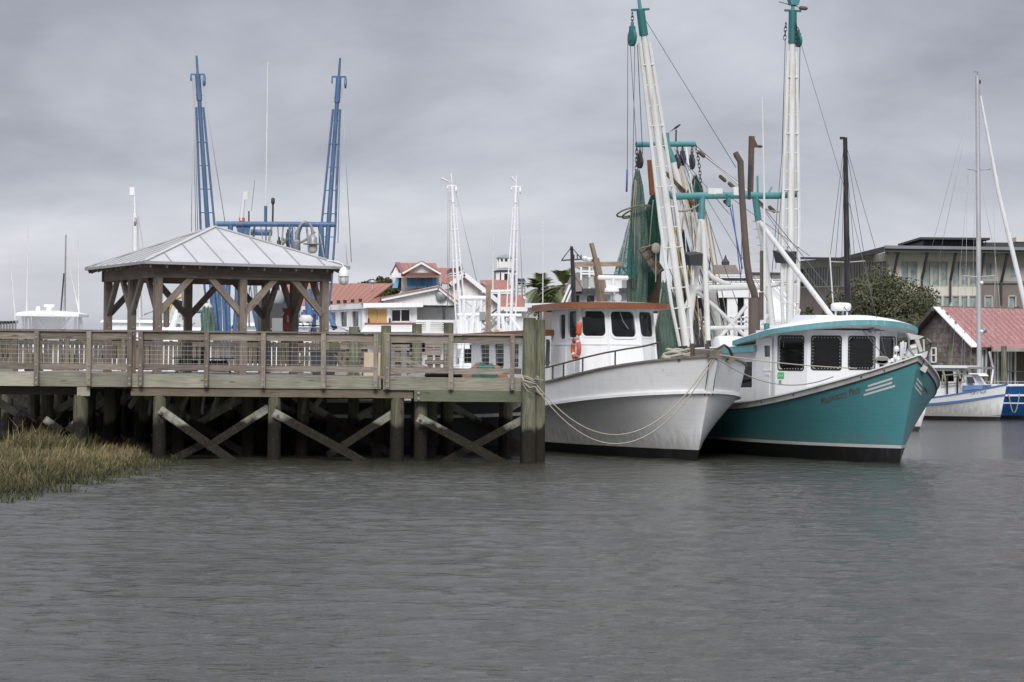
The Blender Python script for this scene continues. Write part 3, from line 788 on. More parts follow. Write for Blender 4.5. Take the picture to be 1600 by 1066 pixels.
def deck_things():
    # blue-topped folding table, seen through the wire
    p = at(318, 566, 66.0); t = thing('folding_table', 'low table with a blue top standing under the gazebo', 'table', (p.x, p.y, ZD), R(4))
    L = 95 / F * 66
    m = MB(); m.box((0, 0, .42), (L, .7, .035)); m.build('tabletop', M_['blue_tarp'], t)
    for sx in (-1, 1):
        for sy in (-1, 1): pipe('leg', [(sx * (L / 2 - .1), sy * .28, 0), (sx * (L / 2 - .25), sy * .28, .41)], .018, M_['dark_metal'], t)
        m = MB(); m.box((sx * .42, 0, .2), (.5, .5, .32)); m.build('crate', M_['black'], t)
    # dark bin with a wide lid
    p = at(507, 570, 61.2); t = thing('waste_bin', 'black plastic bin with a wide flat lid behind the railing', 'bin', (p.x, p.y, ZD))
    m = MB(); m.hexa([(-.3, -.2, .0), (.28, -.2, 0), (.28, .2, 0), (-.3, .2, 0), (-.36, -.24, .62), (.34, -.24, .62), (.34, .24, .62), (-.36, .24, .62)]); m.build('body', M_['dark_metal'], t)
    m = MB(); m.box((.05, 0, .655), (.95, .56, .06)); m.build('lid', M_['dark_metal'], t)
    m = MB()
    for s in (-1, 1): m.lathe([(.06, -.03), (.06, .03)], (s * .2, .2, .06), 10, 'X')
    m.build('wheel', M_['black'], t)
    # plywood sheet
    p = at(582, 558, 60.9); t = thing('plywood_sheet', 'sheet of pale plywood leaning behind the railing beside the doubled posts', 'plywood', (p.x, p.y, ZD))
    m = MB(); m.hexa([(-.24, 0, 0), (.28, 0, 0), (.28, .02, 0), (-.24, .02, 0), (-.24, .25, .62), (.28, .25, .62), (.28, .27, .62), (-.24, .27, .62)]); m.build('sheet', M_['pale_ply'], t)
    # black pipe on the deck
    a = at(664, 587, 58.2); b = at(722, 588, 58.2); o = MB().tube([(a.x, 58.2, ZD + .09), (b.x, 58.2, ZD + .09)], .09, 12).build('drain_pipe', M_['black'], None, True, 50)
    tag(o, 'short black plastic pipe lying on the deck under the rail', 'pipe')
    # heaped net in orange and green
    def heap(name, px0, px1, ptop, mat, label, y, seed):
        rr = random.Random(seed); x0, x1 = XF(px0, y), XF(px1, y); zt = at((px0 + px1) / 2, ptop, y).z
        rows = []
        for i in range(15):
            u = i / 14; row = []
            for j in range(22):
                v = j / 21; hgt = math.sin(math.pi * u) ** .5 * math.sin(math.pi * v) ** .45
                row.append((x0 + (x1 - x0) * v + .05 * math.sin(9 * u + seed), y - .45 + .9 * u + .04 * math.sin(11 * v), ZD + (zt - ZD) * hgt * (.82 + .12 * math.sin(13 * v + 4 * u + seed) + .09 * math.sin(23 * v - 15 * u)) + .005))
            rows.append(row)
        tag(MB().grid(rows).build(name, M_[mat], None, True), label, 'net')
    heap('heaped_net', 724, 792, 566, 'orange_net', 'heap of orange netting on the deck beside the tall piling', 59.2, 1)
    heap('folded_net', 740, 776, 565, 'green_net', 'green folded netting lying on the front of the orange heap', 58.75, 2)
    heap('rope_heap', 636, 666, 583, 'rope_grey', 'flat tangle of grey rope on the deck next to the black pipe', 58.3, 3)
    heap('tarpaulin', 252, 330, 583, 'cap_green', 'folded dull green tarpaulin flat on the deck near the railing', 58.6, 4)
    heap('wrapped_bundle', 516, 545, 572, 'rope_grey', 'pale wrapped bundle on the deck right of the bin', 61.5, 5)
    # leaning board, gangway
    tag(beam('leaning_board', at(626, 560, 59.8), at(672, 578, 59.4), .04, .1, M_['brace_wood'], None), 'thin board leaning at a slant behind the wire railing', 'board')
    tag(beam('wooden_prop', at(523, 556, 60.4), at(537, 575, 60.0), .04, .09, M_['cap_brown'], None), 'short wooden prop leaning right of the black bin', 'board')
    t = thing('gangway', 'aluminium gangway with handrails sloping down behind the left railing', 'gangway', at(75, 560, 72.2)); iv = rootmat(t).inverted()
    a = at(66, 534, 72.2); b = at(113, 552, 72.2)
    for y in (72.0, 72.9):
        beam('handrail', iv @ V((a.x, y, a.z)), iv @ V((b.x, y, b.z)), .07, .09, M_['alu'], t)
        beam('lower_rail', iv @ V((a.x, y, a.z - .75)), iv @ V((b.x, y, b.z - .62)), .06, .12, M_['brace_wood'], t)
        for k in range(5):
            p = V((a.x, y, a.z)).lerp(V((b.x, y, b.z)), k / 4); beam('stanchion', iv @ (p - V((0, 0, .75))), iv @ p, .04, .04, M_['alu'], t)
    t = thing('metal_gate', 'grey metal gate of upright bars behind the left railing', 'gate', at(41, 560, 71.6)); iv = rootmat(t).inverted()
    for k in range(9):
        p = at(31 + 3.2 * k, 529, 71.6); beam('bar', iv @ V((p.x, 71.6, ZD + .05)), iv @ p, .025, .025, M_['alu'], t)
    for py in (529, 570):
        beam('gate_frame', iv @ at(29.5, py, 71.57), iv @ at(59, py, 71.57), .04, .05, M_['alu'], t)
    for px, ptop, r in ((8, 532, .16), (110, 536, .13), (118, 532, .12)):
        pass
    # bent boarding on the right part of the pier: planks and posts of a lower landing stage
    t = thing('landing_stage', 'lower timber landing stage with mixed boards and posts behind the wire railing', 'landing', (XF(640, 61.5), 61.5, 0)); iv = rootmat(t).inverted()
    for px, p0, p1 in ((545, 530, 592), (570, 530, 592), (622, 528, 592), (640, 530, 592), (672, 532, 592), (684, 534, 592)):
        beam('post', iv @ at(px, p1, 61.5), iv @ at(px, p0, 61.5), .15, .15, M_['cap_brown' if px < 640 else 'rail_wood'], t)
    for (x0, x1, py, h) in ((600, 690, 537, .2), (540, 606, 556, .14), (612, 660, 562, .14), (664, 694, 566, .12), (612, 690, 546, .08), (532, 600, 536, .13), (532, 600, 543, .1), (640, 664, 541, .3), (545, 600, 572, .12), (612, 640, 535, .12), (640, 690, 552, .12)):
        beam('board', iv @ at(x0, py, 61.38), iv @ at(x1, py, 61.38), .04, h, M_['rail_wood'], t)
    beam('board', iv @ at(657, 530, 62.2), iv @ at(657, 588, 62.2), .04, .36, M_['cap_brown'], t)
deck_things()
# ------------------------------------------------------------------ boats
class Hull:
    """levels: dict(z=f(u), B, Lb, p, sx) from keel to sheer; u = distance aft of that level's own stem"""
    def __init__(s, root, L, levels, tr=0.92): s.root = root; s.L = L; s.lv = levels; s.tr = tr; s.surf = []
    def pt(s, k, side, f, off=0.0):
        l = s.lv[k]; u = f * (s.L + l['sx'])
        b = l['B'] * (1 - (1 - min(1, u / l['Lb'])) ** l['p'])
        q = max(0, (f - 0.6) / 0.4); b *= 1 - (1 - s.tr) * q * q
        return V((l['sx'] - u, side * (b + off), l['z'](u)))
    def fs(s, n=44): return [(i / n) ** 1.9 for i in range(n + 1)]
    def strip(s, name, k0, k1, mat, rows=1, e=1.0, n=44):
        m = MB()
        for side in (-1, 1):
            g = []
            for r in range(rows + 1):
                v = r / rows; row = []
                for f in s.fs(n):
                    a = s.pt(k0, side, f); b = s.pt(k1, side, f); p = a.lerp(b, v); p.y = a.y + (b.y - a.y) * v ** e; row.append(p)
                g.append(row)
            m.grid(g if side < 0 else [r[::-1] for r in g])
            if side < 0: s.surf.append(g)
            else: s.surf.append(g)
        # transom
        A0, B0, A1, B1 = s.pt(k0, -1, 1), s.pt(k0, 1, 1), s.pt(k1, -1, 1), s.pt(k1, 1, 1); m.poly([B0, A0, A1, B1])
        return m.build(name, mat, s.root, True, 50)
    def rail(s, name, k, w, h, mat, off=0.0, dz=0.0, f1=1.0):
        out = None; m = MB()
        fs = [f for f in s.fs() if f <= f1]
        pts = [s.pt(k, -1, f, off) + V((0, 0, dz)) for f in fs[::-1]] + [s.pt(k, 1, f, off) + V((0, 0, dz)) for f in fs[1:]]
        m.sweep(pts, w, h); return m.build(name, mat, s.root, True, 40)
    def deck(s, k, dz, mat, inset=.08):
        m = MB(); a = []; b = []
        for f in s.fs():
            p = s.inner(k, f, dz); w = max(0, p.y * .97 - inset); a.append(V((p.x - .12, -w, p.z))); b.append(V((p.x - .12, w, p.z)))
        m.grid([a, b]); return m.build('deck', mat, s.root)
    def inner(s, k, f, dz):
        z = s.pt(k, 1, f).z + dz
        for j in range(k, 0, -1):
            hi, lo = s.pt(j, 1, f), s.pt(j - 1, 1, f)
            if lo.z <= z: return lo.lerp(hi, (z - lo.z) / max(1e-6, hi.z - lo.z))
        return s.pt(0, 1, f)
    def bvh(s):
        vs, fs = [], []; M = rootmat(s.root)
        for g in s.surf:
            b = len(vs); n = len(g[0]); vs += [M @ p for r in g for p in r]
            fs += [(b + i * n + j, b + i * n + j + 1, b + (i + 1) * n + j + 1, b + (i + 1) * n + j) for i in range(len(g) - 1) for j in range(n - 1)]
        s.tree = BVHTree.FromPolygons(vs, fs); return s.tree
    def hit(s, px, py, off=0.006):
        d = ray(px, py).normalized(); r = s.tree.ray_cast(CAM, d)
        if r[0] is None: return None
        n = r[1] if r[1].dot(d) < 0 else -r[1]
        return rootmat(s.root).inverted() @ (r[0] + n * off)

def wall(mw, q, wins, depth=.05, k=5):
    """q: bottom-left, bottom-right, top-right, top-left seen from outside. wins (s0,s1,t0,t1,radius_m). returns pane loops, outward normal"""
    P = [V(p) for p in q]
    def B(s, t): return P[0].lerp(P[1], s).lerp(P[3].lerp(P[2], s), t)
    n = (P[1] - P[0]).cross(P[3] - P[0]).normalized()
    w = (P[1] - P[0]).length; h = (P[3] - P[0]).length
    wins = sorted(wins); panes = []
    if not wins: mw.poly(P); return panes, n
    bd = [0.0] + [(a[1] + b[0]) / 2 for a, b in zip(wins, wins[1:])] + [1.0]
    for (s0, s1, t0, t1, rad), sa, sb in zip(wins, bd, bd[1:]):
        rs, rt = rad / w, rad / h; kk = k if rad > 0 else 1
        outer, hole = [], []
        for c in range(4):
            cs = (s0 + rs, s1 - rs, s1 - rs, s0 + rs)[c]; ct = (t0 + rt, t0 + rt, t1 - rt, t1 - rt)[c]
            for i in range(kk):
                a = i / (kk - 1) if kk > 1 else .5
                th = math.pi + c * math.pi / 2 + a * math.pi / 2
                hs, ht = cs + rs * math.cos(th), ct + rt * math.sin(th)
                if kk == 1: hs, ht = (s0, s1, s1, s0)[c], (t0, t0, t1, t1)[c]
                hole.append((hs, ht))
                if c == 0: o = (sa, ht * (1 - 2 * a)) if a < .5 else (sa + (hs - sa) * (2 * a - 1), 0)
                elif c == 1: o = (hs + (sb - hs) * 2 * a, 0) if a < .5 else (sb, ht * (2 * a - 1))
                elif c == 2: o = (sb, ht + (1 - ht) * 2 * a) if a < .5 else (sb + (hs - sb) * (2 * a - 1), 1)
                else: o = (hs + (sa - hs) * 2 * a, 1) if a < .5 else (sa, 1 + (ht - 1) * (2 * a - 1))
                if a == .5: o = ((sa, 0), (sb, 0), (sb, 1), (sa, 1))[c]
                outer.append(o)
        N = len(hole)
        vo = [B(*o) for o in outer]; vh = [B(*o) for o in hole]; vi = [p - n * depth for p in vh]
        mw.add(vo + vh + vi, [(i, (i + 1) % N, N + (i + 1) % N, N + i) for i in range(N)] + [(N + i, N + (i + 1) % N, 2 * N + (i + 1) % N, 2 * N + i) for i in range(N)])
        panes.append([p - n * depth * .85 for p in vh])
    return panes, n
def ring(m, loop, n, w, d, off=0.0):         # raised frame round an opening
    c = sum(loop, V()) / len(loop); inner = [p + n * (d + off) for p in loop]
    outer = []
    for p in loop:
        v = p - c; outer.append(p + v.normalized() * w * 1.15 + n * (d + off))
    N = len(loop); ob = [p - n * (d + off) for p in outer]
    m.add(inner + outer + ob + loop, [(i, (i + 1) % N, N + (i + 1) % N, N + i) for i in range(N)] + [(N + i, N + (i + 1) % N, 2 * N + (i + 1) % N, 2 * N + i) for i in range(N)] + [(i, 3 * N + i, 3 * N + (i + 1) % N, (i + 1) % N) for i in range(N)])
def pane(loop, n, parent, mat, name='window_pane', th=.012):
    m = MB(); m.prism([p - n * th for p in loop], n * th); return m.build(name, mat, parent)

def block(parent, p, s, mat, name='pulley_block'):
    m = MB(); m.lathe([(.02, .5), (.05, .46), (.05, .3)], (0, 0, 0), 6); m.lathe([(.2, -.06), (.26, -.05), (.26, .05), (.2, .06)], (0, 0, 0), 14, 'Y')
    m.hexa([(-.1, -.08, -.1), (.1, -.08, -.1), (.1, .08, -.1), (-.1, .08, -.1), (-.06, -.08, .35), (.06, -.08, .35), (.06, .08, .35), (-.06, .08, .35)])
    o = m.build(name, mat, parent, True, 40); o.matrix_local = Matrix.Translation(V(p) - V((0, 0, .45 * s))) @ Matrix.Scale(s, 4); return o
def chain(parent, a, b, mat, link_=.11, name='chain'):
    a = V(a); b = V(b); L = (b - a).length; n = max(2, int(L / link_)); m = MB(); d = (b - a) / L
    u = d.orthogonal().normalized(); w = d.cross(u)
    for i in range(n):
        c = a.lerp(b, (i + .5) / n); s = u if i % 2 else w
        h = L / n * .68; pts = [c - d * h - s * .0, c - d * h * .5 + s * .038, c + d * h * .5 + s * .038, c + d * h, c + d * h * .5 - s * .038, c - d * h * .5 - s * .038, c - d * h]
        m.tube(pts, .015, 5, False)
    return m.build(name, mat, parent)
def boom(root, a, b, mat, tipmat, side, r=.1, gap=.16, wide=.24, nr=11, tip=.1, tipmat2=None, bl=True):
    """truss outrigger from foot a to head b: one main pipe, two side pipes with rungs, a capped head with a block"""
    a = V(a); b = V(b); d = b - a; s = V(side).normalized()
    bm = MB().tube([a, a.lerp(b, 1 - tip)], [r, r * .82], 10).build('boom', mat, root, True, 50)
    for sg in (-1, 1):
        pts = [a + s * sg * wide * .7, a.lerp(b, .12) + s * sg * wide, a.lerp(b, .35) + s * sg * wide, a.lerp(b, 1 - tip * 1.15) + s * sg * gap * .55]
        MB().tube(pts, r * .46, 7).build('side_pipe', mat, bm, True, 50)
    for i in range(nr):
        t = .05 + .8 * i / (nr - 1); w = wide if t < .35 else wide + (gap * .55 - wide) * (t - .35) / (1 - tip - .35)
        c = a.lerp(b, t); m = MB(); big = i % 3 == 1
        m.bar(c - s * w, c + s * w, .05 if not big else .14, .03); m.build('rung', mat, bm)
    c0 = a.lerp(b, 1 - tip); c1 = a.lerp(b, 1 - tip * .42)
    MB().tube([c0, c1], [r * 1.15, r * 1.05], 10).build('boom_head', tipmat, bm, True, 50)
    MB().tube([c1, b], [r * .5, r * .42], 8).build('boom_tip', tipmat2 or tipmat, bm, True, 50)
    MB().bar(c1 - s * wide, c1 + s * wide, .06, .06).build('head_bar', tipmat, bm)
    if bl:
        for sg in (-1, 1): block(bm, c1 + s * sg * wide * .95, .6 if sg < 0 else .35, tipmat)
    return bm

# ================================================================= white boat in front
def white_boat():
    r0 = onwater(1089, 719.5); ph = R(20)
    t = thing('white_trawler', 'white wooden fishing boat with a brown visor over its wheelhouse, moored against the pier end', 'boat', (r0.x, r0.y, 0), ph - math.pi / 2)
    exp = math.exp
    sheer = lambda u: 1.55 + 1.13 * exp(-(u / 5.6) ** 1.25)
    knuck = lambda u: 1.02 + .78 * exp(-(u / 6.5) ** 1.3)
    h = Hull(t, 16.5, [dict(z=lambda u: -.6, B=1.5, Lb=9, p=2.0, sx=-.25), dict(z=lambda u: .27, B=2.05, Lb=8.5, p=2.3, sx=.10),
                       dict(z=lambda u: knuck(u) - .05, B=2.26, Lb=6.0, p=3.9, sx=.66), dict(z=knuck, B=2.28, Lb=6.0, p=3.9, sx=.68), dict(z=sheer, B=2.31, Lb=6.2, p=4.1, sx=1.0)])
    h.strip('hull_bottom', 0, 1, M_['bottom_black']); h.strip('hull', 1, 2, M_['hull_white'], 8, 1.25); h.strip('bulwark', 3, 4, M_['hull_white'], 3)
    h.rail('rub_rail', 3, .1, .075, M_['hull_white'], .02, -.02); h.rail('cap_rail', 4, .13, .05, M_['bow_wood'], -.01, .02)
    h.deck(4, -.55, M_['grey_metal']); h.bvh()
    # stem timber
    m = MB(); pts = [V((.64, 0, 1.74)), V((.84, 0, 2.25)), V((1.0, 0, 2.64))]; m.sweep([p + V((.02, 0, 0)) for p in pts], .16, .08, (1, 0, -.3)); m.build('stem', M_['hull_white'], t)
    # bow timbers and bitts
    beam('bow_block', (1.12, 0, 2.74), (.2, 0, 2.78), .36, .2, M_['bow_wood'], t)
    beam('bow_block', (.35, -.75, 2.62), (.55, .75, 2.62), .2, .14, M_['bow_wood'], t)
    for y in (-.2, .22): pipe('bitt', [(.1, y, 2.4), (.1, y, 3.02)], .06, M_['rust'], t)
    pipe('bow_hook', [(.9, .05, 2.84), (.95, .3, 2.98), (.7, .55, 2.9), (.5, .75, 2.7)], .035, M_['rust'], t)
    # rope stacked on the foredeck
    m = MB()
    for i in range(7):
        z = 2.42 + .07 * i; q = []
        for k in range(25):
            a = 2 * math.pi * k / 24; q.append((-.7 + (.42 - .03 * i + .03 * math.sin(5 * a + i)) * math.cos(a), -.25 + (.55 - .04 * i) * math.sin(a), z + .03 * math.sin(3 * a + 2 * i)))
        m.tube(q, .04, 6)
    c = m.build('coiled_rope', M_['rope'], None, True); c.location = t.location; c.rotation_euler = t.rotation_euler
    tag(c, 'heap of pale mooring rope coiled on the foredeck of the white boat', 'rope')
    # wheelhouse: three raked front facets and two side walls, plan given at the top; the foot runs forward
    xf = -5.15; a30 = R(30); wc, ws = .46, .74
    top = [(-7.7, -(wc + ws * math.cos(a30))), (xf - ws * math.sin(a30), -(wc + ws * math.cos(a30))), (xf, -wc), (xf, wc), (xf - ws * math.sin(a30), wc + ws * math.cos(a30)), (-7.7, wc + ws * math.cos(a30))]
    zb, zt = 1.75, 4.02
    rake = [0, .34, .62, .62, .34, 0]; spl = [0, .10, .06, .06, .10, 0]
    bot = [(x + k, y + (s if y > 0 else -s)) for (x, y), k, s in zip(top, rake, spl)]
    mw = MB(); panes = []
    specs = [[(.30, .50, .62, .93, .09), (.60, .90, .64, .965, .1)], [(.08, .93, .655, .965, .15)], [(.12, .88, .645, .965, .15)], [(.08, .96, .655, .965, .15)], [(.1, .4, .6, .95, .1), (.5, .7, .58, .9, .09)]]
    for i in range(5):
        (x0, y0), (x1, y1) = bot[i], bot[i + 1]; (X0, Y0), (X1, Y1) = top[i], top[i + 1]
        q = [(x0, y0, zb), (x1, y1, zb), (X1, Y1, zt), (X0, Y0, zt)]
        ps, n = wall(mw, q, specs[i]); panes += [(p, n, i) for p in ps]
        if i in (1, 2, 3):
            A = V(q[0]).lerp(V(q[3]), .555); B_ = V(q[1]).lerp(V(q[2]), .555); MB().bar(A + n * .008, B_ + n * .008, .03, .025, n).build('trim_strip', M_['white_cabin'], t)
        if i in (0, 1, 2, 3): MB().bar(V(q[1]) + n * .004, V(q[2]) + n * .004, .05, .035, n).build('corner_post', M_['white_cabin'], t)
        if i == 0:
            for sx in (.52, .8): MB().bar(V(q[0]).lerp(V(q[1]), sx) + n * .004, V(q[3]).lerp(V(q[2]), sx).lerp(V(q[0]).lerp(V(q[1]), sx), .45) + n * .004, .022, .02, n).build('trim_strip', M_['white_cabin'], t)
            MB().bar(V(q[0]).lerp(V(q[3]), .55) + n * .006, V(q[1]).lerp(V(q[2]), .55) + n * .006, .03, .02, n).build('trim_strip', M_['white_cabin'], t)
    q = [(-7.7, -top[0][1], zb), (-7.7, top[0][1], zb), (-7.7, top[0][1], zt), (-7.7, -top[0][1], zt)]; mw.poly(q)
    mw.build('wheelhouse', M_['white_cabin'], t)
    for lp, n, i in panes:
        p = pane(lp, n, t, M_['glass_cabin']); m = MB(); ring(m, [x + n * .0425 for x in lp], n, .045 if i != 2 else .06, .014 if i != 2 else .03); m.build('window_frame', M_['white_cabin'], p)
    # wiper on the centre window, lamp and horn on the front
    pw = panes[3] if len(panes) > 3 else panes[0]
    cpt = sum([x for x in panes[3][0]], V()) / len(panes[3][0]); pipe('wiper', [cpt + V((.08, -.12, .38)), cpt + V((.1, -.02, .1)), cpt + V((.12, .14, -.12))], .012, M_['grey_metal'], t, 6)
    p = onx(t, 909, 489, -5.6); MB().lathe([(.05, -.12), (.07, -.06), (.05, .1), (.03, .14)], tuple(p + V((.12, 0, 0))), 10).build('deck_light', M_['lamp_glass'], t, True)
    # visor roof, curved in plan, crowned
    def roof(name, outline, z0, crown, th, mat_top, mat_edge, slope=0.0):
        m = MB(); cx = sum(p[0] for p in outline) / len(outline); cy = 0
        zz = lambda x, y: z0 + slope * (x - outline[0][0])
        up = [V((x, y, zz(x, y) + th)) for x, y in outline]; lo = [V((x, y, zz(x, y))) for x, y in outline]
        N = len(outline); e = MB(); e.add(up + lo, [(i, (i + 1) % N, N + (i + 1) % N, N + i) for i in range(N)])
        e.build(name + '_edge', mat_edge, t)
        rows = [[p + V((0, 0, .003)) for p in up] + [up[0] + V((0, 0, .003))]]
        for k in (.85, .6, .3, .02): rows.append([V((cx + (p.x - cx) * k, p.y * k, p.z + crown * (1 - k ** 2))) for p in up + [up[0]]])
        m.grid(rows); m.poly([p + V((0, 0, .01)) for p in lo][::-1]); return m.build(name, mat_top, t, True, 50)
    ol = []
    for k in range(17):
        a = -math.pi / 2 + math.pi * k / 16; ol.append((xf - .62 + 1.12 * max(0, math.cos(a)) ** .75, 1.62 * math.sin(a) * (1 if abs(math.sin(a)) < .98 else 1)))
    ol = [(-8.3, -1.5)] + ol + [(-8.3, 1.5)]
    roof('visor_roof', ol, 3.965, .03, .17, M_['white_cabin'], M_['visor_brown'], .012)
    # lower deckhouse running aft with its own brown fascia
    mw = MB(); dh = 1.38
    q = [(-14, -dh, 1.0), (-7.7, -dh - .05, 1.2), (-7.7, -dh - .05, 3.22), (-14, -dh, 3.15)]
    def wx(x): return (x + 14) / 6.3
    wl = []
    for a, b in ((751, 765), (773.5, 788.5), (797, 812)):
        A = ony(t, a, 556, -dh).x; Bx = ony(t, b, 556, -dh).x; wl.append((wx(A), wx(Bx), .58, .93, .09))
    ps, n = wall(mw, q, wl)
    A = ony(t, 851.5, 540, -dh).x; Bx = ony(t, 866, 540, -dh).x
    mw.poly([(-14, dh, 1), (-14, -dh, 1), (-14, -dh, 3.15), (-14, dh, 3.15)]); mw.poly([(-7.7, dh, 1.2), (-14, dh, 1), (-14, dh, 3.15), (-7.7, dh, 3.22)]); mw.poly([(-7.7, -dh - .05, 1.2), (-7.7, dh, 1.2), (-7.7, dh, 3.22), (-7.7, -dh - .05, 3.22)])
    mw.build('deckhouse', M_['white_cabin'], t)
    for lp in ps: pane(lp, n, t, M_['glass_dark'])
    m = MB(); m.hexa([(-14.3, -1.6, 3.2), (-7.5, -1.62, 3.27), (-7.5, 1.62, 3.27), (-14.3, 1.6, 3.2), (-14.3, -1.6, 3.36), (-7.5, -1.62, 3.43), (-7.5, 1.62, 3.43), (-14.3, 1.6, 3.36)]); m.build('deckhouse_roof', M_['visor_brown'], t)
    # side door of the wheelhouse
    dd = MB(); q = [(-7.55, -1.44, 1.8), (-6.9, -1.44, 1.8), (-6.95, -1.40, 3.25), (-7.5, -1.40, 3.25)]; ps, n = wall(dd, q, [(.15, .85, .38, .93, .12)], .03); d = dd.build('door', M_['white_cabin'], t)
    for lp in ps: pane(lp, n, d, M_['glass_dark'])
    MB().lathe([(.02, -.01), (.035, 0), (.02, .03)], (-6.98, -1.46, 2.5), 8, 'Y').build('handle', M_['dark_metal'], d)
    # pipe rail on the bulwark, starboard and round
    fs = [.055, .075, .1, .14, .185, .23, .28, .33, .38, .44]; top_ = [h.pt(4, -1, f, -.03) + V((0, 0, .42)) for f in fs]
    top_[0].z += .05
    pipe('guard_rail', top_, .024, M_['rust'], t, 7)
    for f in (.055, .12, .20, .27, .315, .36, .44): p = h.pt(4, -1, f, -.03); pipe('stanchion', [p, p + V((0, 0, .42))], .022, M_['dark_metal'], t, 7)
    # hawse streaks beside the stem: three dark painted lines
    for dx in (0, .1, .2):
        a = h.hit(1108 + dx * 60, 566); b = h.hit(1101 + dx * 60, 618)
        if a and b: MB().tube([a, a.lerp(b, .5) + (h.hit(1104.5 + dx * 60, 592) - a.lerp(b, .5)), b], .012, 5).build('scupper_streak', M_['dark_metal'], t)
    # things on the wheelhouse roof
    m0 = onx(t, 936, 471, -7.2); 
    def q7(px, py): return onx(t, px, py, -7.2)
    mt = beam('mast', q7(942, 474), q7(936, 430), .30, .22, M_['drift_wood'], t)
    beam('mast', q7(937, 436), q7(930, 404), .2, .17, M_['drift_wood'], t); beam('mast', q7(931, 408), q7(924, 380), .12, .1, M_['drift_wood'], t)
    beam('cross_tree', q7(898, 413.5), q7(970, 412.5), .1, .13, M_['drift_wood'], t)
    m = MB(); c = onx(t, 958, 434, -6.4); m.lathe([(.03, -.46), (.065, -.43), (.065, .43), (.03, .46)], (0, 0, 0), 12, 'Y'); o = m.build('radar_scanner', M_['white'], t, True, 40); o.location = c; o.rotation_euler = (0, 0, R(-4))
    pipe('radar_post', [c, c - V((0, 0, .62))], .06, M_['white'], t)
    c = onx(t, 956, 452, -6.1); MB().lathe([(.2, -.06), (.215, -.02), (.19, .05), (.12, .1), (.03, .125)], tuple(c - V((0, 0, .02))), 16).build('antenna_dome', M_['white'], t, True); pipe('dome_post', [c - V((0, 0, .05)), c - V((0, 0, .5))], .05, M_['grey_metal'], t)
    c = onx(t, 963, 466, -6.0); MB().lathe([(.10, -.02), (.12, .06), (.11, .14)], tuple(c), 12, 'X').build('searchlight', M_['alu'], t, True, 40)
    m = MB(); m.box(tuple(onx(t, 955, 459, -6.6)), (.1, .42, .04)); m.build('roof_board', M_['drift_wood'], t)
    m = MB(); m.box(tuple(onx(t, 925, 441, -7.5)), (.16, .16, .3)); m.build('loudhailer', M_['lamp_glass'], t)
    pipe('whip_antenna', [ony(t, 848, 520, -1.0), ony(t, 848.5, 346, -1.0)], .016, M_['antenna_white'], t, 6)
    # navigation light on the visor
    m = MB(); m.box(tuple(onx(t, 860, 484.5, -7.6) + V((0, -.03, 0))), (.12, .1, .13)); m.build('side_light', M_['teal_dark'], t)
    return t, h
WB, WH = white_boat()
def ring_and_float():
    n = V((0, -1, 0)); c = ony(WB, 902.5, 545, -1.45)
    t = thing('life_ring', 'orange life ring hanging on the white wheelhouse side', 'life ring', rootmat(WB) @ c, WB.rotation_euler.z)
    m = MB(); rr, r2 = .235, .062; rows = []
    for i in range(25):
        a = 2 * math.pi * i / 24; rows.append([((rr + r2 * math.cos(b)) * math.cos(a), -.05 + r2 * math.sin(b), (rr + r2 * math.cos(b)) * math.sin(a)) for b in [2 * math.pi * j / 10 for j in range(11)]])
    m.grid(rows); m.build('ring', M_['orange'], t, True)
    for k in range(4):
        a = math.pi / 4 + k * math.pi / 2; m = MB(); u = V((math.cos(a), 0, math.sin(a))); w = V((-math.sin(a), 0, math.cos(a)))
        pts = [u * (rr + .068 * math.cos(b)) + V((0, -.05 + .068 * math.sin(b), 0)) for b in [2 * math.pi * j / 8 for j in range(9)]]
        m.grid([[p - w * .03 for p in pts], [p + w * .03 for p in pts]]); m.build('band', M_['lamp_glass'], t, True)
    pts = [((rr + .1) * math.cos(a) , -.06, (rr + .1) * math.sin(a) + (.05 if False else 0)) for a in [R(100) + R(170) * k / 12 for k in range(13)]]
    m = MB(); m.tube(pts, .012, 5); m.build('grab_line', M_['black'], t, True)
    c = ony(WB, 909.5, 514, -1.38)
    t = thing('orange_float', 'orange rescue float hanging above the life ring', 'float', rootmat(WB) @ c, WB.rotation_euler.z)
    m = MB(); m.lathe([(.03, .19), (.065, .17), (.085, .1), (.075, .0), (.085, -.1), (.065, -.17), (.03, -.19)], (0, -.09, 0), 12); o = m.build('body', M_['orange'], t, True, 60); o.rotation_euler = (0, R(6), 0)
    pipe('lanyard', [(0, -.09, .19), (.01, -.05, .28)], .01, M_['rope'], t, 5)
    pipe('lanyard', [(0, -.09, -.19), (.05, -.09, -.35), (-.1, -.09, -.5)], .01, M_['rope'], t, 5)
ring_and_float()

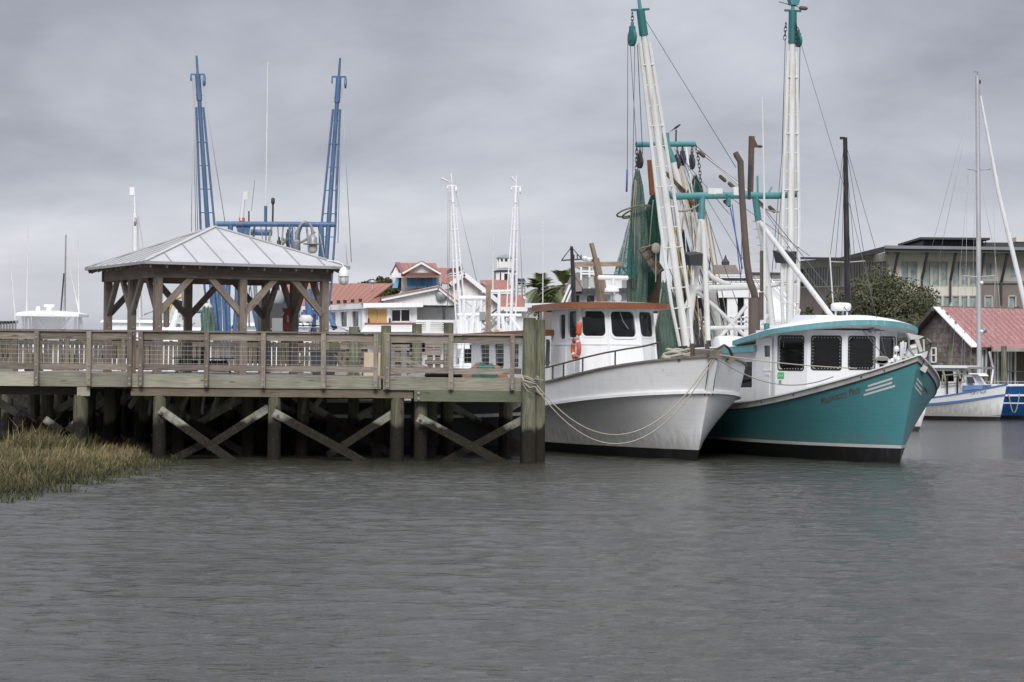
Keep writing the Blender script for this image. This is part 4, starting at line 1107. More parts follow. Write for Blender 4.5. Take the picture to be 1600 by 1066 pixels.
# ================================================================= teal boat
def teal_boat():
    r0 = onwater(1406, 724); ph = R(20)
    t = thing('teal_trawler', 'teal hulled shrimp trawler with a white wheelhouse and tall white outriggers', 'boat', (r0.x, r0.y, 0), ph - math.pi / 2)
    ex = math.exp
    sheer = lambda u: 1.05 + 1.55 * ex(-(u / 2.75) ** .95) + .25 * max(0, (u - 10) / 7) ** 2
    h = Hull(t, 17.5, [dict(z=lambda u: -.6, B=1.5, Lb=8, p=2.2, sx=-.12), dict(z=lambda u: .38, B=2.0, Lb=7.5, p=3.0, sx=.06), dict(z=lambda u: .46, B=2.02, Lb=7.5, p=3.0, sx=.085),
                       dict(z=sheer, B=2.28, Lb=6.4, p=3.7, sx=.84), dict(z=lambda u: sheer(u) + .17, B=2.30, Lb=6.4, p=3.75, sx=.90)])
    h.strip('hull_bottom', 0, 1, M_['bottom_black']); h.strip('boot_stripe', 1, 2, M_['band_grey']); h.strip('hull', 2, 3, M_['hull_teal'], 8, 1.12)
    h.rail('sheer_guard', 3, .03, .03, M_['black'], .012, 0); 
    h.strip('bulwark_band', 3, 4, M_['band_grey']); h.rail('cap_rail', 4, .16, .035, M_['white'], -.03, .015)
    h.deck(4, -.45, M_['white_far']); h.bvh()
    # stem cap, bolts along the band
    m = MB()
    for px, py in ((1382, 579), (1318, 593), (1346, 589), (1240, 617), (1412, 566), (1190, 628)):
        p = h.hit(px, py, .01)
        if p: MB().lathe([(.0, -.02), (.022, -.015), (.022, .01)], tuple(p), 6, 'Y').build('bolt', M_['rust'], t)
    # white dashes on both bows
    def decal(name, quads, mat, n=8):
        m = MB()
        for (x0, y0), (x1, y1), w in quads:
            a = []; b = []
            for k in range(n + 1):
                x, y = x0 + (x1 - x0) * k / n, y0 + (y1 - y0) * k / n
                p, q = h.hit(x, y - w / 2), h.hit(x, y + w / 2)
                if p and q: a.append(p); b.append(q)
            if len(a) > 1: m.grid([a, b])
        return m.build(name, mat, t)
    decal('bow_stripes', [((1356, 603.5), (1394.5, 591.5), 3.2), ((1352.5, 610.5), (1394, 598), 3.2), ((1349.5, 617.5), (1398.5, 603), 3.2)], M_['white'])
    decal('bow_stripes', [((1432.3, 591.5), (1440.5, 601.5), 4), ((1430.7, 598), (1440, 609.5), 4), ((1428.7, 603.5), (1439.3, 616.5), 4)], M_['white'])
    # name on the bow: small capitals
    def lettering(text, x0, y0, x1, y1, hpx, mat):
        sizes = []; cur = 0; items = []
        for w in text.split(' '):
            for i, ch in enumerate(w): items.append((ch, 1.0 if i == 0 else .74))
            items.append((' ', .5))
        items.pop(); m = MB(); glyphs = []; x = 0
        for ch, s in items:
            if ch == ' ': x += .42; continue
            c = bpy.data.curves.new('g', 'FONT'); c.body = ch; c.size = 1.0; c.resolution_u = 2; c.shear = .12
            o = bpy.data.objects.new('g', c); COL.objects.link(o); me = o.to_mesh()
            vs = [v.co.copy() * s for v in me.vertices]; fs = [tuple(p.vertices) for p in me.polygons]
            if vs:
                mn = min(v.x for v in vs); mx_ = max(v.x for v in vs); glyphs.append(([(v.x - mn + x, v.y) for v in vs], fs)); x += mx_ - mn + .09
            o.to_mesh_clear(); bpy.data.objects.remove(o); bpy.data.curves.remove(c)
        sc = 1.0 / x; dx, dy = x1 - x0, y1 - y0
        for vs, fs in glyphs:
            P = []
            for u, v in vs: P.append(h.hit(x0 + dx * u * sc, y0 + dy * u * sc - v * hpx / .72, .008))
            if all(P): m.add(P, fs)
        return m.build('boat_name', mat, t)
    lettering("MAGWOOD'S PRIDE", 1283, 632.5, 1345, 613.0, 11.5, M_['lettering'])
    m = decal('port_name', [((1444, 606), (1449, 613), 5)], M_['lettering'], 3)
    # wheelhouse: five front facets
    a30 = R(30); xf = -2.06; c, s1, s2 = .48, 1.0, 1.0
    pl = [(-4.6, -1.86), (xf - .5 - .87, -1.85), (xf - .5, -c - .87), (xf, -c), (xf, c), (xf - .5, c + .87), (xf - .5 - .87, 1.85), (-4.6, 1.86)]
    zb, zt = 1.35, 3.42
    def wz(z): return (z - zb) / (zt - zb)
    mw = MB(); panes = []
    sp = [[], [(.10, .88, wz(2.36), wz(3.25), .07)], [(.12, .88, wz(2.38), wz(3.25), .07)], [(.1, .90, wz(2.40), wz(3.25), .07)], [(.12, .88, wz(2.42), wz(3.25), .07)], [(.12, .88, wz(2.42), wz(3.25), .07)], []]
    for i in range(7):
        (x0, y0), (x1, y1) = pl[i], pl[i + 1]
        ps, n = wall(mw, [(x0, y0, zb - (.25 if i in (0, 6) else 0)), (x1, y1, zb - (.25 if i in (0, 6) else 0)), (x1, y1, zt), (x0, y0, zt)], sp[i], .05); panes += [(p, n) for p in ps]
    mw.poly([(-4.6, 1.86, 1), (-4.6, -1.86, 1), (-4.6, -1.86, zt), (-4.6, 1.86, zt)]); mw.build('wheelhouse', M_['white_cabin'], t)
    for lp, n in panes:
        p = pane(lp, n, t, M_['glass_cabin'])
        m = MB(); ring(m, [x + n * .0425 for x in lp], n, .03, .012); m.build('window_gasket', M_['black'], p)
        m = MB(); cc = sum(lp, V()) / len(lp)         # light screw heads round each window
        N = len(lp)
        for k in range(N):
            A, B_ = lp[k], lp[(k + 1) % N]; q = max(1, int((B_ - A).length / .085))
            for j in range(q):
                x = A.lerp(B_, j / q); x = x + (cc - x).normalized() * .03 + n * .012; m.box(tuple(x), (.015, .015, .015))
        m.build('screw_heads', M_['white_cabin'], p)
    # dim interior behind the panes: pale boxes near the top, console, helm seat
    mm = MB(); mm.poly([(x * .98, y * .96, 1.2) for x, y in pl]); mm.build('cabin_floor', M_['black'], t)
    mm = MB(); mm.poly([(x * .985 - .02, y * .97, 3.38) for x, y in pl]); mm.build('cabin_ceiling', M_['white_far'], t)
    for px, xx in ((1234, -3.3), (1344, -2.5)): m = MB(); c_ = onx(t, px, 538, xx); m.box(tuple(c_), (.1, .42, .16)); m.build('pale_box', M_['lamp_glass'], t)
    m = MB(); m.hexa([(-3.0, -1.5, 1.3), (-2.5, -.9, 1.3), (-2.5, .9, 1.3), (-3.0, 1.5, 1.3), (-3.2, -1.4, 2.6), (-2.75, -.8, 2.45), (-2.75, .8, 2.45), (-3.2, 1.4, 2.6)]); m.build('console', M_['grey_metal'], t)
    m = MB(); m.box((-4.0, -.6, 2.4), (.15, .5, .7)); m.box((-3.8, -.6, 2.0), (.5, .5, .12)); m.tube([(-3.8, -.6, 1.25), (-3.8, -.6, 2.0)], .06); m.build('helm_seat', M_['dark_metal'], t)
    # side door with its small window, panel lines, green number plate
    dd = MB(); y = -1.885
    q = [(-4.12, y, 1.42), (-3.55, y, 1.42), (-3.55, y, 3.22), (-4.12, y, 3.22)]; ps, n = wall(dd, q, [(.16, .84, .52, .88, .02)], .03); d = dd.build('door', M_['white_cabin'], t)
    for lp in ps: pane(lp, n, d, M_['glass_dark']); m = MB(); ring(m, [x + n * .026 for x in lp], n, .04, .02); m.build('window_frame', M_['white_cabin'], d)
    for z in (1.6, 2.2): m = MB(); m.bx(-4.0, -3.68, y - .012, y, z, z + .5); m.build('door_panel', M_['white_cabin'], d)
    # green plate with its year on the first facet
    (x0, y0), (x1, y1) = pl[1], pl[2]
    fx = V((x1 - x0, y1 - y0, 0)).normalized(); fn = V((fx.y, -fx.x, 0))
    o_ = V((x0, y0, 0)) + fx * .08; m = MB(); P = [o_ + V((0, 0, 2.12)), o_ + fx * .2 + V((0, 0, 2.12)), o_ + fx * .2 + V((0, 0, 2.29)), o_ + V((0, 0, 2.29))]
    m.prism([p for p in P], fn * .012); pl_ = m.build('number_plate', M_['green_sign'], t)
    cv = bpy.data.curves.new('g', 'FONT'); cv.body = '2013'; cv.size = .085; to = bpy.data.objects.new('g', cv); COL.objects.link(to); me = to.to_mesh()
    m = MB(); m.add([o_ + fx * (.01 + v.co.x) + V((0, 0, 2.175 + v.co.y)) + fn * .016 for v in me.vertices], [tuple(p.vertices) for p in me.polygons]); to.to_mesh_clear(); bpy.data.objects.remove(to); m.build('year_print', M_['white'], pl_)
    m = MB(); P = [o_ + fx * .04 + V((0, 0, 1.98)), o_ + fx * .12 + V((0, 0, 1.98)), o_ + fx * .12 + V((0, 0, 2.08)), o_ + fx * .04 + V((0, 0, 2.08))]; m.prism(P, fn * .008); m.build('sticker', M_['grey_metal'], t)
    # roof: rounded visor, teal edge, crown
    ol = []
    for k in range(21):
        a = -math.pi / 2 + math.pi * k / 20; ol.append((xf - 1.35 + 1.85 * max(0, math.cos(a)) ** .8, 2.14 * math.sin(a)))
    ol = [(-5.75, -2.02)] + ol + [(-5.75, 2.02)]
    zr = lambda x, y: 3.56 - .026 * (xf - x) ** 2 * (1 if x < xf else 0) - .05 * y * y
    up = [V((x, y, zr(x, y) + .13)) for x, y in ol]; lo = [V((x, y, zr(x, y))) for x, y in ol]; N = len(ol)
    e = MB(); e.add(up + lo, [(i, (i + 1) % N, N + (i + 1) % N, N + i) for i in range(N)]); e.build('roof_edge', M_['teal_trim'], t, True, 40)
    m = MB(); rows = [[p + V((0, 0, .004)) for p in up + [up[0]]]]
    for k in (.93, .8, .6, .35, .02): rows.append([V((-3.2 + (p.x + 3.2) * k, p.y * k, p.z * k + (1 - k) * 3.52 + .004 + .26 * (1 - k ** 3))) for p in up + [up[0]]])
    m.grid(rows); m.poly([p + V((0, 0, .012)) for p in lo][::-1]); m.build('wheelhouse_roof', M_['white_cabin'], t, True, 50)
    b = MB(); c1 = onx(t, 1284, 503, -4.2); b.hexa([(-4.9, -.75, 3.5), (-3.3, -.75, 3.5), (-3.3, .5, 3.5), (-4.9, .5, 3.5), (-4.75, -.6, 3.86), (-3.5, -.6, 3.84), (-3.5, .4, 3.84), (-4.75, .4, 3.86)]); b.build('roof_hatch', M_['white_cabin'], t)
    # radome on legs
    c = onx(t, 1314, 479.5, -3.6); MB().lathe([(.2, -.115), (.265, -.09), (.28, -.0), (.265, .08), (.2, .105), (.02, .115)], tuple(c), 20).build('radome', M_['white_cabin'], t, True, 60)
    for dx, dy in ((.12, .12), (-.12, .12), (0, -.16)): pipe('radome_leg', [c + V((dx, dy, -.1)), c + V((dx, dy, -.45))], .03, M_['white'], t, 6)
    # lamp under the visor, small items
    c = onx(t, 1363, 517.5, -1.9); MB().lathe([(.02, .1), (.05, .07), (.1, -.03), (.1, -.05)], tuple(c), 12).build('deck_lamp', M_['grey_metal'], t, True, 40)
    c = onx(t, 1198, 513, -5.1); MB().lathe([(.07, -.12), (.08, .1), (.05, .14)], tuple(c), 10).build('navigation_light', M_['teal_dark'], t, True, 40)
    # lower deckhouse with teal fascia
    mw = MB(); q = [(-9.6, -1.8, .9), (-4.6, -1.8, .95), (-4.6, -1.8, 2.86), (-9.6, -1.8, 2.72)]
    A = (ony(t, 1150, 580, -1.8).x + 9.6) / 5; B_ = (ony(t, 1175, 580, -1.8).x + 9.6) / 5
    ps, n = wall(mw, q, [(A, B_, .48, .85, .04)], .04)
    mw.poly([(-9.6, 1.8, .9), (-9.6, -1.8, .9), (-9.6, -1.8, 2.72), (-9.6, 1.8, 2.72)]); mw.poly([(-4.6, 1.8, .95), (-9.6, 1.8, .9), (-9.6, 1.8, 2.72), (-4.6, 1.8, 2.86)]); mw.build('deckhouse', M_['white_cabin'], t)
    for lp in ps: pane(lp, n, t, M_['glass_dark'])
    m = MB(); m.hexa([(-9.9, -2.0, 2.70), (-4.55, -1.98, 2.84), (-4.55, 1.98, 2.84), (-9.9, 2, 2.7), (-9.9, -2.0, 2.87), (-4.55, -1.98, 3.01), (-4.55, 1.98, 3.01), (-9.9, 2, 2.87)]); m.build('deckhouse_fascia', M_['teal_trim'], t)
    m = MB(); m.hexa([(-9.88, -1.97, 2.873), (-4.57, -1.95, 3.013), (-4.57, 1.95, 3.013), (-9.88, 1.97, 2.873), (-9.6, -1.7, 2.93), (-4.6, -1.7, 3.07), (-4.6, 1.7, 3.07), (-9.6, 1.7, 2.93)]); m.build('deckhouse_roof', M_['white_cabin'], t)
    # white canister / raft on the deckhouse roof
    c = onx(t, 1140, 539, -7.4); m = MB(); m.lathe([(.1, -.48), (.24, -.42), (.27, -.02), (.285, -.02), (.285, .02), (.27, .02), (.24, .42), (.1, .48)], (0, 0, 0), 14, 'Y'); o = m.build('raft_canister', M_['white'], t, True, 40); o.location = c

    # ---------------- rig
    G = -9.8
    def g(px, py, x=G): return onx(t, px, py, x)
    T, Wm = M_['teal'], M_['white_rig']
    pipe('gantry_beam', [g(1044, 303), g(1052, 307.5), g(1095, 306), g(1150, 305.5), g(1215, 306), g(1246, 303)], .1, T, t, 12)
    for pa, pb in (((1097, 307), (1096, 343)), ((1180, 307), (1185, 345))):
        pipe('gantry_leg_top', [g(*pa), g(*pb)], .1, T, t)
    pipe('gantry_leg', [g(1096, 343), g(1091, 400), g(1083, 450), g(1073, 530)], [.105, .11, .115, .12], Wm, t)
    pipe('gantry_leg', [g(1185, 345), g(1193, 380), g(1199, 440), g(1208, 520)], .1, Wm, t)
    pipe('gantry_leg', [g(1098, 345, -9.2), g(1102, 420, -9.2), g(1106, 532, -9.2)], .085, Wm, t)
    pipe('gantry_crosspipe', [g(1083, 451), g(1199, 447.5)], .095, Wm, t); pipe('gantry_crosspipe', [g(1199, 447.5), g(1256, 437)], .065, Wm, t)
    pipe('gantry_crosspipe', [g(1106, 512.5, -9.2), g(1216, 511.5, -9.2)], .06, Wm, t)
    pipe('frame_brace', [g(1088, 455), g(1120, 482), g(1163, 524)], .06, Wm, t); pipe('frame_brace', [g(1166, 478), g(1150, 498), g(1118, 535)], .06, Wm, t)
    pipe('frame_brace', [g(1062, 497), g(1075, 470), g(1100, 441)], .05, Wm, t); pipe('frame_brace', [g(1200, 492), g(1178, 520)], .05, Wm, t)
    pipe('davit_arm', [g(1103, 424), g(1114, 434), g(1130, 442), g(1139, 443.5)], .075, Wm, t)
    pipe('stay_strut', [g(1187, 347), onx(t, 1302, 498, -4.2)], .075, Wm, t)
    pipe('derrick_leg', [g(1112, 455, -10.6), g(1126, 530, -10.6)], .16, Wm, t)
    for px in (1169, 1189): pipe('ladder_rail', [g(px, 340, -10.1), g(px + (3 if px < 1180 else 1), 520, -10.1)], .022, Wm, t, 6)
    for k in range(14): py = 346 + 12.5 * k; MB().bar(g(1169 + k * .2, py, -10.1), g(1189, py, -10.1), .03, .03).build('ladder_rung', Wm, t)
    # equipment on the gantry
    m = MB()
    for px, w, hh in ((1111, .26, .18), (1122, .2, .16), (1150, .24, .24)): MB().box(tuple(g(px, 299)), (.2, w, hh)).build('deck_box', M_['white'], t)
    pass
    pipe('gantry_spike', [g(1184, 306), g(1183.5, 275)], .035, T, t, 6); pipe('gantry_spike', [g(1200, 303), g(1206, 292)], .03, T, t, 6); pipe('gantry_stub', [g(1138, 308), g(1138, 322)], .075, T, t)
    for px, py in ((1083, 405), (1227, 402)):
        m = MB(); c = g(px, py, -9.4); m.hexa([tuple(c + V(q)) for q in ((-.25, -.2, -.16), (.2, -.18, -.2), (.2, .26, -.2), (-.25, .2, -.16), (-.25, -.3, .2), (.25, -.25, .1), (.25, .25, .16), (-.25, .2, .24))]); m.build('floodlight', M_['dark_metal'], t)
        pipe('floodlight_bracket', [c - V((0, 0, .15)), c - V((0, 0, .75))], .04, Wm, t, 6)
    # outriggers, stowed upright
    def b_(px, py, x): return onx(t, px, py, x)
    sd_ = V((0, 1, 0)) 
    boom(t, b_(1072, 540, -9.0), b_(996.5, -14, -9.0), Wm, M_['teal_dark'], (0.15, 1, .1), r=.115, wide=.27, gap=.26, nr=15, tip=.125, tipmat2=T, bl=False)
    boom(t, b_(1234, 530, -9.4), b_(1239, -20, -9.4), Wm, M_['teal_dark'], (0.1, 1, 0), r=.115, wide=.26, gap=.24, nr=16, tip=.16, tipmat2=T, bl=False)
    m = MB(); c = b_(1240, 3, -9.4); m.hexa([tuple(c + V(q)) for q in ((-.1, -.12, -.1), (.1, -.12, -.1), (.1, .12, -.1), (-.1, .12, -.1), (-.1, -.22, .25), (.1, -.22, .25), (.1, .22, .25), (-.1, .22, .25))]); m.build('head_plate', T, t)
    pipe('head_arm', [b_(1217, 3, -9.4), b_(1247, 11, -9.4)], .012, M_['dark_metal'], t, 5); MB().lathe([(.03, -.14), (.06, -.1), (.06, .1), (.03, .14)], tuple(b_(1255, 13, -9.4)), 8, 'Y').build('boom_light', M_['pipe_brown'], t)
    block(t, b_(988, 36, -9.0), .95, M_['teal_dark']); block(t, b_(1248, 48, -9.4), .7, M_['teal_dark'])
    for (x0, y0), (x1, y1) in (((988, 20), (988, 38)), ((1004, 20), (1006, 30)), ((1228, 36), (1226, 62)), ((1243, 36), (1247, 50)), ((1245, 46), (1244, 66))): chain(t, b_(x0, y0, -9.2), b_(x1, y1, -9.2), M_['dark_metal'])
    # aft boom and its crosstree
    A_ = -11.6
    pipe('aft_boom_top', [g(1040, 208, A_), g(1041, 226, A_), g(1052, 254, A_)], .11, T, t); pipe('aft_boom', [g(1052, 254, A_), g(1070, 320, A_), g(1092, 394, A_), g(1102, 440, A_)], [.115, .13, .14, .14], Wm, t)
    pipe('crosstree', [g(994, 226, A_), g(1086, 225, A_)], .085, T, t)
    pipe('perch_rod', [g(1056, 226, A_), g(1056.5, 203, A_)], .03, M_['rust'], t, 6)
    for px, py in ((1000, 228), (1058, 228), (1066, 228), (1081, 228)): chain(t, g(px, py, A_), g(px + .5, py + 17, A_), M_['rust']); 
    chain(t, g(995, 228, A_), g(994, 266, A_), M_['rust']); chain(t, g(1088, 228, A_), g(1093, 262, A_), M_['rust']); chain(t, g(1093, 262, A_), g(1096, 302, A_), M_['rust'])
    for px, py in ((1000, 236), (1058, 238), (1066.5, 232), (1081, 238)): block(t, g(px, py, A_), .75, M_['dark_metal'])
    # exhausts
    X1 = -6.6
    def e_(px, py): return onx(t, px, py, X1)
    pipe('exhaust_pipe', [e_(1149, 238), e_(1151, 243), e_(1157, 253), e_(1159, 300), e_(1163, 360), e_(1167, 410), e_(1171, 438), e_(1178, 456), e_(1180, 468)], [.075, .085, .09, .09, .095, .1, .1, .1, .1], M_['pipe_brown'], t, 12)
    MB().tube([e_(1178.5, 466), e_(1178.5, 552)], .165, 16).build('exhaust_muffler', M_['pipe_brown'], t, True, 50)
    pipe('light_mast', [onx(t, 1170.5, 312, -6.9), onx(t, 1172, 258, -6.9)], .045, M_['dark_metal'], t, 7)
    beam('light_mast', onx(t, 1172.5, 300, -6.95), onx(t, 1174.5, 213, -6.95), .1, .14, M_['rust'], t)
    m = MB(); c = onx(t, 1179, 225, -6.95); m.hexa([tuple(c + V(q)) for q in ((-.03, -.08, -.1), (.03, -.08, -.1), (.03, .12, -.1), (-.03, .12, -.1), (-.03, -.08, .16), (.03, -.08, .16), (.03, -.02, .16), (-.03, -.02, .16))]); m.build('light_bracket', M_['rust'], t)
    MB().lathe([(.03, -.08), (.045, -.02), (.03, .08)], tuple(onx(t, 1187, 229, -6.95)), 8, 'Y').build('mast_light', M_['dark_metal'], t)
    pipe('small_exhaust', [onx(t, 1190, 392, -7.4), onx(t, 1190, 455, -7.4)], .05, M_['pipe_brown'], t); pipe('small_muffler', [onx(t, 1190.5, 457, -7.4), onx(t, 1190.5, 500, -7.4)], .085, M_['pipe_brown'], t)
    pipe('whip_antenna', [onx(t, 1195, 520, -7.2), onx(t, 1194, 300, -7.2), onx(t, 1191, 152, -7.2)], [.035, .03, .02], M_['antenna_white'], t, 6)
    # running rigging
    Wd = M_['wire']
    for (x0, y0), (x1, y1), xa, xb, r in (((981, 55), (980, 300), -9, -9.6, .012), ((984, 56), (995, 240), -9, -11, .01), ((992, 56), (986, 470), -9, -11, .012), ((996, 70), (1004, 240), -9, -11.6, .014),
            ((1009, 32), (1150, 262), -9, -6.7, .012), ((1250, 70), (1247, 230), -9.4, -9.8, .014), ((1252, 70), (1330, 330), -9.4, -5.2, .009), ((1330, 330), (1385, 560), -5.2, -.6, .009),
            ((1227, 60), (1222, 240), -9.4, -9.9, .014), ((1222, 240), (1205, 440), -9.9, -10.2, .012), ((1228, 210), (1212, 420), -9.4, -10, .01),
            ((1082, 229), (1160, 290), -11.6, -8, .012), ((1090, 230), (1180, 312), -11.6, -9.8, .016), ((1060, 240), (1140, 335), -11.6, -9.8, .012), ((1068, 250), (1200, 470), -11.6, -5.5, .010),
            ((1183, 312), (1386, 563), -9.8, -.55, .014), ((1130, 300), (1265, 400), -9.8, -7, .011), ((1178, 305), (1290, 470), -9.8, -4.5, .011),
            ((1093, 300), (1160, 500), -11, -10, .013), ((1098, 310), (1130, 520), -11, -10, .013), ((1086, 300), (1112, 530), -11, -10, .014), ((1054, 300), (1090, 520), -11, -10, .014), ((1060, 290), (1104, 470), -11, -10.4, .016),
            ((1040, 300), (1064, 530), -11, -10, .014), ((1046, 420), (1090, 530), -10, -10, .016), ((1160, 320), (1158, 430), -9.6, -9.6, .014)):
        cable(t, onx(t, x0, y0, xa), onx(t, x1, y1, xb), r * .8, 0, Wd)
    for (x0, y0), (x1, y1), xa, xb, r, mt in (((1088, 232), (1178, 308), -11.6, -9.8, .03, 'white_rig'), ((1066, 245), (1093, 370), -11.6, -11, .028, 'white_rig'), ((1040, 320), (1085, 500), -11, -10.4, .03, 'white_rig'), ((1072, 230), (1086, 330), -11.4, -11, .025, 'white_rig'),
            ((1060, 248), (1100, 430), -11.5, -10.8, .02, 'rope_yellow'), ((1048, 335), (1088, 480), -11.5, -10.8, .02, 'rope_yellow'), ((1070, 445), (1106, 535), -10.6, -10, .02, 'rope_yellow'),
            ((1064, 240), (1096, 330), -11.5, -10.9, .014, 'rope_blue'), ((1141, 325), (1160, 420), -9.8, -8.6, .02, 'rope_blue'), ((1144, 320), (1158, 440), -9.8, -8.7, .016, 'rope_blue'), ((980, 265), (979, 300), -9, -9, .03, 'rope_blue'),
            ((1054, 232), (1082, 300), -11.6, -11.2, .012, 'rope_grey'), ((1050, 300), (1064, 420), -11, -10.5, .016, 'rope_grey')):
        cable(t, onx(t, x0, y0, xa), onx(t, x1, y1, xb), r, 0, M_[mt], 'rope')
    for px, py in ((1096, 241), (1129, 279), (1143, 290), (1136, 318), (1188, 318), (1206, 327)): 
        m = MB(); m.lathe([(.03, -.14), (.06, -.1), (.06, .1), (.03, .14)], (0, 0, 0), 8, 'X'); o = m.build('turnbuckle', M_['rust'], t); o.location = onx(t, px, py, -9.9); o.rotation_euler = (0, R(38), R(88))
    cable(t, g(1056, 329), g(1094, 318), .03, .1, M_['rope_grey'], 'rope'); cable(t, g(1188, 322), g(1217, 331), .025, .05, M_['rope_grey'], 'rope')
    # rubber-black net rack: the dark hanging chain mass beside the mast
    m = MB(); rr = random.Random(5)
    for k in range(26):
        x = -10.9 + rr.uniform(-.2, .2); a = onx(t, 1062 + rr.uniform(-6, 12), 470 + rr.uniform(-20, 20), x); b = onx(t, 1064 + rr.uniform(-7, 9), 540, x); m.tube([a, a.lerp(b, .5) + V((0, rr.uniform(-.08, .08), 0)), b], rr.uniform(.02, .04), 5)
    m.build('chain_bundle', M_['dark_metal'], t)
    rr = random.Random(21)
    for k in range(34):
        x0 = rr.uniform(1042, 1112); y0 = rr.uniform(300, 430); a = onx(t, x0, y0, -11 + rr.uniform(-.4, .6)); b = onx(t, x0 + rr.uniform(8, 40) * (1 if rr.random() < .8 else -1), rr.uniform(505, 540), -10.4 + rr.uniform(-.4, .6))
        mt = rr.choice(['wire', 'wire', 'white_rig', 'white_rig', 'rope_grey', 'rope_yellow', 'dark_metal']); cable(t, a, b, rr.uniform(.010, .022), 0, M_[mt])
    for k in range(9):
        x0 = rr.uniform(1068, 1150); pipe('deck_pipe', [onx(t, x0, rr.uniform(470, 500), -10.8), onx(t, x0 + rr.uniform(-4, 12), 545, -10.8)], rr.uniform(.03, .06), Wm, t, 6)
    for (x0, y0), (x1, y1) in (((1060, 292), (1085, 320)), ((1040, 270), (1070, 300))): beam('slanted_board', onx(t, x0, y0, -10.6), onx(t, x1, y1, -10.6), .05, .1, M_['rust'], t)
    return t, h
TB, TH = teal_boat()
def anchor_gear():
    t = thing('bow_anchor', 'rust-stained white anchor and roller frame lashed on the teal bow', 'anchor', rootmat(TB) @ V((.75, .1, 2.7)), TB.rotation_euler.z)
    iv = rootmat(t).inverted(); Y = at(1430, 560, 57.5).y
    def q(px, py, d=0): return iv @ at(px, py, 57.75 + d)
    def plate(name, pts, mat, th=.07):
        m = MB(); m.prism([q(*p) for p in pts], iv.to_3x3() @ V((0, th, 0))); return m.build(name, M_[mat], t)
    plate('fluke', [(1417, 520), (1444, 526), (1436, 530), (1423, 531)], 'band_grey', .3); plate('fluke', [(1430, 555), (1450, 549), (1447, 560), (1439, 572)], 'band_grey', .25); plate('fluke', [(1434, 565), (1448, 558), (1440, 574)], 'rust', .1)
    plate('shank', [(1430, 531), (1436, 530), (1442, 549), (1437, 551)], 'band_grey', .12); plate('shank', [(1422, 540), (1432, 537), (1434, 552), (1424, 560), (1416, 556)], 'band_grey', .2)
    pipe('stock', [q(1420, 546, .1), q(1455, 536, .1)], .04, M_['rust'], t, 7); pipe('stock', [q(1423, 544), q(1432, 542)], .045, M_['band_grey'], t, 7)
    pipe('roller_frame', [q(1420, 530), q(1420, 545), q(1432, 560), q(1438, 572)], .03, M_['grey_metal'], t, 6); pipe('roller_frame', [q(1443, 530), q(1444, 549)], .025, M_['band_grey'], t, 6); pipe('roller_frame', [q(1448, 529), q(1455, 535), q(1453, 550), q(1452, 568)], .02, M_['grey_metal'], t, 6)
    m = MB(); m.hexa([q(1436, 577), q(1446, 583), q(1446, 583, .3), q(1436, 577, .3), q(1441, 569), q(1450, 574), q(1450, 574, .3), q(1441, 569, .3)]); m.build('stem_chock', M_['band_grey'], t)
    # rail frame and small white fittings beside the wheelhouse
    m = MB()
    for a, b in (((1408, 565), (1408, 535)), ((1411, 560), (1411, 533)), ((1414, 553), (1415, 535)), ((1408, 552), (1416, 552))): m.tube([q(*a, .8), q(*b, .8)], .03, 6)
    m.build('bow_rail', M_['white_cabin'], t)
    m = MB()
    for px, py, r in ((1399, 558, .06), (1401, 545, .07), (1404, 562, .08), (1394, 563, .05), (1386, 566, .09)): m.lathe([(r, -r), (r * 1.1, 0), (r * .6, r)], tuple(q(px, py, .9)), 8)
    m.build('deck_fitting', M_['white_cabin'], t)
    m = MB()
    for k in range(5): m.tube([q(1378 + 10 * math.cos(a) * .9, 565 + 3 * math.sin(a) - k, .5) for a in [2 * math.pi * j / 14 for j in range(15)]], .03, 5)
    m.build('lashing', M_['rope_grey'], t)
anchor_gear()

# nets, trawl doors, float, bird
def hang_net(label, name, top, bot, prof, mat, x, seed=0, root=TB, folds=5, nz=26, flat=.6):
    rr = random.Random(seed); a = onx(root, *top, x); b = onx(root, *bot, x)
    t = thing(name, label, 'net', rootmat(root) @ a, root.rotation_euler.z); rows = []
    ph = rr.random() * 6
    for i in range(nz + 1):
        v = i / nz; c = (b - a) * v; r = np.interp(v, [p[0] for p in prof], [p[1] for p in prof]); row = []
        for j in range(41):
            th = 2 * math.pi * j / 40
            q = r * (1 + .28 * math.sin(folds * th + ph + 1.2 * v) + .14 * math.sin((folds * 2 + 1) * th - 3 * v + ph) + .06 * math.sin(9 * v + 3 * th))
            row.append((c.x + flat * q * math.cos(th), c.y + q * math.sin(th), c.z + .04 * math.sin(5 * th + ph)))
        rows.append(row)
    MB().grid(rows).build('netting', M_[mat], t, True)
    m = MB()
    for k in range(3):
        th = rr.uniform(3.5, 6); m.tube([V(rows[i][int(th / 6.283 * 40)]) + V((.03, 0, 0)) for i in range(2, nz, 4)], .02, 5)
    m.build('hauling_line', M_['rope_grey'], t, True); return t, rows
t, rows = hang_net('pale green trawl net hanging tall at the left of the white outrigger', 'trawl_net', (996, 266), (996, 486), [(0, .05), (.12, .14), (.4, .22), (.7, .27), (.86, .27), (1, .25)], 'net_green', -11.3, 1)
m = MB()
for k in range(2):
    c = onx(TB, 995 + k * 3, 330, -11.3) - onx(TB, 996, 266, -11.3); m.tube([(c.x + .4 * math.cos(a), c.y + (.52 - .12 * k) * math.sin(a) - .1, c.z + .1 * math.sin(a) + .13 * math.cos(a) - .04 * k) for a in [2 * math.pi * j / 24 for j in range(25)]], .028, 5)
m.build('net_hoop', M_['cap_green'], t, True)
hang_net('deep green trawl net bunched right behind the pale green one', 'trawl_net', (1022, 300), (1010, 460), [(0, .04), (.2, .17), (.5, .25), (.8, .28), (1, .12)], 'net_deep', -11.9, 2)
